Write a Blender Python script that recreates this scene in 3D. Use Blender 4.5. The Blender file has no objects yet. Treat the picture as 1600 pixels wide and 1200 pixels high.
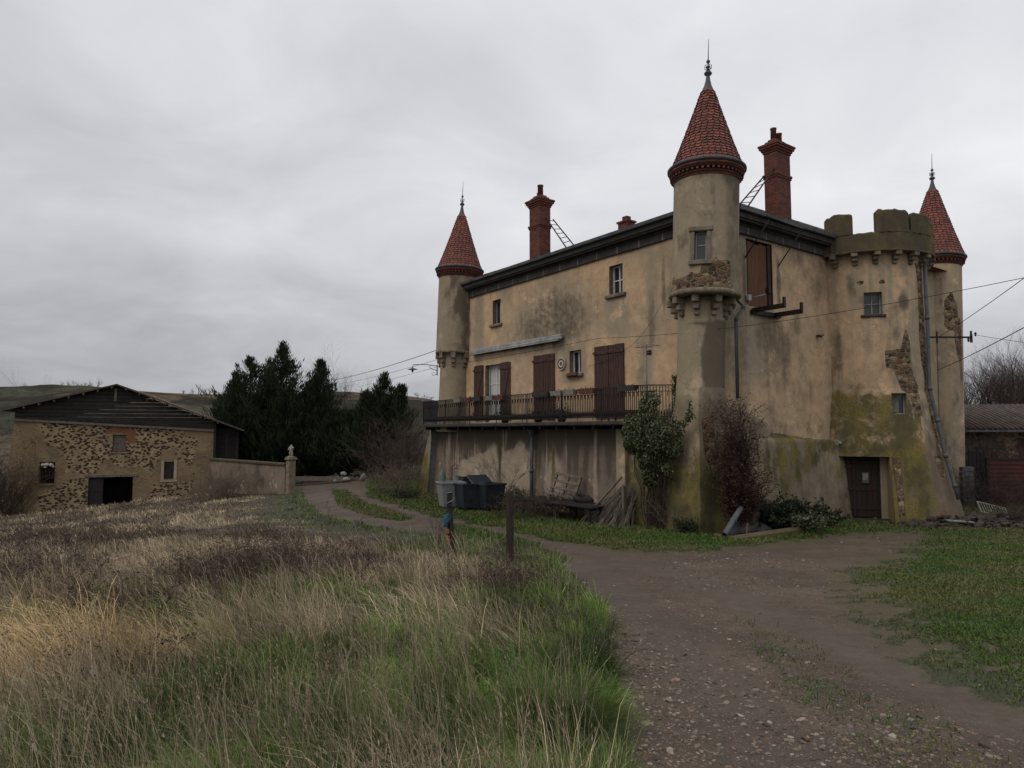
import bpy, math, random
import numpy as np
from mathutils import Vector, Matrix
R_ = math.radians
rnd = random.Random(11)
rng = np.random.default_rng(7)
sc = bpy.context.scene
COL = sc.collection

# ------------------------------------------------------------------ numeric helpers
def sst(a, b, x):
    t = np.clip((np.asarray(x, float) - a) / (b - a), 0, 1)
    return t * t * (3 - 2 * t)

def _hash(i, j, k, s):
    v = (i * 374761393 + j * 668265263 + k * 2147483647 + s * 974634777) & 0xffffffff
    v = ((v ^ (v >> 13)) * 1274126177) & 0xffffffff
    return ((v ^ (v >> 16)) & 0xffff) / 65535.0

def vnoise(x, y, z=0.0, s=0):
    x, y, z = np.broadcast_arrays(np.asarray(x, float), np.asarray(y, float), np.asarray(z, float))
    i = np.floor(x).astype(np.int64); j = np.floor(y).astype(np.int64); k = np.floor(z).astype(np.int64)
    fx, fy, fz = x - i, y - j, z - k
    fx, fy, fz = [t * t * (3 - 2 * t) for t in (fx, fy, fz)]
    r = 0
    for a in (0, 1):
        for b in (0, 1):
            for c in (0, 1):
                w = (fx if a else 1 - fx) * (fy if b else 1 - fy) * (fz if c else 1 - fz)
                r = r + w * _hash(i + a, j + b, k + c, s)
    return r

def fbm(x, y, z=0.0, s=0, o=4):
    r = 0; a = .5; t = 0
    for n in range(o):
        r = r + a * vnoise(np.asarray(x) * 2 ** n, np.asarray(y) * 2 ** n, np.asarray(z) * 2 ** n, s + n); t += a; a *= .5
    return r / t

def sdf_poly(px, py, poly):
    """signed distance to a polygon, negative inside"""
    px = np.asarray(px, float); py = np.asarray(py, float)
    d = np.full(px.shape, 1e9); ins = np.zeros(px.shape, bool)
    n = len(poly)
    for a in range(n):
        x0, y0 = poly[a]; x1, y1 = poly[(a + 1) % n]
        ex, ey = x1 - x0, y1 - y0
        t = np.clip(((px - x0) * ex + (py - y0) * ey) / (ex * ex + ey * ey + 1e-12), 0, 1)
        d = np.minimum(d, np.hypot(px - x0 - t * ex, py - y0 - t * ey))
        if y0 != y1:
            c = (y0 > py) != (y1 > py)
            ins ^= c & (px < (x1 - x0) * (py - y0) / (y1 - y0) + x0)
    return np.where(ins, -d, d)

# ------------------------------------------------------------------ ground shape
def G(X, Y):
    X = np.asarray(X, float); Y = np.asarray(Y, float)
    z = np.where(Y < 17, 1.4 - .07 * Y, 1.4 - 1.19 - .07 * ((Y - 17) - (Y - 17) ** 2 / 12))
    z = np.where(Y > 23, 0.0, z)
    z = np.where(Y < -6, 1.82, z)
    z = z - .09 * np.maximum(0, -X - 7) * sst(8, 34, Y)
    far = np.hypot(X, Y)
    return z - 14 * sst(64, 170, far)
TRACK = [(0.2, -6), (.5, 2), (.63, 4), (.85, 5.9), (.97, 7.1), (1.05, 8.8), (.94, 11.4), (.65, 14.1), (0, 16.3), (-.95, 18.4), (-2.1, 19.9), (-3.7, 21.2), (-5.2, 22.9), (-6.9, 25.1),
         (-9.2, 31.2), (-12.0, 39.4), (-15, 49), (-16.5, 52), (-10.5, 52), (-8.6, 41), (-6.7, 31.9), (-4.5, 27.6), (-2.85, 24.4), (-1.05, 22.2), (.22, 20.1), (1.3, 17.8),
         (2.3, 15.9), (4.2, 15.6), (6.4, 17.3), (8.9, 19.2), (11.6, 20.2), (10.4, 17.6), (7.2, 13.4), (5.5, 11.4), (4.6, 8.8), (4.1, 7.1), (3.9, 6.),
         (3.9, 5.), (4.6, 2), (5.5, -6)]
STRIP1 = [(-10.6, 40.5), (-8.7, 36.9), (-6.5, 29.9), (-4.5, 26.3), (-3.4, 23.9), (-3.7, 23.2), (-4.9, 24.4), (-7.2, 28.4)]
STRIP2 = [(-2.5, 23.3), (-.7, 21.0), (.4, 18.5), (1.25, 14.4), (.95, 13.4), (-.1, 15.7), (-1.3, 18.8)]
STRIP3 = [(2.0, 3.2), (2.0, 4.4), (2.15, 6), (2.6, 8.4), (2.9, 8.2), (2.75, 6), (2.75, 3.2)]
def grass_mask(X, Y):
    """1 = grass, 0 = bare track"""
    d = sdf_poly(X, Y, TRACK)
    n = fbm(np.asarray(X) * 1.1, np.asarray(Y) * 1.1, 0, 5) - .5
    n2 = fbm(np.asarray(X) * 5, np.asarray(Y) * 5, 0, 15) - .5
    lip = np.where((np.asarray(X) > 2.5) & (np.asarray(Y) > 4), 2.0, .5); n2 = n2 * np.where(lip > 1, 4.0, 1.0) + (fbm(np.asarray(X) * 14, np.asarray(Y) * 14, 0, 16, 3) - .5) * np.where(lip > 1, 2.5, .3)
    g = sst(-.12, .16, d + n * lip + n2 * .35 - .02)
    for s, k in ((STRIP1, 1.), (STRIP2, .9), (STRIP3, .2)):
        g = np.maximum(g, k * sst(.12, -.20, sdf_poly(X, Y, s) + n * .35 + n2 * .3))
    return g
def GZ(X, Y):
    """ground with small relief"""
    X = np.asarray(X, float); Y = np.asarray(Y, float)
    near = sst(90, 30, np.hypot(X, Y))
    t = sst(-.4, .5, sdf_poly(X, Y, TRACK))
    b = (fbm(X * .8, Y * .8, 0, 3) - .5) * .10 + (fbm(X * 3, Y * 3, 0, 9, 3) - .5) * .03
    return G(X, Y) + near * (b * (.35 + .65 * t) + .05 * t)

# ------------------------------------------------------------------ mesh builder
class Fr:
    """local frame: a = right, b = outwards, c = up"""
    def __init__(s, o, right, out, up=(0, 0, 1)):
        s.o = Vector(o); s.r = Vector(right).normalized(); s.u = Vector(out).normalized(); s.z = Vector(up).normalized()
    def __call__(s, a, b, c):
        return s.o + s.r * a + s.u * b + s.z * c
ID = Fr((0, 0, 0), (1, 0, 0), (0, 1, 0))

class MB:
    def __init__(s):
        s.v = []; s.f = []; s.m = []; s.sm = []
    def add(s, vs, fs, mi=0, smooth=False):
        n = len(s.v); s.v.extend([tuple(p) for p in vs])
        for q in fs:
            s.f.append(tuple(i + n for i in q)); s.m.append(mi); s.sm.append(smooth)
    def box(s, a0, a1, b0, b1, c0, c1, fr=ID, mi=0, bev=0.0, taper=0.0):
        if bev <= 0:
            p = [fr(a, b, c) for c, t in ((c0, 0), (c1, taper)) for a, b in ((a0 + t, b0 + t), (a1 - t, b0 + t), (a1 - t, b1 - t), (a0 + t, b1 - t))]
            s.add(p, [(3, 2, 1, 0), (4, 5, 6, 7), (0, 1, 5, 4), (1, 2, 6, 5), (2, 3, 7, 6), (3, 0, 4, 7)], mi)
            return
        e = min(bev, abs(a1 - a0) * .45, abs(b1 - b0) * .45, abs(c1 - c0) * .45)
        pts = []; idx = {}
        A = (a0, a1); B = (b0, b1); C_ = (c0, c1); S = (1, -1)
        for i in (0, 1):
            for j in (0, 1):
                for k in (0, 1):
                    for ax in range(3):
                        q = [A[i], B[j], C_[k]]
                        for x2, sg in enumerate((S[i], S[j], S[k])):
                            if x2 != ax: q[x2] += sg * e
                        idx[(i, j, k, ax)] = len(pts); pts.append(fr(*q))
        fs = []
        for ax in range(3):
            for sd in (0, 1):
                o = [x for x in range(3) if x != ax]
                quad = []
                for (p_, q_) in ((0, 0), (1, 0), (1, 1), (0, 1)):
                    key = [0, 0, 0]; key[ax] = sd; key[o[0]] = p_; key[o[1]] = q_
                    quad.append(idx[(key[0], key[1], key[2], ax)])
                fs.append(tuple(quad))
        for ax in range(3):
            o = [x for x in range(3) if x != ax]
            for p_ in (0, 1):
                for q_ in (0, 1):
                    k0 = [0, 0, 0]; k0[o[0]] = p_; k0[o[1]] = q_; k1 = list(k0); k1[ax] = 1
                    fs.append((idx[(*k0, o[0])], idx[(*k1, o[0])], idx[(*k1, o[1])], idx[(*k0, o[1])]))
        for i in (0, 1):
            for j in (0, 1):
                for k in (0, 1):
                    fs.append((idx[(i, j, k, 0)], idx[(i, j, k, 1)], idx[(i, j, k, 2)]))
        s.add(pts, fs, mi)
    def tube(s, pts, r, n=6, mi=0, caps=True, smooth=True):
        pts = [Vector(p) for p in pts]
        if not isinstance(r, (list, tuple)): r = [r] * len(pts)
        vs = []; fs = []; up = Vector((0, 0, 1)); prev = None
        for i, p in enumerate(pts):
            d = (pts[min(i + 1, len(pts) - 1)] - pts[max(i - 1, 0)])
            if d.length < 1e-9: d = Vector((0, 0, 1))
            d.normalize()
            if prev is None:
                x = d.cross(up)
                if x.length < .1: x = d.cross(Vector((1, 0, 0)))
            else:
                x = prev - d * prev.dot(d)
                if x.length < 1e-6: x = d.cross(up)
            x.normalize(); prev = x; y = d.cross(x)
            for k in range(n):
                a = 2 * math.pi * k / n
                vs.append(p + (x * math.cos(a) + y * math.sin(a)) * r[i])
        for i in range(len(pts) - 1):
            for k in range(n):
                a = i * n + k; b = i * n + (k + 1) % n
                fs.append((a, b, b + n, a + n))
        if caps:
            fs.append(tuple(range(n))[::-1]); fs.append(tuple(range((len(pts) - 1) * n, len(pts) * n)))
        s.add(vs, fs, mi, smooth)
    def lathe(s, prof, c=(0, 0, 0), n=24, mi=0, a0=0, a1=360, smooth=True):
        full = abs(a1 - a0) >= 360
        cols = n if full else n + 1
        vs = []; fs = []
        for (r, z) in prof:
            for k in range(cols):
                a = R_(a0 + (a1 - a0) * k / n)
                vs.append((c[0] + r * math.cos(a), c[1] + r * math.sin(a), c[2] + z))
        for i in range(len(prof) - 1):
            for k in range(n):
                a = i * cols + k; b = i * cols + (k + 1) % cols
                fs.append((a, b, b + cols, a + cols))
        s.add(vs, fs, mi, smooth)
    def prism(s, poly, b0, b1, fr=ID, mi=0):
        """poly in (a,c), extruded along b"""
        n = len(poly)
        vs = [fr(a, b0, c) for a, c in poly] + [fr(a, b1, c) for a, c in poly]
        fs = [tuple(range(n)), tuple(range(n, 2 * n))[::-1]] + [(i, i + n, (i + 1) % n + n, (i + 1) % n) for i in range(n)]
        s.add(vs, fs, mi)
    def build(s, name, mats, parent=None, loc=None, fix=True):
        me = bpy.data.meshes.new(name); me.from_pydata(s.v, [], s.f)
        if not isinstance(mats, (list, tuple)): mats = [mats]
        for m in mats: me.materials.append(m)
        me.polygons.foreach_set('material_index', s.m); me.polygons.foreach_set('use_smooth', s.sm)
        if fix:
            import bmesh
            bm = bmesh.new(); bm.from_mesh(me); bmesh.ops.recalc_face_normals(bm, faces=bm.faces); bm.to_mesh(me); bm.free()
        me.update()
        o = bpy.data.objects.new(name, me); COL.objects.link(o)
        if parent is not None: o.parent = parent
        if loc is not None: o.location = loc
        return o

def np_mesh(name, V, F, mat, parent=None, col=None, smooth=False, mi=None):
    """V (n,3), F list of (m,k) index arrays"""
    me = bpy.data.meshes.new(name)
    V = np.asarray(V, np.float32)
    me.vertices.add(len(V)); me.vertices.foreach_set('co', V.ravel())
    li = np.concatenate([f.ravel() for f in F]).astype(np.int32)
    tot = np.concatenate([np.full(len(f), f.shape[1]) for f in F]).astype(np.int32)
    st = np.concatenate([[0], np.cumsum(tot)[:-1]]).astype(np.int32)
    me.loops.add(len(li)); me.loops.foreach_set('vertex_index', li)
    me.polygons.add(len(tot)); me.polygons.foreach_set('loop_start', st); me.polygons.foreach_set('loop_total', tot)
    for m in (mat if isinstance(mat, (list, tuple)) else [mat]): me.materials.append(m)
    if mi is not None: me.polygons.foreach_set('material_index', mi)
    me.polygons.foreach_set('use_smooth', [smooth] * len(tot))
    me.update(calc_edges=True)
    if col is not None:
        at = me.attributes.new('W', 'FLOAT_COLOR', 'POINT'); at.data.foreach_set('color', np.asarray(col, np.float32).ravel())
    o = bpy.data.objects.new(name, me); COL.objects.link(o)
    if parent is not None: o.parent = parent
    return o

def grid(name, P, keep, W, mat, parent=None, smooth=True):
    """P (r,c,3) grid of points, keep (r-1,c-1) bool, W (r,c,4)"""
    r, c, _ = P.shape
    i = np.arange(r * c).reshape(r, c)
    F = np.stack([i[:-1, :-1], i[:-1, 1:], i[1:, 1:], i[1:, :-1]], -1)[keep]
    return np_mesh(name, P.reshape(-1, 3), [F], mat, parent, W.reshape(-1, 4), smooth)

def empty(name, loc=(0, 0, 0), rz=0.0):
    o = bpy.data.objects.new(name, None); COL.objects.link(o); o.empty_display_size = .2
    o.location = loc; o.rotation_euler = (0, 0, rz); return o
def tag(o, label=None, cat=None, group=None, kind=None):
    if label: o['label'] = label
    if cat: o['category'] = cat
    if group: o['group'] = group
    if kind: o['kind'] = kind
    return o

# ------------------------------------------------------------------ node helper
class NT:
    def __init__(s, name):
        s.mat = bpy.data.materials.new(name); s.mat.use_nodes = True
        s.t = s.mat.node_tree; s.t.nodes.clear()
        s.out = s.t.nodes.new('ShaderNodeOutputMaterial')
        s.b = s.t.nodes.new('ShaderNodeBsdfPrincipled'); s.t.links.new(s.b.outputs[0], s.out.inputs[0])
        s.b.inputs['Roughness'].default_value = .9
        s.b.inputs['Specular IOR Level'].default_value = .25
        s._c = None
    def n(s, ty, **kw):
        x = s.t.nodes.new('ShaderNode' + ty)
        for k, v in kw.items(): setattr(x, k, v)
        return x
    def put(s, sock, v):
        if isinstance(v, bpy.types.NodeSocket): s.t.links.new(v, sock)
        elif isinstance(v, (tuple, list)) and sock.type == 'RGBA' and len(v) == 3: sock.default_value = (*v, 1)
        else: sock.default_value = v
    def coord(s, kind='Object'):
        if s._c is None: s._c = s.n('TexCoord')
        return s._c.outputs[kind]
    def mp(s, v, sc=(1, 1, 1), loc=(0, 0, 0), rot=(0, 0, 0)):
        m = s.n('Mapping'); s.put(m.inputs[0], v); m.inputs['Scale'].default_value = sc; m.inputs['Location'].default_value = loc
        m.inputs['Rotation'].default_value = rot; return m.outputs[0]
    def noise(s, scale, v=None, det=4, rough=.55, dist=0, color=False):
        x = s.n('TexNoise'); s.put(x.inputs['Vector'], v if v is not None else s.coord()); x.inputs['Scale'].default_value = scale
        x.inputs['Detail'].default_value = det; x.inputs['Roughness'].default_value = rough; x.inputs['Distortion'].default_value = dist
        return x.outputs['Color' if color else 0]
    def vor(s, scale, v=None, feat='F1', out='Distance', rand=1.0):
        x = s.n('TexVoronoi', feature=feat); s.put(x.inputs['Vector'], v if v is not None else s.coord()); x.inputs['Scale'].default_value = scale
        x.inputs['Randomness'].default_value = rand
        return x.outputs[out]
    def m(s, op, a, b=0.0, c=None, clamp=False):
        x = s.n('Math', operation=op, use_clamp=clamp); s.put(x.inputs[0], a); s.put(x.inputs[1], b)
        if c is not None: s.put(x.inputs[2], c)
        return x.outputs[0]
    def rng(s, v, a, b, c=0.0, d=1.0, smooth=True):
        x = s.n('MapRange'); x.clamp = True
        if smooth: x.interpolation_type = 'SMOOTHSTEP'
        for i, q in enumerate((v, a, b, c, d)): s.put(x.inputs[i], q)
        return x.outputs[0]
    def mix(s, f, a, b, blend='MIX'):
        x = s.n('Mix', data_type='RGBA', blend_type=blend); s.put(x.inputs[0], f); s.put(x.inputs[6], a); s.put(x.inputs[7], b)
        return x.outputs[2]
    def ramp(s, v, stops, interp='LINEAR'):
        x = s.n('ValToRGB'); s.put(x.inputs[0], v); e = x.color_ramp.elements; x.color_ramp.interpolation = interp
        while len(e) < len(stops): e.new(.5)
        for q, (p, c) in zip(e, stops): q.position = p; q.color = (*c, 1) if len(c) == 3 else c
        return x.outputs[0]
    def attr(s, name='W'):
        x = s.n('Attribute', attribute_name=name)
        q = s.n('SeparateColor'); s.t.links.new(x.outputs['Color'], q.inputs[0])
        return q.outputs[0], q.outputs[1], q.outputs[2], x.outputs['Alpha'], x.outputs['Color']
    def sep(s, v):
        q = s.n('SeparateXYZ'); s.put(q.inputs[0], v); return q.outputs
    def comb(s, x, y, z):
        q = s.n('CombineXYZ'); s.put(q.inputs[0], x); s.put(q.inputs[1], y); s.put(q.inputs[2], z); return q.outputs[0]
    def island(s):
        return s.n('NewGeometry').outputs['Random Per Island']
    def objrand(s):
        return s.n('ObjectInfo').outputs['Random']
    def bump(s, h, strength=.5, dist=.02, prev=None):
        x = s.n('Bump'); s.put(x.inputs['Height'], h); x.inputs['Strength'].default_value = strength; x.inputs['Distance'].default_value = dist
        if prev is not None: s.put(x.inputs['Normal'], prev)
        return x.outputs[0]
    def done(s, color, rough=None, normal=None, metal=None, spec=None):
        s.put(s.b.inputs['Base Color'], color)
        if rough is not None: s.put(s.b.inputs['Roughness'], rough)
        if normal is not None: s.put(s.b.inputs['Normal'], normal)
        if metal is not None: s.put(s.b.inputs['Metallic'], metal)
        if spec is not None: s.put(s.b.inputs['Specular IOR Level'], spec)
        return s.mat

def plaster(name, warm, grey, warmth=.5, rough_h=1.0, fixed=False):
    t = NT(name); co = t.coord()
    st, ms, dk, gr, _ = t.attr()
    n1 = t.noise(.45, co, 8, .68, .5); n2 = t.noise(2.3, co, 9, .74); n3 = t.noise(26, co, 3, .6); n4 = t.noise(90, co, 2, .7)
    streak = t.noise(1, t.mp(co, (3.2, 3.2, .4)), 9, .72, .6)
    fac = t.rng(t.m('ADD', t.m('MULTIPLY', gr, .95), t.m('MULTIPLY', t.m('SUBTRACT', n1, .5), 1.5)), -.15, .75, 0, 1)
    base = t.mix(fac, warm, grey)
    base = t.mix(t.rng(n2, .3, .7, 0, .55), base, tuple(c * .66 for c in grey))
    base = t.mix(t.rng(streak, .52, .80, 0, .30), base, tuple(c * .5 for c in grey))
    base = t.mix(t.rng(t.noise(1.2, t.mp(co, (1, 1, 1), (7, 3, 1)), 7, .7), .56, .70, 0, .55), base, tuple(min(1, c * 1.28) for c in warm))
    # hair cracks and pock marks
    cr = t.vor(1.3, t.mp(t.mix(.25, co, t.noise(3, co, 4, .6, 0, True)), (1, 1, 1)), 'DISTANCE_TO_EDGE')
    base = t.mix(t.rng(cr, .0, .008, .5, 0), base, tuple(c * .35 for c in grey))
    base = t.mix(t.rng(n4, .62, .8, 0, .5), base, tuple(c * .4 for c in grey))
    # grime, plus darker sides and bands, and low-wall shade painted in
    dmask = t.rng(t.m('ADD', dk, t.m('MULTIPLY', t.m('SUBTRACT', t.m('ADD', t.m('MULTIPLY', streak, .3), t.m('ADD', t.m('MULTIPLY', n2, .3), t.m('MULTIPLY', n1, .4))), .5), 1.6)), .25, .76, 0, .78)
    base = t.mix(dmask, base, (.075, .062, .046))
    # moss and lichen
    mm = t.rng(t.m('ADD', ms, t.m('MULTIPLY', t.m('SUBTRACT', t.noise(1.7, co, 10, .76), .5), 2.1)), .36, .80, 0, .90)
    mc = t.mix(t.rng(t.noise(1.1, t.mp(co, (1, 1, .8), (3, 5, 2)), 5, .6), .4, .6), (.072, .066, .028), (.175, .137, .034))
    mc = t.mix(t.rng(n3, .4, .7, 0, .7), mc, (.04, .042, .018))
    base = t.mix(mm, base, mc)
    # bare rubble where the render has fallen off
    q = t.m('ADD', st, t.m('MULTIPLY', t.m('SUBTRACT', t.noise(3.2, co, 5, .6), .5), .55))
    smask = t.rng(q, .47, .50); edge = t.m('MULTIPLY', t.rng(q, .36, .46), t.m('SUBTRACT', 1.0, smask))
    wc = t.mix(.16, t.mp(co, (1, 1, 1.6)), t.noise(6, co, 4, .7, 0, True))
    de = t.vor(5.6, wc, 'DISTANCE_TO_EDGE'); vc = t.vor(5.6, wc, 'F1', 'Color')
    vs = t.sep(vc)[0]
    sc_ = t.ramp(vs, [(0, (.05, .035, .03)), (.25, (.10, .065, .045)), (.45, (.19, .135, .085)), (.62, (.30, .22, .14)), (.8, (.15, .075, .045)), (1, (.34, .28, .2))], 'CONSTANT')
    sc_ = t.mix(t.rng(n3, .3, .7, 0, .4), sc_, (.07, .055, .04))
    mortar = t.rng(de, .03, .1)
    stone = t.mix(mortar, (.21, .155, .095), sc_)
    base = t.mix(smask, base, stone)
    base = t.mix(t.m('MULTIPLY', edge, .7), base, (.03, .022, .018))
    hb = t.m('ADD', t.m('MULTIPLY', n2, .5), t.m('ADD', t.m('MULTIPLY', n3, .18), t.m('MULTIPLY', n4, .10)))
    hs = t.m('SUBTRACT', t.m('MULTIPLY', t.rng(de, 0, .16), 1.6), 2.2)
    x = t.n('Mix', data_type='FLOAT'); t.put(x.inputs[0], smask); t.put(x.inputs[2], hb); t.put(x.inputs[3], hs)
    nb = t.bump(x.outputs[0], .8, .03 * rough_h)
    return t.done(base, .94, nb, spec=.12)

M = {}
M['plaster'] = plaster('sandy_plaster', (.575, .39, .235), (.335, .272, .19))
M['plaster_grey'] = plaster('grey_plaster', (.41, .325, .22), (.30, .245, .17))
M['plaster_mauve'] = plaster('stained_plaster', (.42, .34, .25), (.19, .15, .118))

def brickmat():
    t = NT('chimney_brick'); x, y, z = t.sep(t.coord())
    b = t.n('TexBrick'); t.put(b.inputs['Vector'], t.comb(t.m('ADD', x, y), z, 0.0))
    b.inputs['Scale'].default_value = 1; b.inputs['Brick Width'].default_value = .23; b.inputs['Row Height'].default_value = .078
    b.inputs['Mortar Size'].default_value = .015; b.inputs['Mortar Smooth'].default_value = .2
    b.inputs['Color1'].default_value = (.215, .066, .043, 1); b.inputs['Color2'].default_value = (.10, .036, .028, 1); b.inputs['Mortar'].default_value = (.062, .042, .035, 1)
    n = t.noise(4, None, 6, .6)
    c = t.mix(t.rng(n, .4, .7, 0, .8), b.outputs[0], (.055, .034, .03))
    c = t.mix(t.rng(t.noise(30), .5, .8, 0, .5), c, (.25, .095, .06))
    return t.done(c, .9, t.bump(t.m('ADD', t.m('MULTIPLY', b.outputs[1], -1), t.m('MULTIPLY', t.noise(60), .4)), .7, .012), spec=.15)
M['brick'] = brickmat()
def tilemat(name, a, b, c):
    t = NT(name); r = t.island()
    col = t.ramp(r, [(0, a), (.5, b), (1, c)])
    n = t.noise(3, None, 6, .65); col = t.mix(t.rng(n, .45, .75, 0, .75), col, (.075, .045, .038))
    col = t.mix(t.rng(t.noise(14, None, 5, .7), .62, .72, 0, .6), col, (.16, .14, .10))
    return t.done(col, .75, t.bump(t.noise(40), .3, .01), spec=.3)
M['tile'] = tilemat('red_tile', (.215, .068, .046), (.160, .053, .038), (.095, .042, .034))
def simple(name, a, b, scale=6, rough=.8, metal=0, bump=.3, bd=.01, spec=.3, stretch=(1, 1, 1), dirt=None, isl=0.0):
    t = NT(name); v = t.mp(t.coord(), stretch)
    n = t.noise(scale, v, 6, .65)
    c = t.mix(t.rng(n, .3, .7), a, b)
    if isl: c = t.mix(t.rng(t.island(), 0, 1, 0, isl, False), c, tuple(q * .45 for q in a))
    if dirt: c = t.mix(t.rng(t.noise(scale * .35, v, 6, .7), .5, .7, 0, .8), c, dirt)
    return t.done(c, rough, t.bump(t.noise(scale * 5, v, 4), bump, bd), metal, spec)
M['stone_sill'] = simple('sill_stone', (.20, .165, .12), (.12, .10, .075), 6, .95, dirt=(.06, .055, .04))
M['corbel'] = simple('corbel_stone', (.24, .195, .135), (.11, .09, .065), 5, .95, dirt=(.05, .045, .035), bump=.6, bd=.02)
M['basalt'] = simple('dark_cornice', (.030, .027, .026), (.055, .047, .042), 5, .75, dirt=(.018, .017, .016))
M['joint'] = simple('pale_joint', (.30, .28, .25), (.2, .18, .16), 10)
M['zinc'] = simple('zinc', (.13, .135, .14), (.08, .085, .09), 4, .55, .5, .15, dirt=(.05, .05, .05))
M['lead'] = simple('lead', (.085, .09, .095), (.045, .05, .052), 5, .6, .4)
M['pipe'] = simple('pvc_pipe', (.085, .095, .10), (.055, .062, .066), 3, .55, dirt=(.06, .06, .05))
M['wood_brown'] = simple('brown_boards', (.085, .040, .030), (.036, .019, .016), 7, .75, stretch=(5, 5, .6), dirt=(.10, .065, .05), isl=.6)
M['door_wood'] = simple('door_boards', (.040, .024, .018), (.022, .014, .011), 4, .8, stretch=(6, 6, .5), isl=.4)
M['wood_plank'] = simple('weathered_board', (.15, .065, .03), (.09, .04, .022), 4, .85, stretch=(5, 5, .4), dirt=(.04, .025, .018))
M['wood_dark'] = simple('black_boards', (.013, .012, .012), (.036, .031, .028), 4, .9, stretch=(.4, 4, 6), dirt=(.012, .012, .012), isl=.5)
M['wood_grey'] = simple('grey_wood', (.17, .145, .12), (.09, .072, .058), 5, .9, stretch=(3, 3, .8), dirt=(.05, .04, .03), isl=.3)
M['post'] = simple('old_post', (.055, .040, .030), (.022, .017, .014), 9, .95, stretch=(4, 4, .5), bump=1, bd=.02)
M['iron'] = simple('wrought_iron', (.014, .013, .014), (.028, .022, .02), 12, .6, .3)
M['iron_rust'] = simple('rusty_iron', (.022, .018, .016), (.06, .03, .02), 8, .8)
M['white'] = simple('painted_white', (.62, .61, .58), (.48, .47, .44), 5, .6)
M['greypaint'] = simple('grey_painted_wood', (.30, .31, .31), (.2, .21, .21), 5, .6)
M['curtain'] = simple('net_curtain', (.55, .54, .5), (.36, .36, .34), 3, .9, stretch=(8, 8, .4))
M['black'] = simple('black_interior', (.006, .006, .006), (.01, .009, .008), 2, 1, spec=.0)
M['dark_room'] = simple('dark_room', (.02, .018, .016), (.012, .011, .01), 2, 1, spec=.0)
def glassmat():
    t = NT('window_glass'); return t.done(t.mix(t.rng(t.noise(3), .3, .7), (.012, .014, .017), (.03, .033, .036)), .12, t.bump(t.noise(2.5), .08, .02), spec=.6)
M['glass'] = glassmat()
M['terracotta'] = simple('terracotta', (.14, .052, .038), (.09, .036, .028), 6, .85)
M['planter_dark'] = simple('dark_planter', (.035, .035, .036), (.05, .045, .042), 6, .7)
M['planter_pale'] = simple('pale_planter', (.24, .23, .21), (.15, .145, .13), 8, .8)
M['bin_grey'] = simple('grey_plastic', (.20, .205, .21), (.145, .15, .155), 3, .5, dirt=(.09, .085, .075))
M['bin_dark'] = simple('dark_plastic', (.016, .021, .028), (.028, .033, .04), 3, .45, dirt=(.03, .03, .028))
M['rubber'] = simple('rubber', (.014, .014, .014), (.024, .023, .022), 8, .8)
M['gas_green'] = simple('green_steel', (.085, .135, .11), (.06, .09, .075), 4, .55, dirt=(.05, .05, .04))
M['blue_rag'] = simple('blue_rag', (.05, .125, .17), (.03, .065, .10), 8, .9)
M['orange'] = simple('orange_plastic', (.24, .085, .045), (.15, .06, .035), 8, .6)
M['wire'] = simple('galvanised_wire', (.20, .195, .185), (.11, .105, .10), 8, .5, .5)
M['cable'] = simple('black_cable', (.012, .012, .012), (.02, .02, .02), 8, .7)
M['alu'] = simple('awning_aluminium', (.34, .34, .33), (.22, .22, .215), 3, .5, .2, dirt=(.10, .10, .09))
M['moss_stone'] = plaster('mossy_battlement', (.165, .130, .072), (.085, .072, .042), rough_h=3.0)
M['white_plastic'] = simple('white_plastic', (.36, .36, .34), (.24, .24, .235), 5, .5)
M['slab'] = simple('balcony_slab', (.060, .053, .046), (.030, .027, .024), 4, .95, dirt=(.03, .028, .025))
M['rubble'] = simple('rubble_stone', (.085, .068, .054), (.032, .026, .022), 7, .95, bump=.8, bd=.03, isl=.6)
M['sheet_red'] = simple('rusty_red_sheet', (.085, .022, .018), (.045, .016, .014), 3, .6, dirt=(.03, .018, .015))
M['block'] = simple('concrete_block', (.11, .115, .11), (.07, .07, .068), 6, .9)
M['bag'] = simple('black_bag', (.01, .01, .012), (.02, .02, .022), 3, .35, bump=.8, bd=.06)

def veg(name, dark, mid, light, rough=.7, trans=0.0):
    """leaf material, tone from the per leaf attribute"""
    t = NT(name); r = t.attr()[0]
    c = t.ramp(r, [(0, dark), (.5, mid), (1, light)])
    t.b.inputs['Subsurface Weight'].default_value = 0
    return t.done(c, rough, spec=.2)
M['conifer'] = veg('conifer_needles', (.006, .010, .005), (.017, .027, .011), (.042, .060, .024))
M['ivy'] = veg('ivy_leaves', (.020, .026, .012), (.062, .074, .034), (.21, .22, .13), .45)
M['shrub'] = veg('dark_shrub', (.007, .011, .006), (.016, .026, .010), (.038, .054, .022), .6)
M['deadleaf'] = veg('dead_leaves', (.020, .010, .008), (.040, .020, .014), (.085, .045, .028))
M['twig'] = simple('twigs', (.040, .028, .024), (.065, .045, .038), 3, .9)
M['twig_far'] = simple('far_twigs', (.045, .037, .035), (.062, .052, .048), 3, .95)
M['twig_red'] = simple('reddish_twigs', (.060, .042, .036), (.095, .068, .055), 3, .9)
M['twig_brown'] = simple('brown_weed_stems', (.095, .070, .050), (.060, .044, .034), 3, .9)
M['twig_pale'] = simple('pale_twigs', (.17, .14, .10), (.10, .08, .055), 3, .9)
def grassmat():
    t = NT('grass_blades'); c = t.attr()[4]
    return t.done(c, .8, spec=.12)
M['grass'] = grassmat()
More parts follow.
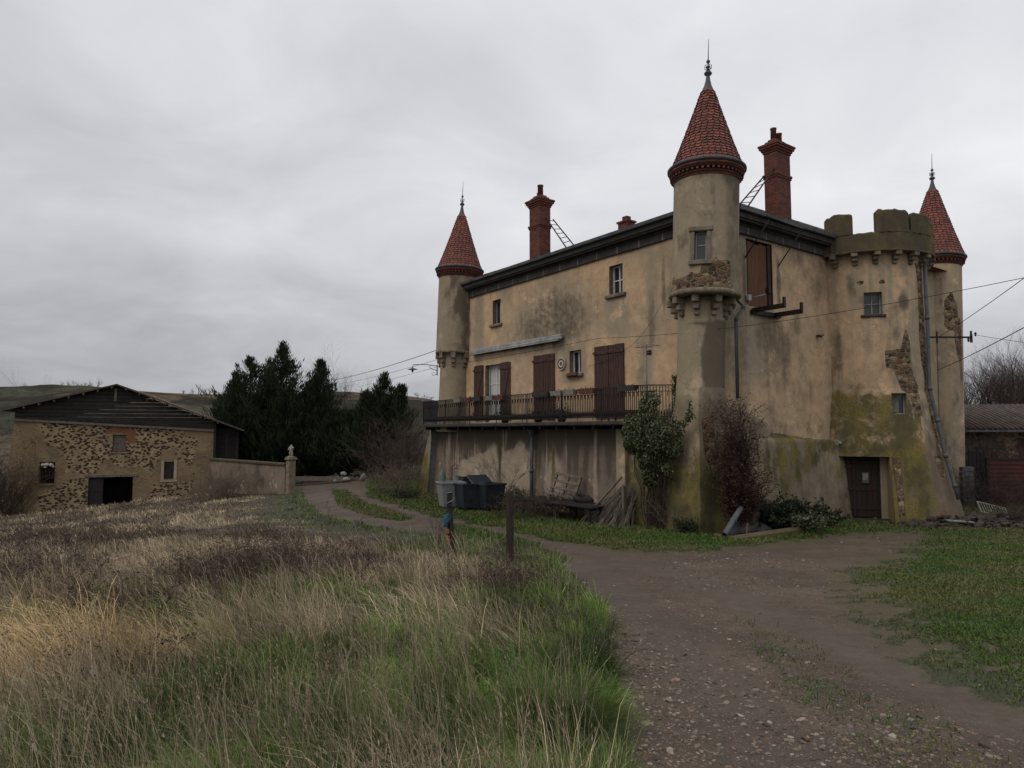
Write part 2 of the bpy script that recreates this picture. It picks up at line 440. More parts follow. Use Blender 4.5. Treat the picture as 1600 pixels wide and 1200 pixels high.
# ================================================================== CASTLE
CA = R_(35.85); CO = Vector((6.125, 20.48, 0))
CM = Matrix.Translation(CO) @ Matrix.Rotation(CA, 4, 'Z')
CMI = CM.inverted()
def CL(x, y, z=0.0): return CM @ Vector((x, y, z))
castle = empty('castle_house', CO, CA)
tag(castle, 'old castle-like country house with three pointed red turrets and a battlemented round tower', 'castle')
FA = Fr((0, 0, 0), (0, -1, 0), (-1, 0, 0))     # long facade: right = towards the near corner
FB = Fr((0, 0, 0), (1, 0, 0), (0, -1, 0))      # side facade

def lines(a, b, step, extra=()):
    v = sorted(set([round(a, 4), round(b, 4)] + [round(e, 4) for e in extra if a < e < b]))
    out = []
    for p, q in zip(v[:-1], v[1:]):
        n = max(1, int(round((q - p) / step)))
        out += [p + (q - p) * k / n for k in range(n)]
    return np.array(out + [v[-1]])
def blob(u, z, cu, cz, ru, rz, soft=.5):
    d = np.sqrt(((u - cu) / ru) ** 2 + ((z - cz) / rz) ** 2)
    return sst(1 + soft, 1 - soft, d)
def polym(u, z, poly, soft=.15):
    return sst(soft, -soft, sdf_poly(u, z, poly))
def wall_grid(name, us, zs, holes, fpos, wfun, mat, depth=.28, step=.09, parent=None, reveal=None):
    """wall sheet with real rectangular openings and their reveals"""
    eu = [h[0] for h in holes] + [h[1] for h in holes]; ez = [h[2] for h in holes] + [h[3] for h in holes]
    U_ = lines(us[0], us[1], step, eu); Z_ = lines(zs[0], zs[1], step, ez)
    u, z = np.meshgrid(U_, Z_)
    P = fpos(u, z); W = wfun(u, z)
    uc = (U_[:-1] + U_[1:]) / 2; zc = (Z_[:-1] + Z_[1:]) / 2; UC, ZC = np.meshgrid(uc, zc)
    keep = np.ones(UC.shape, bool)
    for h in holes: keep &= ~((UC > h[0]) & (UC < h[1]) & (ZC > h[2]) & (ZC < h[3]))
    return grid(name, P, keep, W, mat, parent)
def reveal(fr, a0, a1, c0, c1, depth, mats, parent, name='window_reveal', back='dark_room', b0=0.004):
    m = MB(); d = -depth
    m.add([fr(a0, b0, c0), fr(a0, d, c0), fr(a0, d, c1), fr(a0, b0, c1)], [(0, 1, 2, 3)])
    m.add([fr(a1, b0, c0), fr(a1, d, c0), fr(a1, d, c1), fr(a1, b0, c1)], [(0, 1, 2, 3)])
    m.add([fr(a0, b0, c1), fr(a0, d, c1), fr(a1, d, c1), fr(a1, b0, c1)], [(0, 1, 2, 3)])
    m.add([fr(a0, b0, c0), fr(a0, d, c0), fr(a1, d, c0), fr(a1, b0, c0)], [(0, 1, 2, 3)])
    m.add([fr(a0, d, c0), fr(a1, d, c0), fr(a1, d, c1), fr(a0, d, c1)], [(0, 1, 2, 3)], 1)
    return m.build(name, [M[mats], M[back]], parent, fix=False)
def window(fr, a0, a1, c0, c1, parent, depth=.24, bars=(1, 1), frame='greypaint', sill=None, fw=.05, curtain=None, rmat='stone_sill', label=None, surround=None, name='window'):
    w = reveal(fr, a0, a1, c0, c1, depth + .1, rmat, parent, name)
    if label: w['label'] = label
    m = MB(); b = -depth
    m.box(a0, a0 + fw, b - .05, b, c0, c1, fr); m.box(a1 - fw, a1, b - .05, b, c0, c1, fr)
    m.box(a0 + fw, a1 - fw, b - .05, b - .002, c0, c0 + fw, fr); m.box(a0 + fw, a1 - fw, b - .05, b - .002, c1 - fw, c1, fr)
    for i in range(1, bars[0] + 1):
        x = a0 + (a1 - a0) * i / (bars[0] + 1); m.box(x - .022, x + .022, b - .045, b + .004, c0 + fw, c1 - fw, fr)
    for i in range(1, bars[1] + 1):
        z = c0 + (c1 - c0) * i / (bars[1] + 1); m.box(a0 + fw, a1 - fw, b - .04, b - .006, z - .016, z + .016, fr)
    m.build('window_frame', M[frame], w)
    g = MB(); g.add([fr(a0 + .01, b - .03, c0 + .01), fr(a1 - .01, b - .03, c0 + .01), fr(a1 - .01, b - .03, c1 - .01), fr(a0 + .01, b - .03, c1 - .01)], [(0, 1, 2, 3)])
    if curtain:
        k0, k1 = curtain
        n = 24; vs = []
        for i in range(n + 1):
            a = a0 + (a1 - a0) * (k0 + (k1 - k0) * i / n); bb = b - .026 + .0 * math.sin(i * 1.9)
            vs += [fr(a, bb, c0 + .03), fr(a, bb, c1 - .03)]
        cm = MB(); cm.add(vs, [(2 * i, 2 * i + 2, 2 * i + 3, 2 * i + 1) for i in range(n)], 0, True)
        cm.build('net_curtain', M['curtain'], w, fix=False)
    g.build('window_pane', M['glass'], w, fix=False)
    if sill:
        s = MB(); s.box(a0 - sill, a1 + sill, -.03, .11, c0 - .13, c0 - .005, fr, bev=.02); s.build('window_sill', M['stone_sill'], w)
    if surround:
        s = MB(); q = surround
        s.box(a0 - q, a0 - .002, -.02, .025, c0, c1, fr, bev=.01); s.box(a1 + .002, a1 + q, -.02, .025, c0, c1, fr, bev=.01)
        s.box(a0 - q - .02, a1 + q + .02, -.02, .03, c1 + .002, c1 + q * 1.1, fr, bev=.012); s.build('window_surround', M['stone_sill'], w)
    return w

# ---- long facade (x = 0 plane, running along y)
def A_pos(u, z):
    n = (fbm(u * .6, z * .6, 0, 21) - .5) * .05 + (fbm(u * 3, z * 3, 0, 22, 3) - .5) * .014
    return np.stack([n - .0, u, z], -1)
def A_w(u, z):
    n = fbm(u * .5, z * .5, 0, 31, 5); n2 = fbm(u * 3, z * .4, 0, 32, 5)
    st = polym(u, z, [(2.2, 6.6), (2.5, 6.9), (2.0, 6.8), (1.9, 6.4)]) * .3
    dark = .10 + .85 * blob(u, z, 7.6, 7.3, 2.3, 1.2, .55) * (.35 + .9 * fbm(u * 9, z * 9, 0, 33, 3)) * .72
    grey = .04 + .40 * sst(.42, .62, n) * sst(5.2, 7.5, z + 2 * (n - .5))
    grey = np.maximum(grey, .8 * blob(u, z, 2.5, 7.6, .28, 1.9, .5)); grey = np.maximum(grey, .75 * blob(u, z, 2.8, 5.4, .35, 1.2, .6))
    grey = np.maximum(grey, .95 * polym(u, z, [(3.7, 7.75), (4.9, 7.75), (4.7, 6.5), (3.6, 6.3)], .25))
    grey = np.maximum(grey, .8 * blob(u, z, 13.0, 7.6, .4, 1.8, .5)); grey = np.maximum(grey, .7 * blob(u, z, 7.6, 7.4, 2.9, 1.5, .4))
    grey = np.maximum(grey, .9 * polym(u, z, [(5.8, 6.35), (7.15, 6.35), (7.15, 4.9), (5.8, 4.9)], .06))
    dark = np.maximum(dark, .5 * blob(u, z, 3.1, 5.0, .35, .5, .9)); dark = np.maximum(dark, .75 * blob(u, z, 10.2, 6.55, 3.4, .10, .5))
    dark = np.maximum(dark, .55 * blob(u, z, 2.55, 6.7, .18, 1.4, .7)); dark = np.maximum(dark, .55 * sst(.55, .8, n2) * sst(9.3, 8.2, z) * sst(6, 7.6, z))
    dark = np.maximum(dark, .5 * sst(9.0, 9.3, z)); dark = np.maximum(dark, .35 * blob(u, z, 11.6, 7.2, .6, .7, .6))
    grey = grey * sst(3.4, 4.4, z) + .3 * sst(4.4, 3.4, z)
    w = np.zeros(u.shape + (4,)); w[..., 0] = st; w[..., 2] = dark; w[..., 3] = grey
    return w
holesA = [(11.3, 11.92, 7.75, 8.82), (3.86, 4.52, 7.86, 8.9), (6.07, 6.72, 5.2, 6.07), (11.3, 12.5, 3.45, 5.97)]
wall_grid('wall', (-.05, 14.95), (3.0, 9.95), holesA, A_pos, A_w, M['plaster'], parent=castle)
def HA(h): return (-h[1], -h[0], h[2], h[3])
window(FA, *HA(holesA[0]), castle, sill=.14, bars=(1, 0), depth=.2)
window(FA, *HA(holesA[1]), castle, sill=.16, bars=(1, 1), frame='white', surround=None, depth=.2)
w3 = window(FA, *HA(holesA[2]), castle, sill=.14, bars=(1, 0), frame='white', depth=.2)
fw = window(FA, *HA(holesA[3]), castle, bars=(1, 2), frame='white', depth=.22, curtain=(.08, .92), name='french_window')
def shutter(fr, a0, a1, c0, c1, n, brace=True, double=False):
    m = MB(); w = (a1 - a0) / n
    for i in range(n):
        m.box(a0 + i * w + .004, a0 + (i + 1) * w - .004, .03, .062 + .006 * rnd.random(), c0 + .01 * rnd.random(), c1 - .015 * rnd.random(), fr)
    for z in (c0 + .22, c1 - .30):
        m.box(a0 - .02, a1 + .02, .068, .095, z, z + .11, fr)
    for z in (c0 + .26, c1 - .26):
        m.box(a0 - .06, a0 + (.3 if brace is False else .1), .096, .108, z, z + .04, fr)
    if brace:
        fr2 = fr; L = (c1 - c0) - .75
        p = [(a0 + .03, c0 + .36), (a0 + .13, c0 + .36), (a1 - .03, c1 - .34), (a1 - .13, c1 - .34)]
        m.prism(p, .068, .09, fr)
    return m
# the long shutters stand a little proud of the wall
s = shutter(FA, -13.35, -12.62, 3.55, 6.02, 5); s.build('shutter', M['wood_brown'], castle)['label'] = 'open brown shutter left of the french window'
s = shutter(FA, -11.26, -10.52, 3.55, 6.0, 5); s.build('shutter', M['wood_brown'], castle)['label'] = 'open brown shutter right of the french window'
for (y1, y0) in ((8.9, 7.58), (5.28, 3.8)):
    mid = -(y0 + y1) / 2
    for a0, a1 in ((-y1, mid - .01), (mid + .01, -y0)):
        s = shutter(FA, a0, a1, 3.5, 6.08, 6, brace=False); s.build('shutter', M['wood_brown'], castle)

# ---- lower wall under the balcony
def L_pos(u, z):
    n = (fbm(u * .5, z * .5, 0, 41) - .5) * .07
    return np.stack([-.42 - .10 * (3.3 - z) / 3.3 + n, u, z], -1)
def L_w(u, z):
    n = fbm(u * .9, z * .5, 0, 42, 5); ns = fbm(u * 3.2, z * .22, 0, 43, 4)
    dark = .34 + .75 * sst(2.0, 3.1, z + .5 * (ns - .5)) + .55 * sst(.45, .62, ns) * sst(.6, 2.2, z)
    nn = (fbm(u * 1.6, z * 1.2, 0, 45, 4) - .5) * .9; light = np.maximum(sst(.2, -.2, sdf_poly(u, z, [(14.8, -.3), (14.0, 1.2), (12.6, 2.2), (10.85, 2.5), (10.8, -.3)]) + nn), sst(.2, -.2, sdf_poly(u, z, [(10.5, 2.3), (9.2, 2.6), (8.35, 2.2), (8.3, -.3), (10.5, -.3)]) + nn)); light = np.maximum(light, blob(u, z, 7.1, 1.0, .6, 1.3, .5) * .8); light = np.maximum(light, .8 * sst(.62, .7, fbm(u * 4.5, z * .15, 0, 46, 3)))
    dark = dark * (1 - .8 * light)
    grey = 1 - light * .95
    moss = np.maximum(.95 * blob(u, z, 10.68, 1.5, .11, 2.2, .3), .9 * blob(u, z, 7.15, 1.2, .11, 1.7, .4)); moss = np.maximum(moss, .3 * sst(.35, 0, z))
    w = np.zeros(u.shape + (4,)); w[..., 1] = moss; w[..., 2] = dark; w[..., 3] = grey
    return w
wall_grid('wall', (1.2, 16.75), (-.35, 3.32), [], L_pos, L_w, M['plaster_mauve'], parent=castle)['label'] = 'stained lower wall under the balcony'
# brick pilaster near the big pier and the small end pier
m = MB(); m.box(-3.62, -3.2, .40, .66, -.3, 3.3, FA, bev=.02); m.build('pilaster', M['plaster'], castle)
def pier(name, F, y_in, y_out_top, y_out_bot, xt, xb, ztop, mat, wf, parent):
    pass

# ---- main corner pier (two battered faces meeting in a sharp edge)
def pier_w(s, z, f):
    n = fbm(s * 1.2, z * .9, f, 51, 5)
    moss = .26 + .66 * sst(2.9, 1.1, z + 1.2 * (n - .5)); moss = moss * (1 if f == 0 else 1.15)
    stone = 0 * s if f == 0 else 1.15 * polym(s, z, [(.15, 3.3), (.5, 3.45), (.62, 2.7), (.9, 2.0), (.6, 1.75), (.25, 2.3)], .18)
    w = np.zeros(s.shape + (4,)); w[..., 0] = stone; w[..., 1] = moss; w[..., 2] = .18 + .2 * n + (.25 if f else 0); w[..., 3] = .75
    return w
def quad_face(name, p00, p10, p11, p01, wf, mat, parent, nu=24, nz=40, label=None):
    """ruled face p00-p10 at the bottom, p01-p11 at the top"""
    p = [np.array(q, float) for q in (p00, p10, p11, p01)]
    a, b = np.meshgrid(np.linspace(0, 1, nu), np.linspace(0, 1, nz))
    P = ((1 - a) * (1 - b))[..., None] * p[0] + (a * (1 - b))[..., None] * p[1] + (a * b)[..., None] * p[2] + ((1 - a) * b)[..., None] * p[3]
    w = np.linalg.norm(p[1] - p[0])
    P = P + ((fbm(a * w * 1.5 + P[..., 2], b * 5, 0, 52)[..., None] - .5) * .03) * np.sin(np.pi * a)[..., None]
    o = grid(name, P, np.ones((nz - 1, nu - 1), bool), wf(a * w, P[..., 2]), mat, parent)
    if label: o['label'] = label
    return o
def pier_loft():
    cx, cy = -.22, .42; dP = np.array([-.9, -.64]); dP = dP / np.linalg.norm(dP); aP = math.degrees(math.atan2(dP[1], dP[0])) % 360
    cols = lines(95, 345, 2.2, [aP]); zs = lines(-.4, 4.3, .07)
    a, z = np.meshgrid(np.radians(cols), zs); t_ = np.clip((z + .3) / 4.2, 0, 1)
    Lp = 1.12 + (.84 - 1.12) * t_; P1 = np.stack([cx + dP[0] * Lp, cy + dP[1] * Lp], -1)
    Q = np.stack([-.98 + .36 * t_, 2.35 - 1.2 * t_], -1); S_ = np.stack([1.5 - .95 * t_, -.52 + .42 * t_], -1)
    left = (np.degrees(a) < aP)[..., None]; T_ = np.where(left, Q, S_); e = T_ - P1; d = np.stack([np.cos(a), np.sin(a)], -1); o = P1 - np.array([cx, cy])
    den = d[..., 0] * e[..., 1] - d[..., 1] * e[..., 0]; r = (o[..., 0] * e[..., 1] - o[..., 1] * e[..., 0]) / np.where(np.abs(den) < 1e-6, 1e-6, den)
    r = np.where((r < 0) | (r > 2.6), 2.6, r); k = sst(4.2, 3.2, z); rc = .70 + .12 * sst(4.8, 2.8, z)
    r = rc * (1 - k) + np.maximum(r, .6) * k
    P = np.stack([cx + r * np.cos(a), cy + r * np.sin(a), z], -1); P[..., :2] += ((fbm(a * 3, z * 1.2, 0, 52) - .5) * .03)[..., None]
    s_ = np.linalg.norm(P[..., :2] - P1, axis=-1); W = np.where((np.degrees(a) < aP)[..., None], pier_w(s_, z, 0), pier_w(s_, z, 1)); W[..., 1] *= sst(4.2, 3.3, z)
    W[..., 3] = .8
    return grid('corner_pier', P, np.ones((len(zs) - 1, len(cols) - 1), bool), W, M['plaster_grey'], castle, smooth=False)
pier_loft()
# ---- far end pier with olive batter
quad_face('corner_pier', (-.80, 17.7, -.4), (-.80, 16.3, -.4), (-.72, 16.0, 3.3), (-.72, 16.15, 3.3), lambda s, z: pier_w(s, z, 1) * np.array([0, 1, 1, 1]), M['plaster_grey'], castle, 14, 30, 'mossy sloping pier at the far end of the balcony')
m = MB(); m.add([(-.80, 16.3, -.4), (-.72, 16.0, 3.3), (-.4, 16.0, 3.3), (-.5, 16.3, -.4)], [(0, 1, 2, 3)]); m.tube([(-.83, 16.28, -.3), (-.76, 16.0, 3.3)], .06, 6)
m.build('pier_edge', M['planter_pale'], castle, fix=False)
m = MB(); m.add([(-.80, 17.7, -.4), (-.72, 16.15, 3.3), (0.3, 16.15, 3.3), (.3, 17.7, -.4)], [(0, 1, 2, 3)]); m.box(-.4, 3, 15.2, 16.1, -.4, 3.3); m.build('terrace_wall', M['plaster_grey'], castle, fix=False)

# ---- side facade (y = 0 plane, running along x)
def B_pos(u, z):
    n = (fbm(u * .6, z * .6, 0, 61) - .5) * .05
    return np.stack([u, n, z], -1)
def B_w(u, z):
    n = fbm(u * .7, z * .5, 0, 62, 5); ns = fbm(u * 3, z * .3, 0, 63, 4)
    grey = .22 + .9 * sst(2.9, 2.0, u + (n - .5) * 1.2) * sst(4.2, 5.2, z + 1.5 * (n - .5)); grey = np.maximum(grey, .4 * sst(.5, .65, ns))
    grey = np.clip(grey * (1 - .7 * blob(u, z, 5.6, 6.4, .9, 2.6, .6)), 0, 1)
    dark = .20 + .35 * sst(.45, .75, n) + .5 * blob(u, z, 1.5, 7.9, .16, .9, .6) + .5 * blob(u, z, 3.35, 7.9, .14, .9, .6)
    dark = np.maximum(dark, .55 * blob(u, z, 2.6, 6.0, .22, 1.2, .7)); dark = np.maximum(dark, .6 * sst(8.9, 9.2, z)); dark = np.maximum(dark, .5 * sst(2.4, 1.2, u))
    moss = .35 * sst(3.9, 3.0, z)
    w = np.zeros(u.shape + (4,)); w[..., 1] = moss; w[..., 2] = dark; w[..., 3] = grey
    return w
holesB = [(1.62, 3.02, 7.0, 9.16)]
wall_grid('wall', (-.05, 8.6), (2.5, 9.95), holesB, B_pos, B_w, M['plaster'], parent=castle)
hb = reveal(FB, 1.62, 3.02, 7.0, 9.16, .3, 'wood_dark', castle, 'loft_hatch', 'black')
m = MB()
for i in range(5): m.box(1.80 + i * .205, 2.00 + i * .205, -.12 - .01 * (i % 2), -.08, 7.03, 9.13 - .03 * (i % 3), FB)
m.build('hatch_boards', M['wood_plank'], hb)
m = MB(); m.box(2.82, 2.98, -.2, -.03, 7.02, 9.14, FB); m.box(1.63, 1.78, -.2, -.05, 7.02, 9.14, FB); m.build('hatch_post', M['door_wood'], hb)
# plinth with sloping top
def PL(u, z):
    k = sst(2.72, 3.05, z)
    return np.stack([u, -.55 + .20 * z / 2.7 + .33 * k, z - (u - 1.4) * .085 * k], -1)
def PL_w(u, z):
    n = fbm(u * .9, z * .5, 0, 71, 5); ns = fbm(u * 3.5, z * .3, 0, 72, 4)
    moss = .42 + .35 * sst(.4, .62, ns) * sst(.6, 1.8, z) ; moss = np.maximum(moss, .75 * sst(2.75, 3.0, z)); moss = moss * (1 - .9 * polym(u, z, [(3.4, 0), (3.7, 1.2), (4.6, 1.7), (5.6, 2.2), (5.8, 0)], .5))
    stone = .75 * blob(u, z, 5.1, 1.45, .3, .2, .6)
    w = np.zeros(u.shape + (4,)); w[..., 0] = stone * 0; w[..., 1] = moss; w[..., 2] = .45 + .4 * (n - .3); w[..., 3] = .8
    return w
wall_grid('plinth', (.9, 8.0), (-.35, 3.1), [], PL, PL_w, M['plaster_grey'], parent=castle)
# ---- remaining walls, plain
m = MB()
m.add([(8.6, -.02, -.4), (15.65, -.02, -.4), (15.65, -.02, 9.95), (8.6, -.02, 9.95)], [(0, 1, 2, 3)])
m.add([(15.65, 0, -.4), (15.65, 14.95, -.4), (15.65, 14.95, 9.95), (15.65, 0, 9.95)], [(0, 1, 2, 3)])
m.add([(0, 14.95, -.4), (15.65, 14.95, -.4), (15.65, 14.95, 9.95), (0, 14.95, 9.95)], [(0, 1, 2, 3)])
m.add([(0.02, 0.02, 3.2), (0.02, 14.9, 3.2), (0.02, 14.9, -.4), (0.02, 0.02, -.4)], [(0, 1, 2, 3)])
m.build('wall', M['plaster'], castle, fix=False)

# ---- cornice, gutter, roof
def eave(name, p0, p1, out, parent):
    """dark stone band, boxed cornice and zinc gutter from p0 to p1"""
    d = Vector((p1[0] - p0[0], p1[1] - p0[1], 0)); L = d.length
    fr = Fr((p0[0], p0[1], 0), d, out)
    m = MB(); n = max(1, int(round(L / 1.02)))
    for i in range(n):
        m.box(i * L / n + .014, (i + 1) * L / n - .014, -.03, .085, 9.25, 9.50, fr, bev=.008)
    m.box(0, L, -.03, .10, 9.51, 9.57, fr); m.box(0, L, -.03, .30, 9.58, 9.64, fr)
    m.prism([(0, 0)] * 0 or [(0, 9.64), (L, 9.64), (L, 9.80), (0, 9.80)], -.03, .36, fr)
    k = int(L / 1.05)
    for i in range(k):
        a = (i + .5) * L / k; m.box(a - .035, a + .035, .36, .38, 9.69, 9.75, fr, 0)
    o = m.build('cornice', M['basalt'], parent)
    j = MB(); j.box(.01, L - .01, -.02, .078, 9.255, 9.495, fr); j.build('mortar_joint', M['joint'], o)
    g = MB(); prof = [(.34, 9.90), (.36, 9.815), (.42, 9.80), (.49, 9.82), (.51, 9.92), (.485, 9.92), (.42, 9.84), (.37, 9.92)]
    vs = []; 
    for a in (0, L):
        for b, z in prof: vs.append(fr(a, b, z))
    q = len(prof); g.add(vs, [(i, (i + 1) % q, (i + 1) % q + q, i + q) for i in range(q)] + [tuple(range(q)), tuple(range(q, 2 * q))[::-1]])
    g.build('gutter', M['zinc'], parent)
eave('A', (0, 14.5), (0, .9), (-1, 0, 0), castle)
eave('B', (.7, 0), (6.45, 0), (0, -1, 0), castle)
def roofmat():
    t = NT('roof_tiles'); x, y, z = t.sep(t.coord())
    b = t.n('TexBrick'); b.offset = .5
    b.inputs['Scale'].default_value = 1; b.inputs['Brick Width'].default_value = .26; b.inputs['Row Height'].default_value = .36; b.inputs['Mortar Size'].default_value = .018
    b.inputs['Color1'].default_value = (.27, .095, .065, 1); b.inputs['Color2'].default_value = (.20, .065, .05, 1); b.inputs['Mortar'].default_value = (.03, .018, .015, 1)
    t.put(b.inputs['Vector'], t.comb(x, y, 0.0))
    c = t.mix(t.rng(t.noise(1.4, None, 6, .7), .5, .75, 0, .8), b.outputs[0], (.075, .06, .05))
    return t.done(c, .85, t.bump(b.outputs[1], -.8, .03), spec=.2)
M['roof'] = roofmat()
AP = (10.9, 7.5, 14.3); E_ = .45
c4 = [(-E_, -E_, 9.90), (15.65 + E_, -E_, 9.90), (15.65 + E_, 15.4, 9.90), (-E_, 15.4, 9.90)]
m = MB(); m.add(c4 + [AP], [(0, 1, 4), (1, 2, 4), (2, 3, 4), (3, 0, 4), (3, 2, 1, 0)])
rf = m.build('roof', M['roof'], castle)
m = MB()
for c in c4:
    d = Vector(AP) - Vector(c); k = int(d.length / .42)
    for i in range(k):
        p = Vector(c) + d * (i / k); q = Vector(c) + d * ((i + 1.12) / k); m.tube([p + Vector((0, 0, .02)), q + Vector((0, 0, .05))], [.10, .085], 7)
m.build('hip_tiles', M['lead'], rf)
m = MB()
for i in range(2):
    pass
# chimneys
def chimney(x0, y0, dx, dy, zb, zt, pots, label):
    m = MB()
    m.box(x0, x0 + dx, y0, y0 + dy, zb, zt - .55, bev=.012)
    e = .05; m.box(x0 - e, x0 + dx + e, y0 - e, y0 + dy + e, zt - 1.42, zt - 1.33, bev=.01); m.box(x0 - e * .5, x0 + dx + e * .5, y0 - e * .5, y0 + dy + e * .5, zt - 1.49, zt - 1.422)
    for i, (e, h) in enumerate(((.03, .07), (.07, .07), (.12, .09), (.15, .08))):
        z = zt - .55 + i * .082; m.box(x0 - e, x0 + dx + e, y0 - e, y0 + dy + e, z, z + .08, bev=.008)
    z = zt - .22; m.box(x0 + .02, x0 + dx - .02, y0 + .02, y0 + dy - .02, z, z + .13, bev=.03); m.box(x0 + .1, x0 + dx - .1, y0 + .1, y0 + dy - .1, z + .12, z + .22, bev=.03)
    c = m.build('chimney', M['brick'], castle); c['label'] = label
    for px, py, r, h in pots:
        q = MB(); q.lathe([(r * .8, 0), (r, 0), (r * .93, h), (r * 1.05, h + .01), (r * 1.05, h + .06), (r * .75, h + .06), (r * .75, 0)], (px, py, zt - .05), 14); q.build('chimney_pot', M['terracotta'], c)
    f = MB(); f.box(x0 - .07, x0 + dx + .07, y0 - .07, y0 + dy + .07, zb + .2, zb + .62); f.build('flashing', M['lead'], c)
    return c
chimney(5.0, 1.0, .88, .52, 9.8, 13.75, [(5.25, 1.25, .11, .42), (5.62, 1.28, .12, .32)], 'red brick chimney on the right, behind the corner turret')
chimney(1.0, 9.82, .62, .72, 9.9, 13.35, [(1.28, 10.1, .13, .45), (1.4, 10.35, .10, .2)], 'red brick chimney on the left of the roof')
m = MB(); m.box(5.0, 5.5, 8.5, 9.1, 11.2, 12.5, bev=.01); m.box(4.95, 5.55, 8.45, 9.15, 12.5, 12.58); m.box(4.98, 5.25, 8.52, 8.8, 12.58, 12.75)
m.build('chimney', M['brick'], castle)['label'] = 'short brick stub just showing above the ridge'

# ---- turrets
def tiled_cone(cx, cy, zb, zt, rb, rt, rows, parent):
    m = MB()
    def rr(t): return rb + (rt - rb) * t + .03 * (1 - t) ** 6 - .012 * math.sin(math.pi * t)
    for i in range(rows):
        t0 = i / rows; t1 = (i + 1.35) / rows
        r0 = rr(t0) + .034; r1 = rr(min(1, t1)) + .003; z0 = zb + (zt - zb) * t0; z1 = zb + (zt - zb) * min(1, t1)
        n = max(9, int(2 * math.pi * rr(t0) / .172))
        for k in range(n):
            a = 2 * math.pi * (k + .5 * (i % 2)) / n; w = math.pi / n * .93
            j = rnd.uniform(-.006, .006)
            def pt(da, zz, rad): return (cx + rad * math.cos(a + da), cy + rad * math.sin(a + da), zz)
            h = (z1 - z0)
            bot = [pt(-w, z0 + h * .30, r0 - .004 + j), pt(-w * .72, z0 + h * .10, r0 + j), pt(0, z0, r0 + .006 + j), pt(w * .72, z0 + h * .10, r0 + j), pt(w, z0 + h * .30, r0 - .004 + j)]
            top = [pt(w, z1, r1), pt(-w, z1, r1)]
            low = [(p[0] + (cx - p[0]) * .018 / max(.1, r0), p[1] + (cy - p[1]) * .018 / max(.1, r0), p[2]) for p in bot]
            m.add(bot + top + low, [(0, 1, 2, 3, 4, 5, 6), (0, 7, 8, 1), (1, 8, 9, 2), (2, 9, 10, 3), (3, 10, 11, 4)], 0)
    m.lathe([(rr(0) - .03, zb), (rr(.5) - .03, zb + (zt - zb) * .5), (rr(1) - .01, zt)], (cx, cy, 0), 24)
    return m.build('turret_roof', M['tile'], parent, fix=False)
def finial(cx, cy, z, s, top, parent):
    m = MB()
    m.lathe([(.215 * s, 0), (.12 * s, .22), (.075 * s, .40), (.065 * s, .50), (.03 * s, .52), (.11 * s, .57), (.13 * s, .62), (.09 * s, .67), (.035 * s, .70), (.028 * s, .80),
             (.07 * s, .82), (.022 * s, .85), (.022 * s, .94), (.06 * s, .97), (.06 * s, 1.02), (.018 * s, 1.06), (.016 * s, 1.12), (.007, top)], (cx, cy, z), 12)
    for k in range(6):
        a = k * math.pi / 3; d = Vector((math.cos(a), math.sin(a), 0)); o = Vector((cx, cy, z))
        m.tube([o + d * .02 + Vector((0, 0, .72)), o + d * .10 * s + Vector((0, 0, .76)), o + d * .11 * s + Vector((0, 0, .86)), o + d * .07 * s + Vector((0, 0, .90))], [.015, .012, .010, .008], 5)
    return m.build('finial', M['lead'], parent)
def brick_cornice(cx, cy, z, r, parent):
    m = MB()
    m.lathe([(r - .05, z - .02), (r + .015, z), (r + .03, z + .07), (r + .03, z + .075), (r + .06, z + .08), (r + .06, z + .14)], (cx, cy, 0), 48)
    n = 44
    for k in range(n):
        a = 2 * math.pi * k / n; fr = Fr((cx, cy, 0), (-math.sin(a), math.cos(a), 0), (math.cos(a), math.sin(a), 0))
        m.box(-.035, .035, r, r + .115, z + .14, z + .21, fr)
    m.lathe([(r, z + .20), (r + .125, z + .212), (r + .135, z + .28), (r + .15, z + .285), (r + .16, z + .35), (r, z + .36)], (cx, cy, 0), 48)
    o = m.build('brick_cornice', M['brick'], parent)
    g = MB(); g.lathe([(r + .10, z + .36), (r + .17, z + .36), (r + .205, z + .40), (r + .205, z + .45), (r + .17, z + .48), (r + .05, z + .50)], (cx, cy, 0), 48); g.build('roof_ring', M['lead'], o)
    return o
def shaft(name, cx, cy, cols, zs, rfun, wfun, mat, parent, step=.09, keepf=None):
    """cols: angles in degrees"""
    a, z = np.meshgrid(np.radians(cols), zs)
    r = rfun(a, z)
    P = np.stack([cx + r * np.cos(a), cy + r * np.sin(a), z], -1)
    W = wfun(np.degrees(a), z)
    keep = np.ones((len(zs) - 1, len(cols) - 1), bool)
    if keepf is not None:
        ac = (cols[:-1] + cols[1:]) / 2; zc = (zs[:-1] + zs[1:]) / 2; AC, ZC = np.meshgrid(ac, zc); keep &= keepf(AC, ZC)
    return grid(name, P, keep, W, mat, parent)
def radial(cx, cy, ang, r):
    a = R_(ang); return Fr((cx + r * math.cos(a), cy + r * math.sin(a), 0), (math.sin(a) * -1, math.cos(a), 0), (math.cos(a), math.sin(a), 0))
def corbels(cx, cy, r, z, n, a0, a1, parent, w=.17, outr=.26, h=.5):
    for k in range(n):
        a = a0 + (a1 - a0) * k / max(1, n - 1)
        fr = radial(cx, cy, a, r); m = MB()
        m.box(-w / 2, w / 2, -.1, outr, z - h * .38, z, fr, bev=.02); m.box(-w / 2 + .01, w / 2 - .01, -.1, outr * .66, z - h * .72, z - h * .38, fr, bev=.03); m.box(-w / 2 + .02, w / 2 - .02, -.1, outr * .34, z - h, z - h * .72, fr, bev=.03)
        m.build('corbel', M['corbel'], parent)
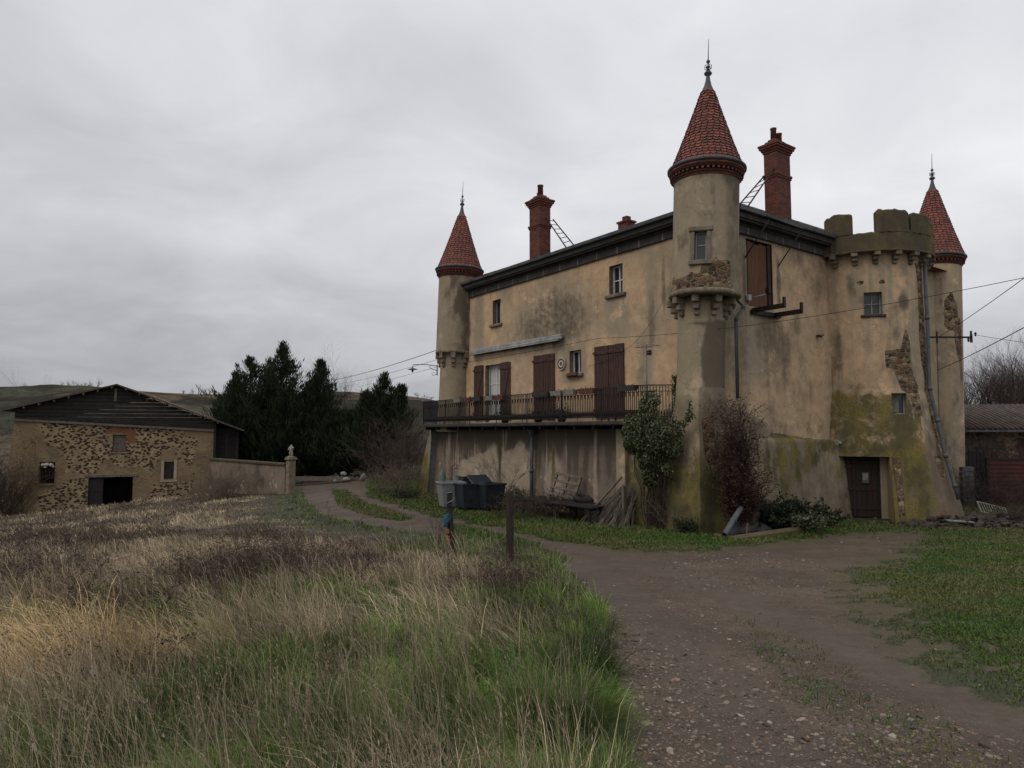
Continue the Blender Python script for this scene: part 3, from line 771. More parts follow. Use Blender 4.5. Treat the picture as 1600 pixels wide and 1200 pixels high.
# near corner turret
T1 = (-.3, .25); 
def t1w(a, z):
    n = fbm(a * .06, z * 1.4, 0, 81, 5)
    poly = [(150, 7.15), (150, 7.62), (170, 7.50), (192, 7.55), (196, 7.66), (206, 7.5), (212, 7.60), (216, 7.86), (230, 7.88), (236, 8.12), (243, 7.95), (262, 7.95), (266, 7.15)]
    d = sdf_poly(a * .017, z, [(p * .017, q) for p, q in poly])
    st = sst(.10, -.10, d + (n - .5) * .12)
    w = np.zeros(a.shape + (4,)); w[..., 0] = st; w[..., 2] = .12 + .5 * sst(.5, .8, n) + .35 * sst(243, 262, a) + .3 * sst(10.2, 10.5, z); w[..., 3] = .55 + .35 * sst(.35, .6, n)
    return w
cols = lines(95, 345, 3.2, [200.5, 221]); zs = lines(7.15, 10.55, .07, [7.98, 8.83])
tur = shaft('turret', *T1, cols, zs, lambda a, z: .97 + .05 * sst(8.2, 7.2, z), t1w, M['plaster_grey'], castle, keepf=lambda A, Z: ~((A > 200.5) & (A < 221) & (Z > 7.98) & (Z < 8.83)))
tur['label'] = 'corner turret nearest the track, plaster fallen off above its corbels'
fr = radial(*T1, 210.75, .955)
window(fr, -.175, .175, 7.98, 8.83, tur, depth=.10, bars=(0, 1), frame='greypaint', sill=.1, surround=.11, fw=.045) if False else None
def turret_window(fr, parent, w=.175, c0=7.98, c1=8.83):
    m = MB()
    for s in (-1, 1): m.box(min(s * w, s * (w + .12)), max(s * w, s * (w + .12)), -.25, .06, c0, c1, fr, bev=.012)
    m.box(-w - .17, w + .17, -.25, .09, c1 + .002, c1 + .15, fr, bev=.02); m.box(-w - .16, w + .16, -.25, .10, c0 - .14, c0 - .002, fr, bev=.02)
    m.box(-w + .05, w - .05, -.155, -.15, c0, c1, fr, 1)
    for a0, a1, z0, z1 in ((-w + .01, -w + .055, c0, c1), (w - .055, w - .01, c0, c1), (-w + .055, w - .055, c0 + .002, c0 + .05), (-w + .055, w - .055, c1 - .05, c1 - .002), (-w + .055, w - .055, (c0 + c1) / 2 + .02, (c0 + c1) / 2 + .05)):
        m.box(a0, a1, -.15, -.11, z0, z1, fr, 2)
    m.box(-.24, .24, -.30, -.26, c0 - .1, c1 + .1, fr, 3)
    return m.build('turret_window', [M['stone_sill'], M['glass'], M['greypaint'], M['black']], parent)
turret_window(fr, tur)
brick_cornice(*T1, 10.55, .97, tur); tiled_cone(*T1, 11.02, 13.55, 1.03, .17, 25, tur); finial(*T1, 13.48, .95, 1.72, tur)
m = MB(); m.lathe([(1.00, 7.2), (1.05, 7.14), (1.06, 7.05), (1.0, 7.01), (.8, 7.0)], (*T1, 0), 44, a0=100, a1=350); m.build('corbel_ring', M['corbel'], tur)
def t1l(a, z):
    n = fbm(a * .05, z * .7, 0, 83, 5)
    w = np.zeros(a.shape + (4,)); w[..., 2] = .12 + .75 * polym(a * .012, z, [(2.75 - .5, 6.2), (2.75, 6.1), (2.6, 5.4), (2.68, 4.6), (2.75, 4.0), (3.8, 3.2), (3.8, 6.4)], .12) + .25 * sst(.5, .7, n) + .5 * sst(6.75, 6.95, z)
    w[..., 3] = .85; w[..., 1] = .22 * sst(4.3, 3.6, z) + .45 * sst(2.6, .9, z); return w
cl = (-.22, .42)
shaft('turret_shaft', *cl, lines(95, 345, 3.5), lines(4.28, 7.1, .1), lambda a, z: .70 + .12 * sst(4.8, 2.8, z), t1l, M['plaster_grey'], tur)
corbels(*cl, .70, 7.02, 6, 128, 328, tur, h=.58, outr=.33, w=.2)
# far left turret
T2 = (-.2, 14.9)
def t2w(a, z):
    n = fbm(a * .05, z * .9, 0, 85, 5)
    w = np.zeros(a.shape + (4,)); w[..., 2] = .15 + .55 * sst(.5, .8, n) + .2 * sst(220, 250, a); w[..., 3] = .8; return w
tl = shaft('turret', *T2, lines(60, 330, 4), lines(6.75, 10.35, .12), lambda a, z: .97 + 0 * z, t2w, M['plaster_grey'], castle)
tl['label'] = 'slim turret at the far left corner'
brick_cornice(*T2, 10.3, .97, tl); tiled_cone(*T2, 10.77, 13.45, 1.03, .16, 24, tl); finial(*T2, 13.38, .9, 1.75, tl)
m = MB(); m.lathe([(.98, 6.78), (1.0, 6.72), (.96, 6.66), (.6, 6.65)], (*T2, 0), 36, a0=60, a1=330); m.build('corbel_ring', M['corbel'], tl)
shaft('turret_shaft', *T2, lines(60, 330, 5), lines(3.0, 6.75, .15), lambda a, z: .74 + .05 * sst(5, 3, z), t2w, M['plaster_grey'], tl)
corbels(*T2, .74, 6.68, 6, 110, 310, tl, h=.66, outr=.24, w=.22)
# right hand tower turret (to the ground)
T3 = (15.65, .56)
def t3w(a, z):
    n = fbm(a * .06, z * .9, 0, 87, 5)
    A_ = a * .0183
    pol = [(225 * .0183, 8.6), (240 * .0183, 8.9), (252 * .0183, 8.5), (268 * .0183, 7.4), (275 * .0183, 6.3), (262 * .0183, 5.8), (252 * .0183, 6.6), (245 * .0183, 7.3), (226 * .0183, 7.5)]
    w = np.zeros(a.shape + (4,)); w[..., 0] = sst(.16, -.16, sdf_poly(A_, z, pol) + (n - .5) * .3); w[..., 1] = .45 * sst(4.5, 2.5, z) * sst(235, 215, a); w[..., 2] = .3 + .4 * sst(.5, .8, n); w[..., 3] = .55; return w
tr = shaft('turret', *T3, lines(150, 380, 4), lines(-.4, 10.3, .12), lambda a, z: 1.07 + 0 * z, t3w, M['plaster'], castle)
tr['label'] = 'full height turret at the far right, behind the round tower'
brick_cornice(*T3, 10.25, 1.07, tr); tiled_cone(*T3, 10.72, 13.85, 1.16, .18, 26, tr); finial(*T3, 13.78, .95, 1.75, tr)

# ---- round battlemented tower
TC = (8.6, 0.0); PH = 218.0; D0, D1, DZ = -1.52, .24, 2.17; W0, W1, WZ0, WZ1 = .46, .93, 3.6, 4.32
def rbase(z): return 2.15 + .85 * np.clip((4.45 - z) / 4.45, 0, 1) ** 1.2 + .04 * sst(4.5, 4.2, z)
def tw(a, z):
    n = fbm(a * .08, z * 1.1, 0, 91, 5); n2 = fbm(a * .3, z * .5, 0, 92, 4); S = a * .0384
    def pl(q): return [(p * .0384, r) for p, r in q]
    st = sst(.12, -.12, sdf_poly(S, z, pl([(247, 6.5), (243, 6.15), (241, 5.85), (226, 5.8), (226, 5.2), (234, 5.1), (240, 4.4), (247, 4.3), (252, 3.6), (258, 3.5), (258, 4.6), (252, 5.2), (251, 6.0)])) + (n - .5) * .22)
    st = np.maximum(st, sst(.10, -.06, sdf_poly(S, z, pl([(263, 8.9), (275, 8.9), (277, 4.5), (281, 4), (281, 2), (268, 2), (268, 5), (262, 6.5), (266, 7.6)])) + (n2 - .5) * .4))
    st = np.maximum(st, .8 * polym(S, z, pl([(262, 2.2), (262, 1.5), (270, 1.4), (271, 2.2)]), .06))
    st = np.maximum(st, 1.0 * sst(.06, -.06, sdf_poly(S, z, pl([(224.5, 2.2), (230, 2.1), (229, 0), (224.5, -.3)])) + (n2 - .5) * .3) * .6)
    st = np.maximum(st, .62 * np.maximum(blob(a, z, 208, 8.2, 3.5, .08, .4), blob(a, z, 226, 8.17, 3.5, .09, .4)))
    moss = .75 * sst(4.75, 4.2, z + (n - .5) * .5) * sst(262, 246, a + 25 * (n2 - .5)); moss = np.maximum(moss, .95 * polym(S, z, pl([(226, 3.7), (243, 3.7), (250, 2.2), (240, 1.6), (234, .4), (227, .4)]), .3))
    w = np.zeros(a.shape + (4,)); w[..., 0] = st; w[..., 1] = moss * 1.0; w[..., 2] = .22 + .35 * sst(.45, .75, n) + .55 * sst(3.8, .8, z) + .35 * sst(9.0, 9.3, z) + .5 * blob(a, z, 246, 7.5, 5, .3, .6); w[..., 3] = .15 + .5 * sst(.4, .7, n2)  # darkening towards the ground is shade painted in, over the stain noise
    return w
def base_part():
    zs = lines(-.4, 4.5, .07, [DZ, WZ0, WZ1]); s_cols = [D0, (D0 + D1) * .5, D1, W0, W1]
    zz = zs[:, None]
    r = rbase(zz)
    angs = [np.degrees(np.arcsin(s / r)) + PH for s in s_cols]
    L0 = np.full_like(angs[0], 150.0); L1 = np.full_like(angs[0], 345.0)
    segs = [(L0, angs[0], 14), (angs[0], angs[2], 14), (angs[2], angs[3], 3), (angs[3], angs[4], 6), (angs[4], L1, 50)]
    cols = []
    tagc = []
    for i, (p, q, n) in enumerate(segs):
        for k in range(n): cols.append(p + (q - p) * k / n); tagc.append(i)
    cols.append(L1)
    a = np.concatenate(cols, 1); rr = rbase(zz + 0 * a) + (fbm(a * .08, zz + 0 * a, 0, 95) - .5) * .06 * sst(4.5, 4.0, zz)
    # keep jambs straight
    P = np.stack([TC[0] + rr * np.cos(np.radians(a)), TC[1] + rr * np.sin(np.radians(a)), zz + 0 * a], -1)
    W = tw(a, zz + 0 * a); zc = (zs[:-1] + zs[1:]) / 2; tg = np.array(tagc)
    keep = ~(((tg[None, :] == 1) & (zc[:, None] < DZ)) | ((tg[None, :] == 3) & (zc[:, None] > WZ0) & (zc[:, None] < WZ1)))
    return grid('round_tower', P, keep, W, M['plaster'], castle)
tower = base_part(); tower['label'] = 'stout round tower with mossy flared base and battlements'
cols = lines(150, 345, 1.6, [210.5, 225.5]); zs = lines(4.5, 9.35, .08, [7.06, 7.83])
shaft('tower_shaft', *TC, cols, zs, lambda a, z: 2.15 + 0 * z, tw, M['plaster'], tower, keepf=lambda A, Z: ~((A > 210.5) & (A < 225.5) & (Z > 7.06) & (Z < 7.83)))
def small_window(fr, w, c0, c1, parent, cross=True, sill='corbel', depth=.2):
    m = MB(); d = depth + .1
    for s in (-1, 1): m.add([fr(s * w, .05, c0), fr(s * w, -d, c0), fr(s * w, -d, c1), fr(s * w, .05, c1)], [(0, 1, 2, 3)])
    for z in (c0, c1): m.add([fr(-w, .05, z), fr(-w, -d, z), fr(w, -d, z), fr(w, .05, z)], [(0, 1, 2, 3)])
    m.box(-w + .02, w - .02, -depth - .06, -depth - .05, c0, c1, fr, 1)
    fw_ = .05
    for a0, a1, z0, z1 in ((-w, -w + fw_, c0, c1), (w - fw_, w, c0, c1), (-w + fw_, w - fw_, c0, c0 + fw_), (-w + fw_, w - fw_, c1 - fw_, c1), (-.02, .02, c0 + fw_, c1 - fw_), (-w + fw_, w - fw_, (c0 + c1) / 2 - .015, (c0 + c1) / 2 + .015)):
        if not cross and a0 == -w + fw_ and z1 - z0 < .04: continue
        m.box(a0, a1, -depth - .045, -depth, z0, z1, fr, 2)
    m.box(-w - .12, w + .12, -.05, .07, c0 - .10, c0 - .01, fr, 3, bev=.02)
    return m.build('tower_window', [M['plaster_grey'], M['glass'], M['greypaint'], M[sill]], parent, fix=False)
small_window(radial(*TC, 218, 2.13), .28, 7.06, 7.83, tower, sill='basalt')
ns = Vector((math.cos(R_(PH)), math.sin(R_(PH)), 0)); tn = Vector((-ns.y, ns.x, 0))
frD = Fr((TC[0], TC[1], 0), tn, ns)     # a = s coordinate, b = distance from the tower axis
# lower window
fl = Fr(frD((W0 + W1) / 2, 2.02, 0), tn, ns); lw = small_window(fl, (W1 - W0) / 2, WZ0, WZ1, tower, cross=False)
m = MB(); m.box((W0 + W1) / 2 - .2, (W0 + W1) / 2 + .05, 1.83, 1.835, WZ0 + .08, WZ1 - .05, frD); m.build('white_blind', M['planter_pale'], lw)
# door recess
m = MB(); b1, b0 = 2.62, 2.02
for s_, o_ in ((D0, 2.72), (D1, 2.99)):
    m.add([frD(s_, 2.45, -.4), frD(s_, b0, -.4), frD(s_, b0, DZ), frD(s_, 2.38, DZ)], [(0, 1, 2, 3)])
    m.add([frD(s_, o_ * .0 + (rbase(0.) ** 2 - s_ ** 2) ** .5 + .01, -.4), frD(s_, 2.4, -.4), frD(s_, 2.3, DZ), frD(s_, (rbase(DZ) ** 2 - s_ ** 2) ** .5 + .01, DZ)], [(0, 1, 2, 3)])
m.add([frD(D0, b0, DZ), frD(D1, b0, DZ), frD(D1, (rbase(DZ) ** 2 - D1 ** 2) ** .5 + .01, DZ), frD(D0, (rbase(DZ) ** 2 - D0 ** 2) ** .5 + .01, DZ)], [(0, 1, 2, 3)])
m.build('door_reveal', M['plaster_grey'], tower, fix=False)
DB = 1.98
m = MB(); a = D0 + .02; n = 9; w_ = (D1 - .28 - a) / n
for leaf in range(1):
    for i in range(n): m.box(a + i * w_ + .004, a + (i + 1) * w_ - .004, DB - .05, DB + .004 * (i % 3), 0.10, DZ - .14, frD)
for z in (.35, 1.0, 1.75): m.box(a, a + n * w_ / 2 - .01, DB + .01, DB + .035, z, z + .12, frD); m.box(a + n * w_ / 2 + .01, a + n * w_, DB + .01, DB + .035, z, z + .12, frD)
m.box(a + n * w_ / 2 - .03, a + n * w_ / 2 + .03, DB + .012, DB + .05, .1, DZ - .14, frD)
door = m.build('double_door', M['door_wood'], castle)
m = MB(); m.box(D0, D1 - .2, DB - .06, DB + .06, DZ - .14, DZ - .002, frD); m.box(D1 - .28, D1 - .2, DB - .06, DB + .05, .0, DZ - .14, frD); m.box(D0, D1, DB - .3, DB - .06, -.3, DZ, frD, 1); m.box(D1 - .2, D1, DB - .1, DB + .12, -.3, DZ - .002, frD, 2)
m.build('door_frame', [M['wood_dark'], M['black'], M['plaster_grey']], door)
m = MB(); m.box(D0 + .05, D1 - .02, 2.05, 2.75, -.2, .06, frD, bev=.02); m.build('door_step', M['block'], castle)
m = MB(); m.box(-.52, -.30, DB + .04, DB + .052, 1.25, 1.62, frD); m.box(-.49, -.33, DB + .052, DB + .056, 1.36, 1.58, frD, 1); m.build('notice_sheet', [M['zinc'], M['planter_pale']], door)
# battlements: ring wall with merlons
def ring_pts():
    m = MB()
    def seg(a0, a1, z0, z1, ri, ro, chip=0.0):
        n = max(2, int((a1 - a0) / 1.8)); ro0 = ro - .03
        vs = []
        for k in range(n + 1):
            a = R_(a0 + (a1 - a0) * k / n); zt = z1 + .10 * (float(vnoise(a * 9, z1, 0, 77)) - .5) + rnd.uniform(-.018, .018) - chip * (k / n) * .3 - (.07 if k in (0, n) else 0); ro = ro0 + rnd.uniform(-.012, .012)
            for r, z in ((ro, z0), (ro - .01, zt - .05), (ro - .04, zt), (ri, zt), (ri, z0)): vs.append((TC[0] + r * math.cos(a), TC[1] + r * math.sin(a), z))
        fs = []
        for k in range(n):
            for j in range(4): p = k * 5 + j; fs.append((p, p + 1, p + 6, p + 5))
        fs += [(0, 1, 2, 3, 4), tuple(n * 5 + j for j in (4, 3, 2, 1, 0))]
        m.add(vs, fs)
    seg(-180 + 0, 180, 9.22, 9.90, 2.15, 2.5)
    mer = [(182, 203.5, 10.62), (221, 247, 10.64), (249.5, 277, 10.58), (295, 318, 10.6), (336, 358, 10.6), (14, 36, 10.6), (52, 76, 10.6), (92, 116, 10.6), (130, 152, 10.35), (160, 174, 10.25)]
    for a0, a1, z in mer: seg(a0, a1, 9.86, z, 2.15, 2.5, .4 if z < 10.5 else 0)
    return m
batt = ring_pts().build('battlements', M['moss_stone'], tower)
at_ = batt.data.attributes.new('W', 'FLOAT_COLOR', 'POINT')
for i, v in enumerate(batt.data.vertices):
    a = math.degrees(math.atan2(v.co.y, v.co.x - TC[0])) % 360
    at_.data[i].color = (.16 + .22 * float(vnoise(a * .12, v.co.z * 3, 0, 5)), .20 + .30 * float(vnoise(a * .09, v.co.z * 2, 0, 6)) + .18 * float(sst(240, 272, a)), .30 + .5 * float(vnoise(a * .2, v.co.z * 2.5, 0, 7)), .5)
m = MB(); m.lathe([(2.14, 9.22), (2.5, 9.215), (2.5, 9.25)], (*TC, 0), 60, a0=150, a1=400); m.lathe([(0, 9.6), (2.2, 9.6)], (*TC, 0), 30); m.build('walkway', M['corbel'], tower, fix=False)
corbels(*TC, 2.14, 9.23, 9, 187.5, 322, tower, w=.21, outr=.34, h=.42)
def drain(name, path, r=.055, brackets=(), cone=None):
    m = MB(); m.tube(path, r, 8)
    for i in range(1, len(path) - 1): m.tube([Vector(path[i]) - (Vector(path[i]) - Vector(path[i - 1])).normalized() * .07, Vector(path[i]) + (Vector(path[i + 1]) - Vector(path[i])).normalized() * .07], r * 1.22, 8)
    for (p, q) in brackets: m.tube([p, q], r * 1.3, 8)
    if cone: m.lathe([(r, -.25), (r * 1.1, -.2), (r * 2.4, 0), (r * 2.5, .05), (r * 2.1, .05), (r, -.1)], cone, 8)
    return m.build(name, M['pipe'], castle)
def tp(a, r, z): return (TC[0] + r * math.cos(R_(a)), TC[1] + r * math.sin(R_(a)), z)
drain('drainpipe', [tp(273, 2.27, 9.0), tp(274, 2.27, 7.0), tp(272.5, 2.27, 4.5), tp(271, 2.5, 3.4), tp(270, 2.72, 2.2), tp(270.5, 2.95, 1.2), tp(270.5, 3.05, .75)], .065, cone=tp(273, 2.27, 9.05))['label'] = 'grey downpipe following the crack in the round tower'
drain('drainpipe', [(-.42, 14.3, 9.85), (-.1, 14.05, 9.5), (-.08, 14.02, 6.95), (-.08, 14.2, 6.6), (-.08, 14.22, 3.4)], .06)
drain('drainpipe', [(.72, -.30, 9.85), (.74, -.06, 9.55), (.74, -.06, 7.2), (.60, -.62, 6.75), (.44, -.42, 6.4), (.44, -.42, 4.0)], .05)['label'] = 'downpipe bending round the near turret'
m = MB(); m.tube([(.44, -.44, 4.1), (.46, -.5, 3.5)], .02, 6); m.build('drainpipe_tail', M['wire'], castle)
drain('drainpipe', [(-.63, 8.25, 3.0), (-.66, 8.25, 1.5), (-.66, 8.25, -.1)], .075, cone=(-.63, 8.25, 3.05))

# turrets tilted very slightly to stand in for camera roll
def lean(o, px, py, pz, deg):
    o.matrix_basis = Matrix.Translation((px, py, pz)) @ Matrix.Rotation(R_(deg), 4, Vector((.586, .81, 0))) @ Matrix.Translation((-px, -py, -pz))
lean(tur, -.22, .42, 4.3, 2.0); lean(tl, *T2, 3.3, 1.9); lean(tr, *T3, 0, 1.7)
# ---- balcony
m = MB(); Y0, Y1 = 1.65, 16.0
m.prism([(-16.05, 3.22), (-16.05, 3.36), (-1.6, 3.36), (-1.6, 3.22)], 0.0, 1.28, FA)
m.add([(-1.28, 1.6, 3.22), (-1.28, 1.6, 3.36), (-.35, .85, 3.36), (-.35, .85, 3.22), (0, 1.6, 3.22), (0, 1.6, 3.36)], [(0, 1, 2, 3), (1, 5, 2), (0, 3, 4)])
m.box(-16.05, -1.6, 1.22, 1.31, 3.24, 3.34, FA, bev=.01)
bal = m.build('balcony', M['slab'], castle, fix=False)
m = MB()
for k in range(15):
    y = 2.2 + k * .97; m.box(-y - .04, -y + .04, .0, 1.2, 3.10, 3.215, FA)
m.build('balcony_joist', M['iron'], bal)
m = MB()
def rail_run(p0, p1):
    p0, p1 = Vector(p0), Vector(p1); d = p1 - p0; L = d.length; d.normalize(); fr = Fr(p0, d, (d.y, -d.x, 0))
    m.box(0, L, -.022, .022, 1.06, 1.09, fr); m.box(0, L, -.014, .014, .10, .12, fr); m.box(0, L, -.014, .014, .88, .897, fr)
    n = int(L / .088)
    for k in range(n + 1):
        a = L * k / n
        m.box(a - .010, a + .010, -.010, .010, .03 if k % 9 == 0 else .10, 1.07, fr)
        if k < n:
            c = a + L / n / 2
            if k % 2 == 0:
                for s in (-1, 1):
                    pts = [fr(c + s * .01, 0, .88), fr(c + s * .045, 0, .93), fr(c + s * .05, 0, .99), fr(c + s * .022, 0, 1.03), fr(c + s * .012, 0, .985)]
                    m.tube(pts, .006, 4, caps=False)
                m.tube([fr(c, 0, .88), fr(c, 0, .72)], [.020, .004], 4); m.tube([fr(c - .05, 0, .80), fr(c, 0, .76), fr(c + .05, 0, .80)], .006, 4, caps=False)
            m.tube([fr(c, 0, .12), fr(c, 0, .24), fr(c, 0, .34)], [.012, .026, .004], 4)
            m.tube([fr(c - .045, 0, .14), fr(c - .05, 0, .2), fr(c, 0, .17), fr(c + .05, 0, .2), fr(c + .045, 0, .14)], .006, 4, caps=False)
    for a in [0, L] + [i * 2.05 for i in range(1, int(L / 2.05) + 1)]: m.box(a - .015, a + .015, -.015, .015, -.02, 1.09, fr)
rz_ = 3.37
rail_run((-1.22, 16.0, rz_), (-1.22, 1.65, rz_)); rail_run((-1.22, 1.65, rz_), (-.42, .98, rz_)); rail_run((-.3, 16.0, rz_), (-1.22, 16.0, rz_))
m.build('railing', M['iron'], bal)
# back-wall of small fittings on the castle
m = MB(); frA = FA
m.box(-13.45, -7.05, .04, .20, 6.60, 6.76, FA, bev=.03); m.tube([FA(-13.47, .15, 6.58), FA(-7.0, .15, 6.6)], .06, 10); m.box(-13.4, -7.1, .19, .26, 6.50, 6.545, FA, bev=.01)
m.build('awning_cassette', [M['alu']], castle)
# hoist frame above the hatch
m = MB()
for (x, xt) in ((1.52, 1.98), (3.34, 3.82)): m.tube([(x, -.03, 8.5), (xt, -.62, 9.66)], .022, 6); m.tube([(xt, -.62, 9.60), (xt, -.55, 9.86)], .02, 6)
m.tube([(1.9, -.62, 9.74), (3.9, -.62, 9.70)], .035, 6); m.tube([(1.98, -.62, 9.76), (1.98, -.1, 9.95)], .02, 5); m.tube([(3.82, -.62, 9.72), (3.82, -.1, 9.95)], .02, 5)
m.tube([(2.9, -.62, 9.74), (2.9, -.1, 9.95)], .02, 5)
m.build('hoist_frame', M['iron'], castle)
m = MB()
def beam(p, q, w=.05, h=.07):
    p, q = Vector(p), Vector(q); d = (q - p).normalized(); fr = Fr(p, d, d.cross(Vector((0, 0, 1)))); m.box(0, (q - p).length, -w, w, -h, h, fr)
beam((1.9, .1, 6.86), (1.9, -1.12, 6.86)); beam((2.95, .1, 6.80), (2.95, -1.05, 6.80)); beam((1.75, -.06, 6.80), (3.3, -.06, 6.80)); m.box(1.85, 1.95, -1.14, -1.08, 6.8, 7.12); m.box(2.9, 3.0, -1.07, -1.01, 6.74, 7.08)
m.build('platform_bracket', M['iron'], castle)
m = MB(); m.box(1.52, 1.68, -.14, -.02, 7.12, 7.32, bev=.02); m.build('junction_box', M['white_plastic'], castle)
m = MB(); m.box(5.55, 5.62, -.12, 0, 6.3, 6.38); m.tube([(5.58, -.12, 6.34), (5.5, -.2, 6.28)], .03, 6); m.tube([(5.6, -.1, 6.3), (5.75, -.16, 6.38)], .025, 6); m.build('wall_insulator', M['iron_rust'], castle)
m = MB(); m.lathe([(0, -.05), (.05, -.03), (.06, .02), (0, .06)], (6.1, -.42, 2.62), 8); m.box(6.0, 6.05, -.4, -.2, 2.55, 2.62); m.build('wall_lamp', M['white_plastic'], castle)
# ================================================================== CAMERA, SKY, LIGHT
F_ = 1070.0; TH = math.atan(75 / F_); HC = 3.0
def at(x, y, d):
    """a measured photo point at forward distance d"""
    a = (x - 800) / F_; b = (600 - y) / F_
    r = (a, math.cos(TH) - b * math.sin(TH), math.sin(TH) + b * math.cos(TH)); t = d / r[1]
    return Vector((r[0] * t, d, r[2] * t + HC))
cam = bpy.data.cameras.new('camera'); co = bpy.data.objects.new('camera', cam); COL.objects.link(co)
co.location = (0, 0, HC); co.rotation_euler = (math.pi / 2 + TH, 0, 0)
cam.sensor_width = 36; cam.lens = 36 * F_ / 1600; cam.clip_end = 5000; cam.clip_start = .05
sc.camera = co
SUN_EL, SUN_AZ = 48, 235      # soft light from behind the clouds, front left
w = bpy.data.worlds.new('World'); sc.world = w; w.use_nodes = True
t = w.node_tree; t.nodes.clear()
def wn(ty, **k):
    x = t.nodes.new('ShaderNode' + ty)
    for a, b in k.items(): setattr(x, a, b)
    return x
L = t.links.new
out = wn('OutputWorld'); sky = wn('TexSky', sky_type='NISHITA'); sky.sun_disc = False
sky.sun_elevation = R_(SUN_EL); sky.sun_rotation = R_(SUN_AZ); sky.air_density = 1.5; sky.dust_density = 4
bg1 = wn('Background'); bg1.inputs[1].default_value = .05; L(sky.outputs[0], bg1.inputs[0])
tc = wn('TexCoord'); sp = wn('SeparateXYZ'); L(tc.outputs['Generated'], sp.inputs[0])
def M2(op, a, b, cl=False):
    x = wn('Math', operation=op, use_clamp=cl)
    for i, v in enumerate((a, b)):
        if isinstance(v, (int, float)): x.inputs[i].default_value = v
        else: L(v, x.inputs[i])
    return x.outputs[0]
def MR(v, a, b, c, d):
    x = wn('MapRange', interpolation_type='SMOOTHSTEP'); L(v, x.inputs[0])
    for i, q in enumerate((a, b, c, d)): x.inputs[i + 1].default_value = q
    return x.outputs[0]
zz = M2('MAXIMUM', sp.outputs[2], 0.0); den = M2('ADD', zz, .26)
cb = wn('CombineXYZ'); L(M2('DIVIDE', sp.outputs[0], den), cb.inputs[0]); L(M2('DIVIDE', sp.outputs[1], den), cb.inputs[1]); cb.inputs[2].default_value = 0
def WN(sc_, det, loc, rough=.55, dist=.3):
    mp = wn('Mapping'); L(cb.outputs[0], mp.inputs[0]); mp.inputs['Location'].default_value = loc; mp.inputs['Scale'].default_value = (1, 1, 1)
    x = wn('TexNoise'); L(mp.outputs[0], x.inputs['Vector']); x.inputs['Scale'].default_value = sc_; x.inputs['Detail'].default_value = det; x.inputs['Roughness'].default_value = rough; x.inputs['Distortion'].default_value = dist
    return x.outputs[0]
n1 = WN(.55, 5, (3.2, 1.3, 0)); n2 = WN(1.9, 7, (2.2, 3.1, 0), .55, .5)
mixn = M2('ADD', M2('MULTIPLY', n1, .52), M2('MULTIPLY', n2, .48))
grad = MR(zz, .0, .30, .0, 1.0)
v = M2('ADD', M2('MULTIPLY', M2('SUBTRACT', mixn, .5), 1.6), M2('MULTIPLY', grad, .50))
# brighter to the right of the view, duller to the left
v = M2('ADD', v, M2('MULTIPLY', sp.outputs[0], .16))
v = M2('ADD', v, .20)
cr = wn('ValToRGB'); L(v, cr.inputs[0]); e = cr.color_ramp.elements
e[0].position = 0; e[0].color = (.36, .37, .40, 1); e[1].position = 1; e[1].color = (.90, .90, .93, 1)
for p, c in ((.25, (.47, .48, .51)), (.5, (.61, .615, .65)), (.75, (.76, .765, .80))):
    q = e.new(p); q.color = (*c, 1)
zen = MR(zz, .45, 1.0, 1.0, 1.75)
bg2 = wn('Background'); L(cr.outputs[0], bg2.inputs[0]); L(zen, bg2.inputs[1])
mx = wn('MixShader'); mx.inputs[0].default_value = .96; L(bg1.outputs[0], mx.inputs[1]); L(bg2.outputs[0], mx.inputs[2]); L(mx.outputs[0], out.inputs[0])
sl = bpy.data.lights.new('sun', 'SUN'); sl.energy = .85; sl.angle = R_(30); sl.color = (1, .91, .80)
so = bpy.data.objects.new('sun', sl); COL.objects.link(so)
# sky_rotation 0 = sun towards +Y, clockwise seen from above
az = R_(SUN_AZ); el = R_(SUN_EL)
sd = Vector((math.sin(az) * math.cos(el), math.cos(az) * math.cos(el), math.sin(el)))
so.rotation_euler = sd.to_track_quat('Z', 'Y').to_euler()
vs = sc.view_settings; vs.view_transform = 'Standard'; vs.look = 'None'; vs.exposure = 0; vs.gamma = 1

# ================================================================== GROUND
def nl(segs):
    o = []
    for a, b, s in segs: o += list(np.arange(a, b, s))
    return np.array(o + [segs[-1][1]])
xs = nl([(-900, -200, 100), (-200, -60, 14), (-60, -26, 1.5), (-26, -12, .5), (-12, -4, .2), (-4, 6, .08), (6, 14, .2), (14, 30, .8), (30, 60, 3), (60, 200, 14), (200, 900, 100)])
ys = nl([(-60, -6, 6), (-6, 1, 1), (1, 10, .08), (10, 24, .14), (24, 50, .35), (50, 90, 2), (90, 200, 11), (200, 900, 70)])
X, Y = np.meshgrid(xs, ys); Z = GZ(X, Y)
gm = grass_mask(X, Y); gm[(np.hypot(X, Y) > 70)] = 1
W = np.zeros(X.shape + (4,)); W[..., 0] = gm
W[..., 1] = np.clip(sst(-1.3, .2, sdf_poly(X, Y, TRACK)) * 1.0, 0, 1) * sst(1.8, 4, X + .12 * Y) ; W[..., 3] = 1
W[..., 2] = sst(1.0, 3.0, sdf_poly(X, Y, TRACK)) * sst(1, -1, X)          # dry field
RUTS = [[(1.35, 2), (1.55, 5), (1.6, 8), (1.5, 11.5), (1.1, 14.6), (-.3, 17.3), (-2.8, 21), (-5, 24), (-9, 33.5), (-13, 46)], [(4.6, 2), (3.4, 4.6), (3.2, 6.5), (3.1, 9), (2.9, 12), (2.2, 15), (1.0, 17.8), (-1, 21.2), (-4.0, 26.8), (-8, 38)]]
def rutd(X, Y):
    return np.minimum.reduce([np.minimum.reduce([sdf_poly(X, Y, [p, q]) for p, q in zip(r[:-1], r[1:])]) for r in RUTS])
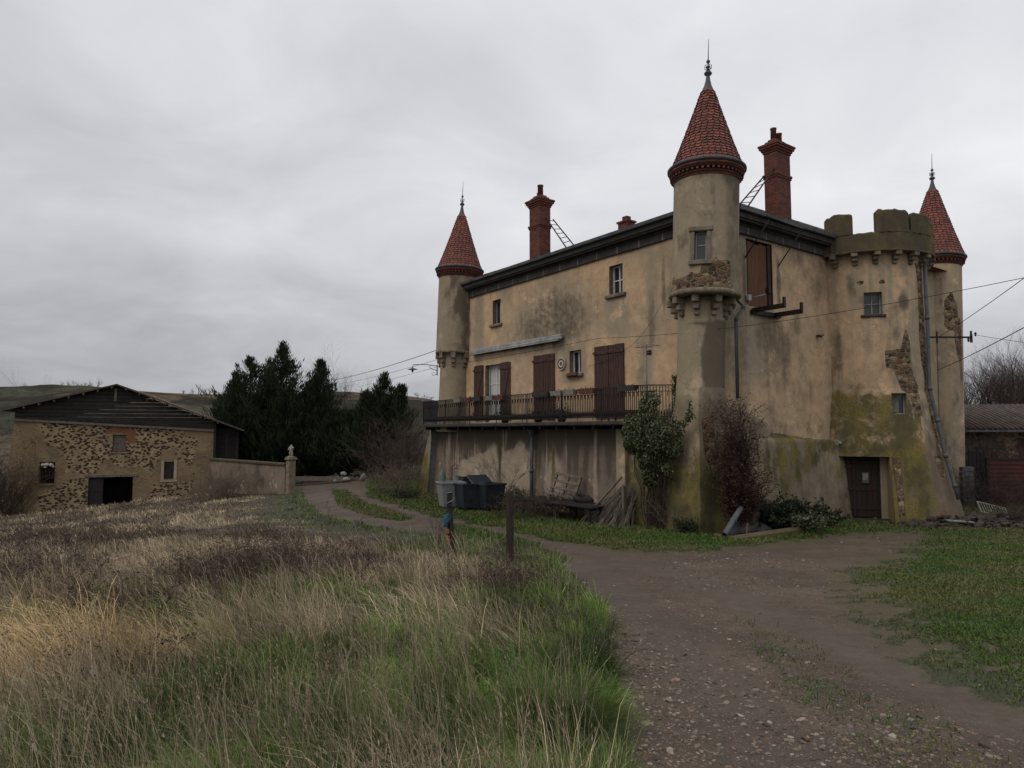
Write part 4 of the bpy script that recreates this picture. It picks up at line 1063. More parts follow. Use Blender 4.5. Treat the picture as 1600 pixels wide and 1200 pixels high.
W[..., 3] = 1 - sst(.55, .15, np.abs(rutd(X, Y)) + (fbm(X * 2, Y * 2, 0, 199) - .5) * .5) * .8 * (1 - gm)
def groundmat():
    t = NT('earth_and_turf'); co = t.coord(); g, ms, dry, al, _ = t.attr()
    n1 = t.noise(.9, co, 6, .6); n2 = t.noise(7, co, 6, .7); n3 = t.noise(45, co, 4, .7)
    dirt = t.mix(t.rng(n1, .35, .65), (.088, .059, .037), (.050, .034, .022))
    dirt = t.mix(t.rng(t.noise(3.1, co, 8, .72), .42, .62, 0, .6), dirt, (.052, .037, .027)); dirt = t.mix(t.rng(n2, .45, .7, 0, .7), dirt, (.040, .028, .020))
    dirt = t.mix(t.rng(t.noise(1.1, t.mp(co, (1, 1, 1), (5, 2, 0)), 7, .7), .50, .66, 0, .55), dirt, (.112, .080, .054))
    v = t.vor(38, co, 'F1'); vr = t.sep(t.vor(38, co, 'F1', 'Color'))[0]
    peb = t.m('MULTIPLY', t.rng(v, .36, .28), t.rng(vr, .66, .72))
    dirt = t.mix(t.m('MULTIPLY', peb, .8), dirt, t.mix(vr, (.13, .10, .075), (.24, .20, .155)))
    v2 = t.vor(90, co, 'F1'); dirt = t.mix(t.rng(v2, .5, .2, 0, .4), dirt, (.13, .11, .09))
    mossy = t.rng(t.m('ADD', ms, t.m('MULTIPLY', t.m('SUBTRACT', n2, .5), 1.6)), .35, .9, 0, .7)
    dirt = t.mix(t.m('MULTIPLY', t.m('SUBTRACT', 1.0, al), .8), dirt, t.mix(t.rng(n2, .3, .7), (.090, .069, .053), (.058, .044, .034)))
    dirt = t.mix(mossy, dirt, t.mix(t.rng(n3, .35, .65), (.040, .040, .014), (.085, .070, .035)))
    turf = t.mix(t.rng(n2, .35, .65), (.013, .017, .006), (.026, .024, .011))
    dryc = t.mix(t.rng(n2, .3, .7), (.050, .036, .024), (.085, .062, .040))
    turf = t.mix(t.m('MULTIPLY', dry, .75), turf, dryc)
    gf = t.rng(t.m('ADD', g, t.m('MULTIPLY', t.m('SUBTRACT', t.m('ADD', t.m('MULTIPLY', n2, .5), t.m('MULTIPLY', t.noise(2.2, co, 7, .75), .5)), .5), 2.6)), .2, .9, 0, .92)
    turf = t.mix(t.rng(n3, .35, .65, 0, .8), turf, (.045, .050, .020)); turf = t.mix(t.rng(t.noise(16, co, 5, .75), .5, .7, 0, .8), turf, (.040, .031, .020)); c = t.mix(gf, dirt, turf)
    h = t.m('ADD', t.m('MULTIPLY', n3, .5), t.m('ADD', t.m('MULTIPLY', peb, .9), t.m('MULTIPLY', n2, .8)))
    return t.done(c, t.rng(n1, .3, .7, .72, .95), t.bump(h, .9, .02), spec=.3)
ground = grid('ground', np.stack([X, Y, Z], -1), np.ones((len(ys) - 1, len(xs) - 1), bool), W, groundmat())
tag(ground, kind='structure')

# ---- hills
def hill_top(az):
    return np.interp(az, [-70, -40, -36.5, -34, -31, -28.5, -25, -23, -21.5, -14, -9, -7, -4, 0, 10, 25, 35, 60], [27, 28, 30, 33, 35, 34.5, 33.5, 33.5, 34, 36, 33, 30, 24, 20, 14, 10, 8, 8])
azs = np.radians(np.linspace(-62, 58, 260)); rs = np.concatenate([np.linspace(150, 420, 16), np.linspace(430, 700, 70), np.linspace(720, 1500, 10)])
AZ, RR = np.meshgrid(azs, rs); hx = RR * np.sin(AZ); hy = RR * np.cos(AZ)
prof = sst(170, 610, RR) ** 1.15
hz = -14 + (hill_top(np.degrees(AZ)) + 14) * prof + (fbm(hx / 70, hy / 70, 0, 101, 5) - .5) * 16 * sst(200, 400, RR) * (1 - sst(520, 610, RR) * .9) - 40 * sst(640, 1400, RR)
def hillmat():
    t = NT('far_fields'); co = t.coord()
    f = t.mp(t.mix(.06, co, t.m('MULTIPLY', t.noise(.01, co, 3, .6), 60)), (1, .55, 0))
    r = t.sep(t.vor(.0125, t.mp(co, (1, .5, 0), (0, 0, 0), (0, 0, .35)), 'F1', 'Color'))[0]
    e = t.vor(.0125, t.mp(co, (1, .5, 0), (0, 0, 0), (0, 0, .35)), 'DISTANCE_TO_EDGE')
    c = t.ramp(r, [(0, (.058, .060, .044)), (.22, (.080, .072, .055)), (.42, (.050, .052, .038)), (.6, (.105, .080, .060)), (.8, (.066, .066, .048))], 'CONSTANT')
    wood = t.rng(t.noise(.014, co, 6, .65), .50, .56, 0, .9)
    _, ms, br, _, _ = t.attr()
    c = t.mix(t.m('MULTIPLY', wood, t.m('SUBTRACT', 1.0, br)), c, (.032, .030, .026))
    c = t.mix(br, c, (.125, .088, .060))
    c = t.mix(t.rng(t.m('ADD', e, t.m('MULTIPLY', t.noise(.08, co, 4), .05)), .075, .035, 0, .85), c, (.030, .029, .024))
    c = t.mix(t.rng(t.noise(.12, co, 5, .7), .4, .6, 0, .55), c, (.030, .030, .024)); c = t.mix(t.rng(t.noise(.4, t.mp(co, (1, .3, 1)), 4, .8), .5, .62, 0, .6), c, (.024, .024, .019))
    return t.done(c, 1, spec=0)
ad = np.degrees(AZ)
W = np.zeros(AZ.shape + (4,)); W[..., 2] = sst(-29.2, -28.7, ad + .002 * RR) * sst(-14, -20, ad) * sst(470, 500, RR - 60 * np.sin(ad * .5)); W[..., 3] = 1
hills = grid('hills', np.stack([hx, hy, hz], -1), np.ones((len(rs) - 1, len(azs) - 1), bool), W, hillmat(), smooth=True); tag(hills, kind='structure')

# ================================================================== LEAVES, TWIGS, BLADES
def leaf_mesh(name, P, D, Lh, Wd, tone, mat, parent=None, flat=.6):
    """diamond shaped leaves at P along D"""
    n = len(P); D = D / (np.linalg.norm(D, axis=1, keepdims=True) + 1e-9)
    r = rng.normal(size=(n, 3)); S = np.cross(D, r); S /= (np.linalg.norm(S, axis=1, keepdims=True) + 1e-9)
    Lh = np.broadcast_to(Lh, (n,))[:, None]; Wd = np.broadcast_to(Wd, (n,))[:, None]
    V = np.stack([P, P + D * Lh * .45 + S * Wd * .5, P + D * Lh, P + D * Lh * .45 - S * Wd * .5], 1).reshape(-1, 3)
    F = np.arange(4 * n).reshape(n, 4)
    c = np.repeat(np.stack([tone] * 3 + [np.ones(n)], 1), 4, 0)
    return np_mesh(name, V, [F], mat, parent, c)
def stick_mesh(name, P0, P1, R0, R1, mat, parent=None, tone=None):
    """three sided tapering sticks"""
    P0 = np.asarray(P0, float); P1 = np.asarray(P1, float); n = len(P0)
    d = P1 - P0; d /= (np.linalg.norm(d, axis=1, keepdims=True) + 1e-9)
    a = np.where(np.abs(d[:, 2:3]) > .9, [[1., 0, 0]], [[0, 0, 1.]]); x = np.cross(d, a); x /= np.linalg.norm(x, axis=1, keepdims=True); y = np.cross(d, x)
    vs = []
    for P, Rr in ((P0, np.broadcast_to(R0, (n,))), (P1, np.broadcast_to(R1, (n,)))):
        for k in range(3):
            q = 2 * math.pi * k / 3; vs.append(P + (x * math.cos(q) + y * math.sin(q)) * Rr[:, None])
    V = np.stack(vs, 1).reshape(-1, 3); b = np.arange(n)[:, None] * 6
    F = np.concatenate([b + np.array([[k, (k + 1) % 3, (k + 1) % 3 + 3, k + 3]]) for k in range(3)], 0)
    return np_mesh(name, V, [F], mat, parent, None, True)
def blade_mesh(name, P, H, LX, LY, Wd, col, mat, bend=.45):
    n = len(P); a = rng.uniform(0, 2 * math.pi, n); sx = np.cos(a) * Wd * .5; sy = np.sin(a) * Wd * .5
    S = np.stack([sx, sy, np.zeros(n)], 1)
    Lv = np.stack([LX, LY, np.zeros(n)], 1) * H[:, None]
    up = np.zeros((n, 3)); up[:, 2] = 1
    lean = np.hypot(LX, LY); hz = H * np.sqrt(np.clip(1 - np.minimum(lean, .95) ** 2 * .8, .1, 1))
    m1 = P + Lv * .22 + up * (hz * .45)[:, None]; m2 = P + Lv * .55 + up * (hz * .80)[:, None]; tip = P + Lv * 1.0 + up * (hz * (1 - bend * lean * .3))[:, None]
    V = np.stack([P - S, P + S, m1 - S * .85, m1 + S * .85, m2 - S * .55, m2 + S * .55, tip], 1).reshape(-1, 3)
    b = np.arange(n)[:, None] * 7
    F4 = np.concatenate([b + np.array([[0, 1, 3, 2]]), b + np.array([[2, 3, 5, 4]])], 0); F3 = b + np.array([[4, 5, 6]])
    C = np.repeat(np.concatenate([col, np.ones((n, 1))], 1), 7, 0).reshape(n, 7, 4).copy()
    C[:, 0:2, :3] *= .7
    return np_mesh(name, V, [F4, F3], mat, None, C.reshape(-1, 4))

def polar(n, a0, a1, r0, r1, pw=1.0):
    a = np.radians(rng.uniform(a0, a1, n)); u = rng.uniform(0, 1, n)
    r = r0 * (r1 / r0) ** (u ** pw)
    return r * np.sin(a), r * np.cos(a), r
def inside_house(X, Y):
    p = np.stack([X - CO.x, Y - CO.y], 1); c, s = math.cos(CA), math.sin(CA)
    x = p[:, 0] * c + p[:, 1] * s; y = -p[:, 0] * s + p[:, 1] * c
    k = (x > -.9) & (y > -.7) & (y < 17.2) & (x < 17)
    k |= np.hypot(x - 8.6, y) < 3.0
    k |= (np.abs(x) < 1.2) & (np.abs(y - .3) < 1.4) & (x > -1.1)
    return k
TRf = lambda X, Y: sdf_poly(X, Y, TRACK)
X_edge = lambda Y: np.interp(Y, [0, 8.8, 14.1, 16.3, 18.4, 21.2, 25.1, 31.2, 39.4, 49], [.6, 1.15, .75, .1, -.8, -3.6, -6.8, -9.1, -11.9, -14.9])
# ---- tall dry grass of the field
def field_tone(X, Y):
    return fbm(X * .22, Y * .22, 0, 111, 4), fbm(X * 1.1, Y * 1.1, 0, 112, 4)
def dryness(X, Y):
    n1, n2 = field_tone(X, Y)
    d = .08 + .34 * sst(-1.6, -3.4, X) * sst(.40, .55, n1) + .5 * sst(.55, .62, n2) * sst(4, 6, Y) + .94 * sst(7.2, 10.4, Y - .55 * np.minimum(X + 4, 4) * sst(14, 8, Y) * 1.2 + 6.5 * (n1 - .5) + 5 * (n2 - .5))            # beyond the near green
    d = np.maximum(d, 1.0 * blob(X, Y, -4.1, 5.9, 1.35, 1.15, .3))                  # straw patch at the left
    edge = sst(2.2, .4, np.where(X < 3, TRf(X, Y), 9) + 2 * (n2 - .5))
    d = d * (1 - .75 * edge)
    d = d * (1 - .7 * blob(X, Y, -2.4, 8.3, 1.6, .9, .5) * (n2 > .42)) * (1 - .8 * blob(X, Y, -1.9, 15.5, 1.4, 1.7, .5))
    return d
n = 330000
X, Y, R = polar(n, -41, 9, 1.7, 52)
ok = (TRf(X, Y) > .02) & (X < X_edge(Y)) & ~inside_house(X, Y)
q = (X + 31.2) * .938 + (Y - 43) * .347; bdist = -(X + 31.2) * .347 + (Y - 43) * .938
ok &= ~((bdist > -.15) & (q > -1) & (q < 20) & (bdist < 12))
wq = (X + 20.4) * .68 + (Y - 47) * -.73
ok &= ~((Y > 36.5) & (X > -20.5) & (Y > 47 - (X + 20.4) * 1.06 + -.2))
dr = dryness(X, Y); pick = rng.uniform(0, 1, n)
n1, n2 = field_tone(X, Y)
isdry = pick < dr * .95
tall = ok & isdry
idx = np.where(tall)[0]
x, y, r = X[idx], Y[idx], R[idx]; m1_, m2_ = n1[idx], n2[idx]
scrub = sst(.44, .58, fbm(x * .34, y * .34, 0, 120, 4) + .06 * sst(16, 8, np.abs(x + 5))) * sst(7, 11, r)
cl = fbm(x * 1.9, y * 1.9, 0, 181, 3); cl2 = fbm(x * .7, y * .7, 0, 182, 3)
h = (.20 + .36 * rng.uniform(0, 1, len(x)) ** 1.3) * (.45 + 1.1 * cl) * (.7 + .6 * cl2) * (1 + .15 * sst(6, 3, r)); straw = blob(x, y, -4.1, 5.9, 1.5, 1.2, .35)
h = h * (1 + .35 * straw) * (1 - .25 * scrub)
lx = -.38 - .25 * rng.uniform(0, 1, len(x)) - .25 * (m2_ - .5) + rng.normal(0, .16, len(x)); ly = rng.normal(0, .2, len(x)) + .05
tone = rng.uniform(0, 1, len(x))
base = np.array([.29, .225, .150])[None] * (.55 + .75 * tone[:, None]); gold = np.array([.42, .30, .155])[None] * (.55 + .7 * tone[:, None])
scr = np.array([.085, .064, .050])[None] * (.5 + 1.0 * tone[:, None]); oliv = np.array([.125, .118, .06])[None] * (.6 + .6 * tone[:, None])
col = base * (1 - straw[:, None]) + gold * straw[:, None]
col = np.where((rng.uniform(0, 1, len(x)) < .18)[:, None], oliv, col)
k = (rng.uniform(0, 1, len(x)) < scrub * .85)[:, None]; col = np.where(k, scr, col) * (.45 + 1.15 * sst(.25, .75, cl))[:, None] * (.7 + .6 * cl2)[:, None]
cldir = (fbm(x * .8, y * .8, 0, 183, 2) - .5); flop = (rng.uniform(0, 1, len(x)) < .32) * rng.uniform(.2, .9, len(x)); fa = fbm(x * .9, y * .9, 0, 184, 3) * 14 + rng.normal(0, .6, len(x)); lx = lx + flop * np.cos(fa) + cldir * 1.4 + rng.normal(0, .18, len(x)); ly = ly + flop * np.sin(fa); ly = ly + (cl2 - .5) * 1.5 + rng.normal(0, .15, len(x)); h = h * (1 - .55 * sst(9, 21, r)) * (1 - .15 * sst(7, 3, r))
td = np.where(y > 11, sst(.3, 5.0, TRf(x, y)), 1.0); h = h * (.20 + .80 * td)
wd = np.maximum(.0035, r * .00075) * rng.uniform(.6, 1.5, len(x))
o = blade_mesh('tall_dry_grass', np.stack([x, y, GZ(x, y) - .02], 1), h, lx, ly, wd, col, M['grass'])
tag(o, 'tall straw coloured dead grass leaning over in the field', 'dry grass', kind='stuff')
# ---- green grass of the field and the verge
idx = np.where(ok & ~isdry)[0]
x, y, r = X[idx], Y[idx], R[idx]
x2, y2, r2 = polar(130000, -40, 9, 1.5, 9); k2 = (TRf(x2, y2) > .0) & (x2 < 1.6); x2, y2, r2 = x2[k2], y2[k2], r2[k2]
# two thirds of the near grass grows in tussocks
ncl = 2600; cxx, cyy, crr = polar(ncl, -40, 9, 1.5, 12); nb_ = 62
gx = np.repeat(cxx, nb_); gy_ = np.repeat(cyy, nb_); ox = rng.normal(0, .055, len(gx)); oy = rng.normal(0, .055, len(gx)); csz = np.repeat(rng.uniform(.6, 1.7, ncl), nb_); ox *= csz; oy *= csz
k3 = (TRf(gx + ox, gy_ + oy) > .0) & (gx + ox < 1.6) & (np.repeat(fbm(cxx * .9, cyy * .9, 0, 135, 3), nb_) > .38) & (np.repeat(dryness(cxx, cyy), nb_) < np.repeat(rng.uniform(.15, .85, ncl), nb_))
tus = [a_[k3] for a_ in (gx + ox, gy_ + oy, np.hypot(gx, gy_), ox / .07, oy / .07, csz)]
n0_ = len(x) + len(x2); x = np.concatenate([x, x2, tus[0]]); y = np.concatenate([y, y2, tus[1]]); r = np.concatenate([r, r2, tus[2]])
a1, a2 = field_tone(x, y); a3 = fbm(x * 2.4, y * 2.4, 0, 131, 3)
h = (.06 + .15 * rng.uniform(0, 1, len(x))) * (.4 + 1.2 * a3) * (1 - .3 * sst(13, 19, y)) * (1 + .25 * sst(1.2, .2, TRf(x, y)))
lay = np.where(rng.uniform(0, 1, len(x)) < .5, 1.7, 1.0)
sw = fbm(x * 1.7, y * 1.7, 0, 133, 2) * 6.28 * 1.6
lx = lay * .42 * np.cos(sw) + rng.normal(0, .3, len(x)) - .12 + .35 * sst(.5, .0, TRf(x, y)); ly = lay * .42 * np.sin(sw) + rng.normal(0, .3, len(x))
h[n0_:] *= 1.0 + .55 * tus[5]; lx[n0_:] = .42 * tus[3] - .22 + rng.normal(0, .15, len(tus[3])); ly[n0_:] = .42 * tus[4] + rng.normal(0, .15, len(tus[3]))
tone = rng.uniform(0, 1, len(x))
g1 = np.array([.050, .094, .022]); g2 = np.array([.115, .175, .036]); g3 = np.array([.105, .145, .070])
mm = sst(.4, .6, a3)[:, None]; col = (g1 * (1 - mm) + g2 * mm) * (.5 + .95 * tone[:, None]); col = np.where((rng.uniform(0, 1, len(x)) < .15)[:, None], g3 * (.6 + .8 * tone[:, None]), col)
col = np.where((rng.uniform(0, 1, len(x)) < .09)[:, None], np.array([.20, .155, .095]) * (.6 + .6 * tone[:, None]), col) * (.5 + 1.0 * sst(.25, .75, fbm(x * 3.5, y * 3.5, 0, 134, 3)))[:, None]
wd = np.maximum(.004, r * .0009) * rng.uniform(.6, 1.4, len(x))
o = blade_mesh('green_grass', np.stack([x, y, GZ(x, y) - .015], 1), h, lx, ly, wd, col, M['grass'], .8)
tag(o, 'lush green grass tufts between the dead stalks and along the track', 'grass', kind='stuff')
# ---- long pale stalks sprinkled through the green
n = 9000
x, y, r = polar(n, -40, 6, 2.0, 16); k = (TRf(x, y) > .15) & (x < 1.5); x, y, r = x[k], y[k], r[k]; cl = fbm(x * 1.3, y * 1.3, 0, 141, 3); k = cl > .535 - .02 * sst(8, 4, r); x, y, r = x[k], y[k], r[k]
n = len(x); tone = rng.uniform(0, 1, n)
hs_ = rng.uniform(.35, .8, n); lxs = -.5 + rng.normal(0, .28, n) + (cl[k] - .5) * 2; lys = rng.normal(0, .25, n)
o = blade_mesh('dry_stalks', np.stack([x, y, GZ(x, y)], 1), hs_, lxs, lys, np.maximum(.0032, r * .0007) * rng.uniform(.7, 1.3, n), np.array([.30, .245, .165])[None] * (.55 + .6 * tone[:, None]), M['grass'], .6)
tag(o, 'long pale grass stalks rising out of the green grass', 'dry stalks', kind='stuff')
ln_ = np.hypot(lxs, lys); hz_ = hs_ * np.sqrt(np.clip(1 - np.minimum(ln_, .95) ** 2 * .8, .1, 1)) * (1 - .18 * ln_); q_ = np.where(rng.uniform(0, 1, n) < .5)[0]; q3 = np.repeat(q_, 5); f_ = np.tile(np.linspace(.80, 1.0, 5), len(q_))
P = np.stack([x[q3] + lxs[q3] * hs_[q3] * (f_ * 1.3 - .3), y[q3] + lys[q3] * hs_[q3] * (f_ * 1.3 - .3), GZ(x[q3], y[q3]) + hz_[q3] * f_], 1); D = np.stack([lxs[q3], lys[q3], np.ones(len(q3))], 1) + rng.normal(0, .35, (len(q3), 3))
o = leaf_mesh('seed_heads', P, D, .026, .006, rng.uniform(.2, 1, len(q3)), veg('seed_head', (.07, .05, .035), (.16, .12, .08), (.28, .22, .15))); tag(o, 'feathery seed heads at the tips of the pale stalks', 'seed heads', kind='stuff')
# ---- short lawn, verges, strips
n = 880000
X, Y, R = polar(n, -24, 52, 3.0, 50)
g = grass_mask(X, Y); leftf = (TRf(X, Y) > 0) & (X < 2.2 - .0 * Y) & (Y < 19.5) & (X < .9)
fieldside = (X < np.interp(Y, [0, 8.8, 14.1, 16.3, 18.5, 21.5, 25.5, 31.5, 39.6, 49], [.5, 1.05, .65, 0, -.95, -3.8, -7.0, -9.3, -12.1, -15]))
thin = fbm(X * 2.2, Y * 2.2, 0, 151, 3)
rightz = (X > 3)
ok = (g * (.65 + .7 * thin) * np.where(rightz, sst(-.5, .8, TRf(X, Y)) * .85 + .15, 1) > rng.uniform(.1, .95, n)) & ~fieldside & ~inside_house(X, Y)
x, y, r = X[ok], Y[ok], R[ok]; n = len(x); th = thin[ok]; tone = rng.uniform(0, 1, n)
near_house = sst(22.5, 19, y - .72 * (x - 6.1)) 
h = (.022 + .05 * rng.uniform(0, 1, n)) * (.6 + .8 * th)
verge = (y > 18) | ((y > 14.6) & (x < 11) & (y > 17 - .0 * x))
h = np.where(verge & (x < 11), h * 2.0, h)
gr = np.array([.058, .098, .022]); gy = np.array([.100, .105, .036]); mm = sst(.35, .65, fbm(x * .8, y * .8, 0, 153, 4))[:, None]
col = (gr * mm + gy * (1 - mm)) * (.55 + .9 * tone[:, None])
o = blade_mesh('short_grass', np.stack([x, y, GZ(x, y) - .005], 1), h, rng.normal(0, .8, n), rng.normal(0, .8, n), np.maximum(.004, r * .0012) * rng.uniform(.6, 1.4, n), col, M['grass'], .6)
tag(o, 'short dark green lawn and verge grass beside the track', 'lawn grass', kind='stuff')

# ---- gravel on the track
def stones(name, X, Y, S, mat, parent=None, flat=.45, zoff=0.0, zf=None):
    n = len(X)
    ico = np.array([(0, 0, 1), (.89, 0, .45), (.28, .85, .45), (-.72, .53, .45), (-.72, -.53, .45), (.28, -.85, .45), (.72, .53, -.45), (-.28, .85, -.45), (-.89, 0, -.45), (-.28, -.85, -.45), (.72, -.53, -.45), (0, 0, -1)])
    f = np.array([(0, 1, 2), (0, 2, 3), (0, 3, 4), (0, 4, 5), (0, 5, 1), (1, 6, 2), (2, 7, 3), (3, 8, 4), (4, 9, 5), (5, 10, 1), (6, 7, 2), (7, 8, 3), (8, 9, 4), (9, 10, 5), (10, 6, 1), (11, 7, 6), (11, 8, 7), (11, 9, 8), (11, 10, 9), (11, 6, 10)])
    V = ico[None] * (1 + rng.normal(0, .16, (n, 12, 1))) * np.stack([S * rng.uniform(.7, 1.3, n), S * rng.uniform(.6, 1.1, n), S * flat * rng.uniform(.6, 1.3, n)], 1)[:, None]
    a = rng.uniform(0, 6.28, n); c, s = np.cos(a)[:, None], np.sin(a)[:, None]
    x = V[..., 0] * c - V[..., 1] * s; y = V[..., 0] * s + V[..., 1] * c
    tl = rng.normal(0, .25, n)[:, None]; z = V[..., 2] + x * tl
    z0 = (GZ(X, Y) if zf is None else zf)
    V = np.stack([x + X[:, None], y + Y[:, None], z + (z0 + zoff)[:, None]], -1).reshape(-1, 3)
    F = (f[None] + (np.arange(n) * 12)[:, None, None]).reshape(-1, 3)
    tone = np.repeat(rng.uniform(0, 1, n), 12); C = np.stack([tone, tone, tone, np.ones_like(tone)], 1)
    return np_mesh(name, V, [F], mat, parent, C, False)
def gravelmat():
    t = NT('limestone_chips'); r = t.attr()[0]
    c = t.ramp(r, [(0, (.050, .042, .036)), (.35, (.080, .064, .050)), (.62, (.125, .100, .076)), (.82, (.20, .165, .125)), (.90, (.18, .10, .06)), (.95, (.31, .27, .22)), (1, (.12, .12, .125))], 'LINEAR')
    c = t.mix(t.rng(t.noise(30, None, 4), .45, .7, 0, .5), c, (.07, .055, .045))
    return t.done(c, .85, t.bump(t.noise(90), .5, .006), spec=.3)
M['gravel'] = gravelmat()
n = 62000
X, Y, R = polar(n, -6, 38, 2.6, 24, .9)
d = TRf(X, Y); dens = -.16 * sst(.5, .15, np.abs(rutd(X, Y))) + fbm(X * .9, Y * .9, 0, 161, 4) + .25 * blob(X, Y, 1.5, 5.2, 1.1, 4.2, .5) + .22 * blob(X, Y, 4.2, 12.6, 1.6, 2.6, .5) - .12 * blob(X, Y, 3.2, 6, .5, 4, .5) - .22 * blob(X, Y, 1.6, 13.5, .8, 2, .4)
ok = (d < .1) & (dens > rng.uniform(.38, .85, n)); X, Y, R = X[ok], Y[ok], R[ok]
S = np.clip(rng.lognormal(-4.95, .55, len(X)), .003, .034) * (1 + .03 * R)
o = stones('gravel', X, Y, S, M['gravel'], zoff=0.0); tag(o, 'pale limestone chips scattered on the muddy track', 'gravel', kind='stuff')
# ---- fallen leaves
n = 260
X, Y, R = polar(n, -3, 34, 3.2, 16); ok = TRf(X, Y) < .6; X, Y = X[ok], Y[ok]; n = len(X)
P = np.stack([X, Y, GZ(X, Y) + .012], 1); D = np.stack([rng.normal(size=n), rng.normal(size=n), rng.normal(0, .15, n)], 1)
V = []; a = rng.uniform(0, 6.28, n)
s_ = rng.uniform(.008, .022, n)
Vv = np.stack([np.stack([X + s_ * k * np.cos(a + q), Y + s_ * k * np.sin(a + q), GZ(X, Y) + .008 + hh * s_], 1) for k, q, hh in ((1, 0, .3), (.55, .9, .1), (.9, 1.9, .35), (.5, 3.0, .05), (.95, 4.1, .3), (.55, 5.2, .1))], 1).reshape(-1, 3)
Ff = np.arange(n * 6).reshape(n, 6); tn_ = np.repeat(rng.uniform(0, 1, n), 6)
t = NT('fallen_leaf'); M['leaf'] = t.done(t.ramp(t.attr()[0], [(0, (.07, .035, .02)), (.5, (.16, .08, .04)), (1, (.26, .17, .10))]), .8)
o = np_mesh('fallen_leaves', Vv, [Ff], M['leaf'], None, np.stack([tn_] * 3 + [np.ones_like(tn_)], 1)); tag(o, 'brown and orange dead leaves scattered on the track', 'leaves', kind='stuff')
# ================================================================== TREES AND SHRUBS
def conifer(label, x, y, h, rad, seed, leaders=1, nb=300, per=85, lean=0.0, low=.04, cat='tree', group=None, base=None):
    """crown of upswept feathery sprays on a tapering trunk"""
    global rng
    rng = np.random.default_rng(seed); rn = random.Random(seed)
    root = empty('conifer_tree', (x, y, float(G(x, y)))); tag(root, label, cat, group)
    Ps = []; Ds = []; Ls = []; T = []
    sticks0 = []; sticks1 = []
    tops = [(0, 0, h)] + [(rn.uniform(-.55, .55) * rad, rn.uniform(-.5, .5) * rad, h * rn.uniform(.72, .95)) for _ in range(leaders - 1)]
    for i in range(nb):
        tp_ = tops[i % len(tops)]; f = rn.random() ** .85; z0 = tp_[2] * (low + (.97 - low) * f)
        prof = (1 - f) ** 1.12 * (.72 + .28 * min(1, f * 5)); L_ = rad * prof * (1.22 if tp_[2] == h else .9) * rn.choice((rn.uniform(.6, 1), rn.uniform(.6, 1.3))) + .10
        cx, cy = tp_[0] * f ** .6, tp_[1] * f ** .6
        a = rn.uniform(0, 6.283); rise = .30 + .95 * f + rn.uniform(-.1, .2)
        n = int(per * (.35 + L_ / rad)); t = rng.uniform(.06, 1, n) ** .75
        zz_ = z0 + L_ * (rise * t ** 1.6 - .12 * np.sin(t * 3.1)); rr_ = L_ * t
        px = cx + rr_ * math.cos(a); py = cy + rr_ * math.sin(a)
        sp_ = .10 + .22 * L_ * (1 - t) * .8
        px = px + rng.normal(0, 1, n) * sp_; py = py + rng.normal(0, 1, n) * sp_; zz_ = zz_ + rng.normal(0, .6, n) * sp_
        Ps.append(np.stack([px, py, zz_], 1))
        out = np.array([math.cos(a), math.sin(a), 0]); d = out[None] * .75 + np.array([[0, 0, 1]]) * (.55 + .9 * f + .7 * t[:, None]) + rng.normal(0, .28, (n, 3))
        Ds.append(d); Ls.append(rng.uniform(.14, .40, n) * (1 + .35 * (t > .85)) * (.7 + .5 * (1 - f)))
        T.append(np.clip(rng.normal(.36, .18, n) + .22 * (t > .8) + .14 * rn.uniform(-1, 1), 0, 1))
        sticks0.append((cx, cy, z0)); sticks1.append((cx + L_ * .9 * math.cos(a), cy + L_ * .9 * math.sin(a), z0 + L_ * rise * .8))
    P = np.concatenate(Ps); D = np.concatenate(Ds); Lh = np.concatenate(Ls); T = np.concatenate(T)
    k = P[:, 2] > .05; P, D, Lh, T = P[k], D[k], Lh[k], T[k]
    leaf_mesh('crown', P, D, Lh, Lh * .20, T, M['conifer'], root)
    m = MB()
    for tx, ty, th_ in tops: m.tube([(0, 0, -.2), (tx * .3, ty * .3, th_ * .35), (tx * .9, ty * .9, th_ * .9)], [h * .022, h * .015, .02], 7)
    m.build('trunk', M['twig'], root)
    stick_mesh('branches', sticks0, sticks1, .03, .008, M['twig'], root)
    return root
CG = 'dark conifers beyond the low wall'
conifer('broad dark conifer with ragged top, leftmost of the row behind the barn', -19.9, 52, 9.9, 4.2, 1, 4, 700, 100, group=CG)
conifer('tallest dark conifer with several pointed tops, behind the statue wall', -17.3, 51.5, 10.8, 3.3, 2, 3, 680, 100, group=CG)
conifer('slimmer dark conifer in front of the bare spreading tree', -14.7, 52.5, 9.3, 2.5, 3, 2, 520, 95, group=CG)
conifer('dense rounded dark conifer at the right end of the row', -9.4, 50, 7.5, 2.7, 4, 4, 600, 95, group=CG)
conifer('low dark conifer filling the gap in the middle of the row', -12.1, 51.5, 5.0, 3.0, 5, 4, 480, 95, group=CG)

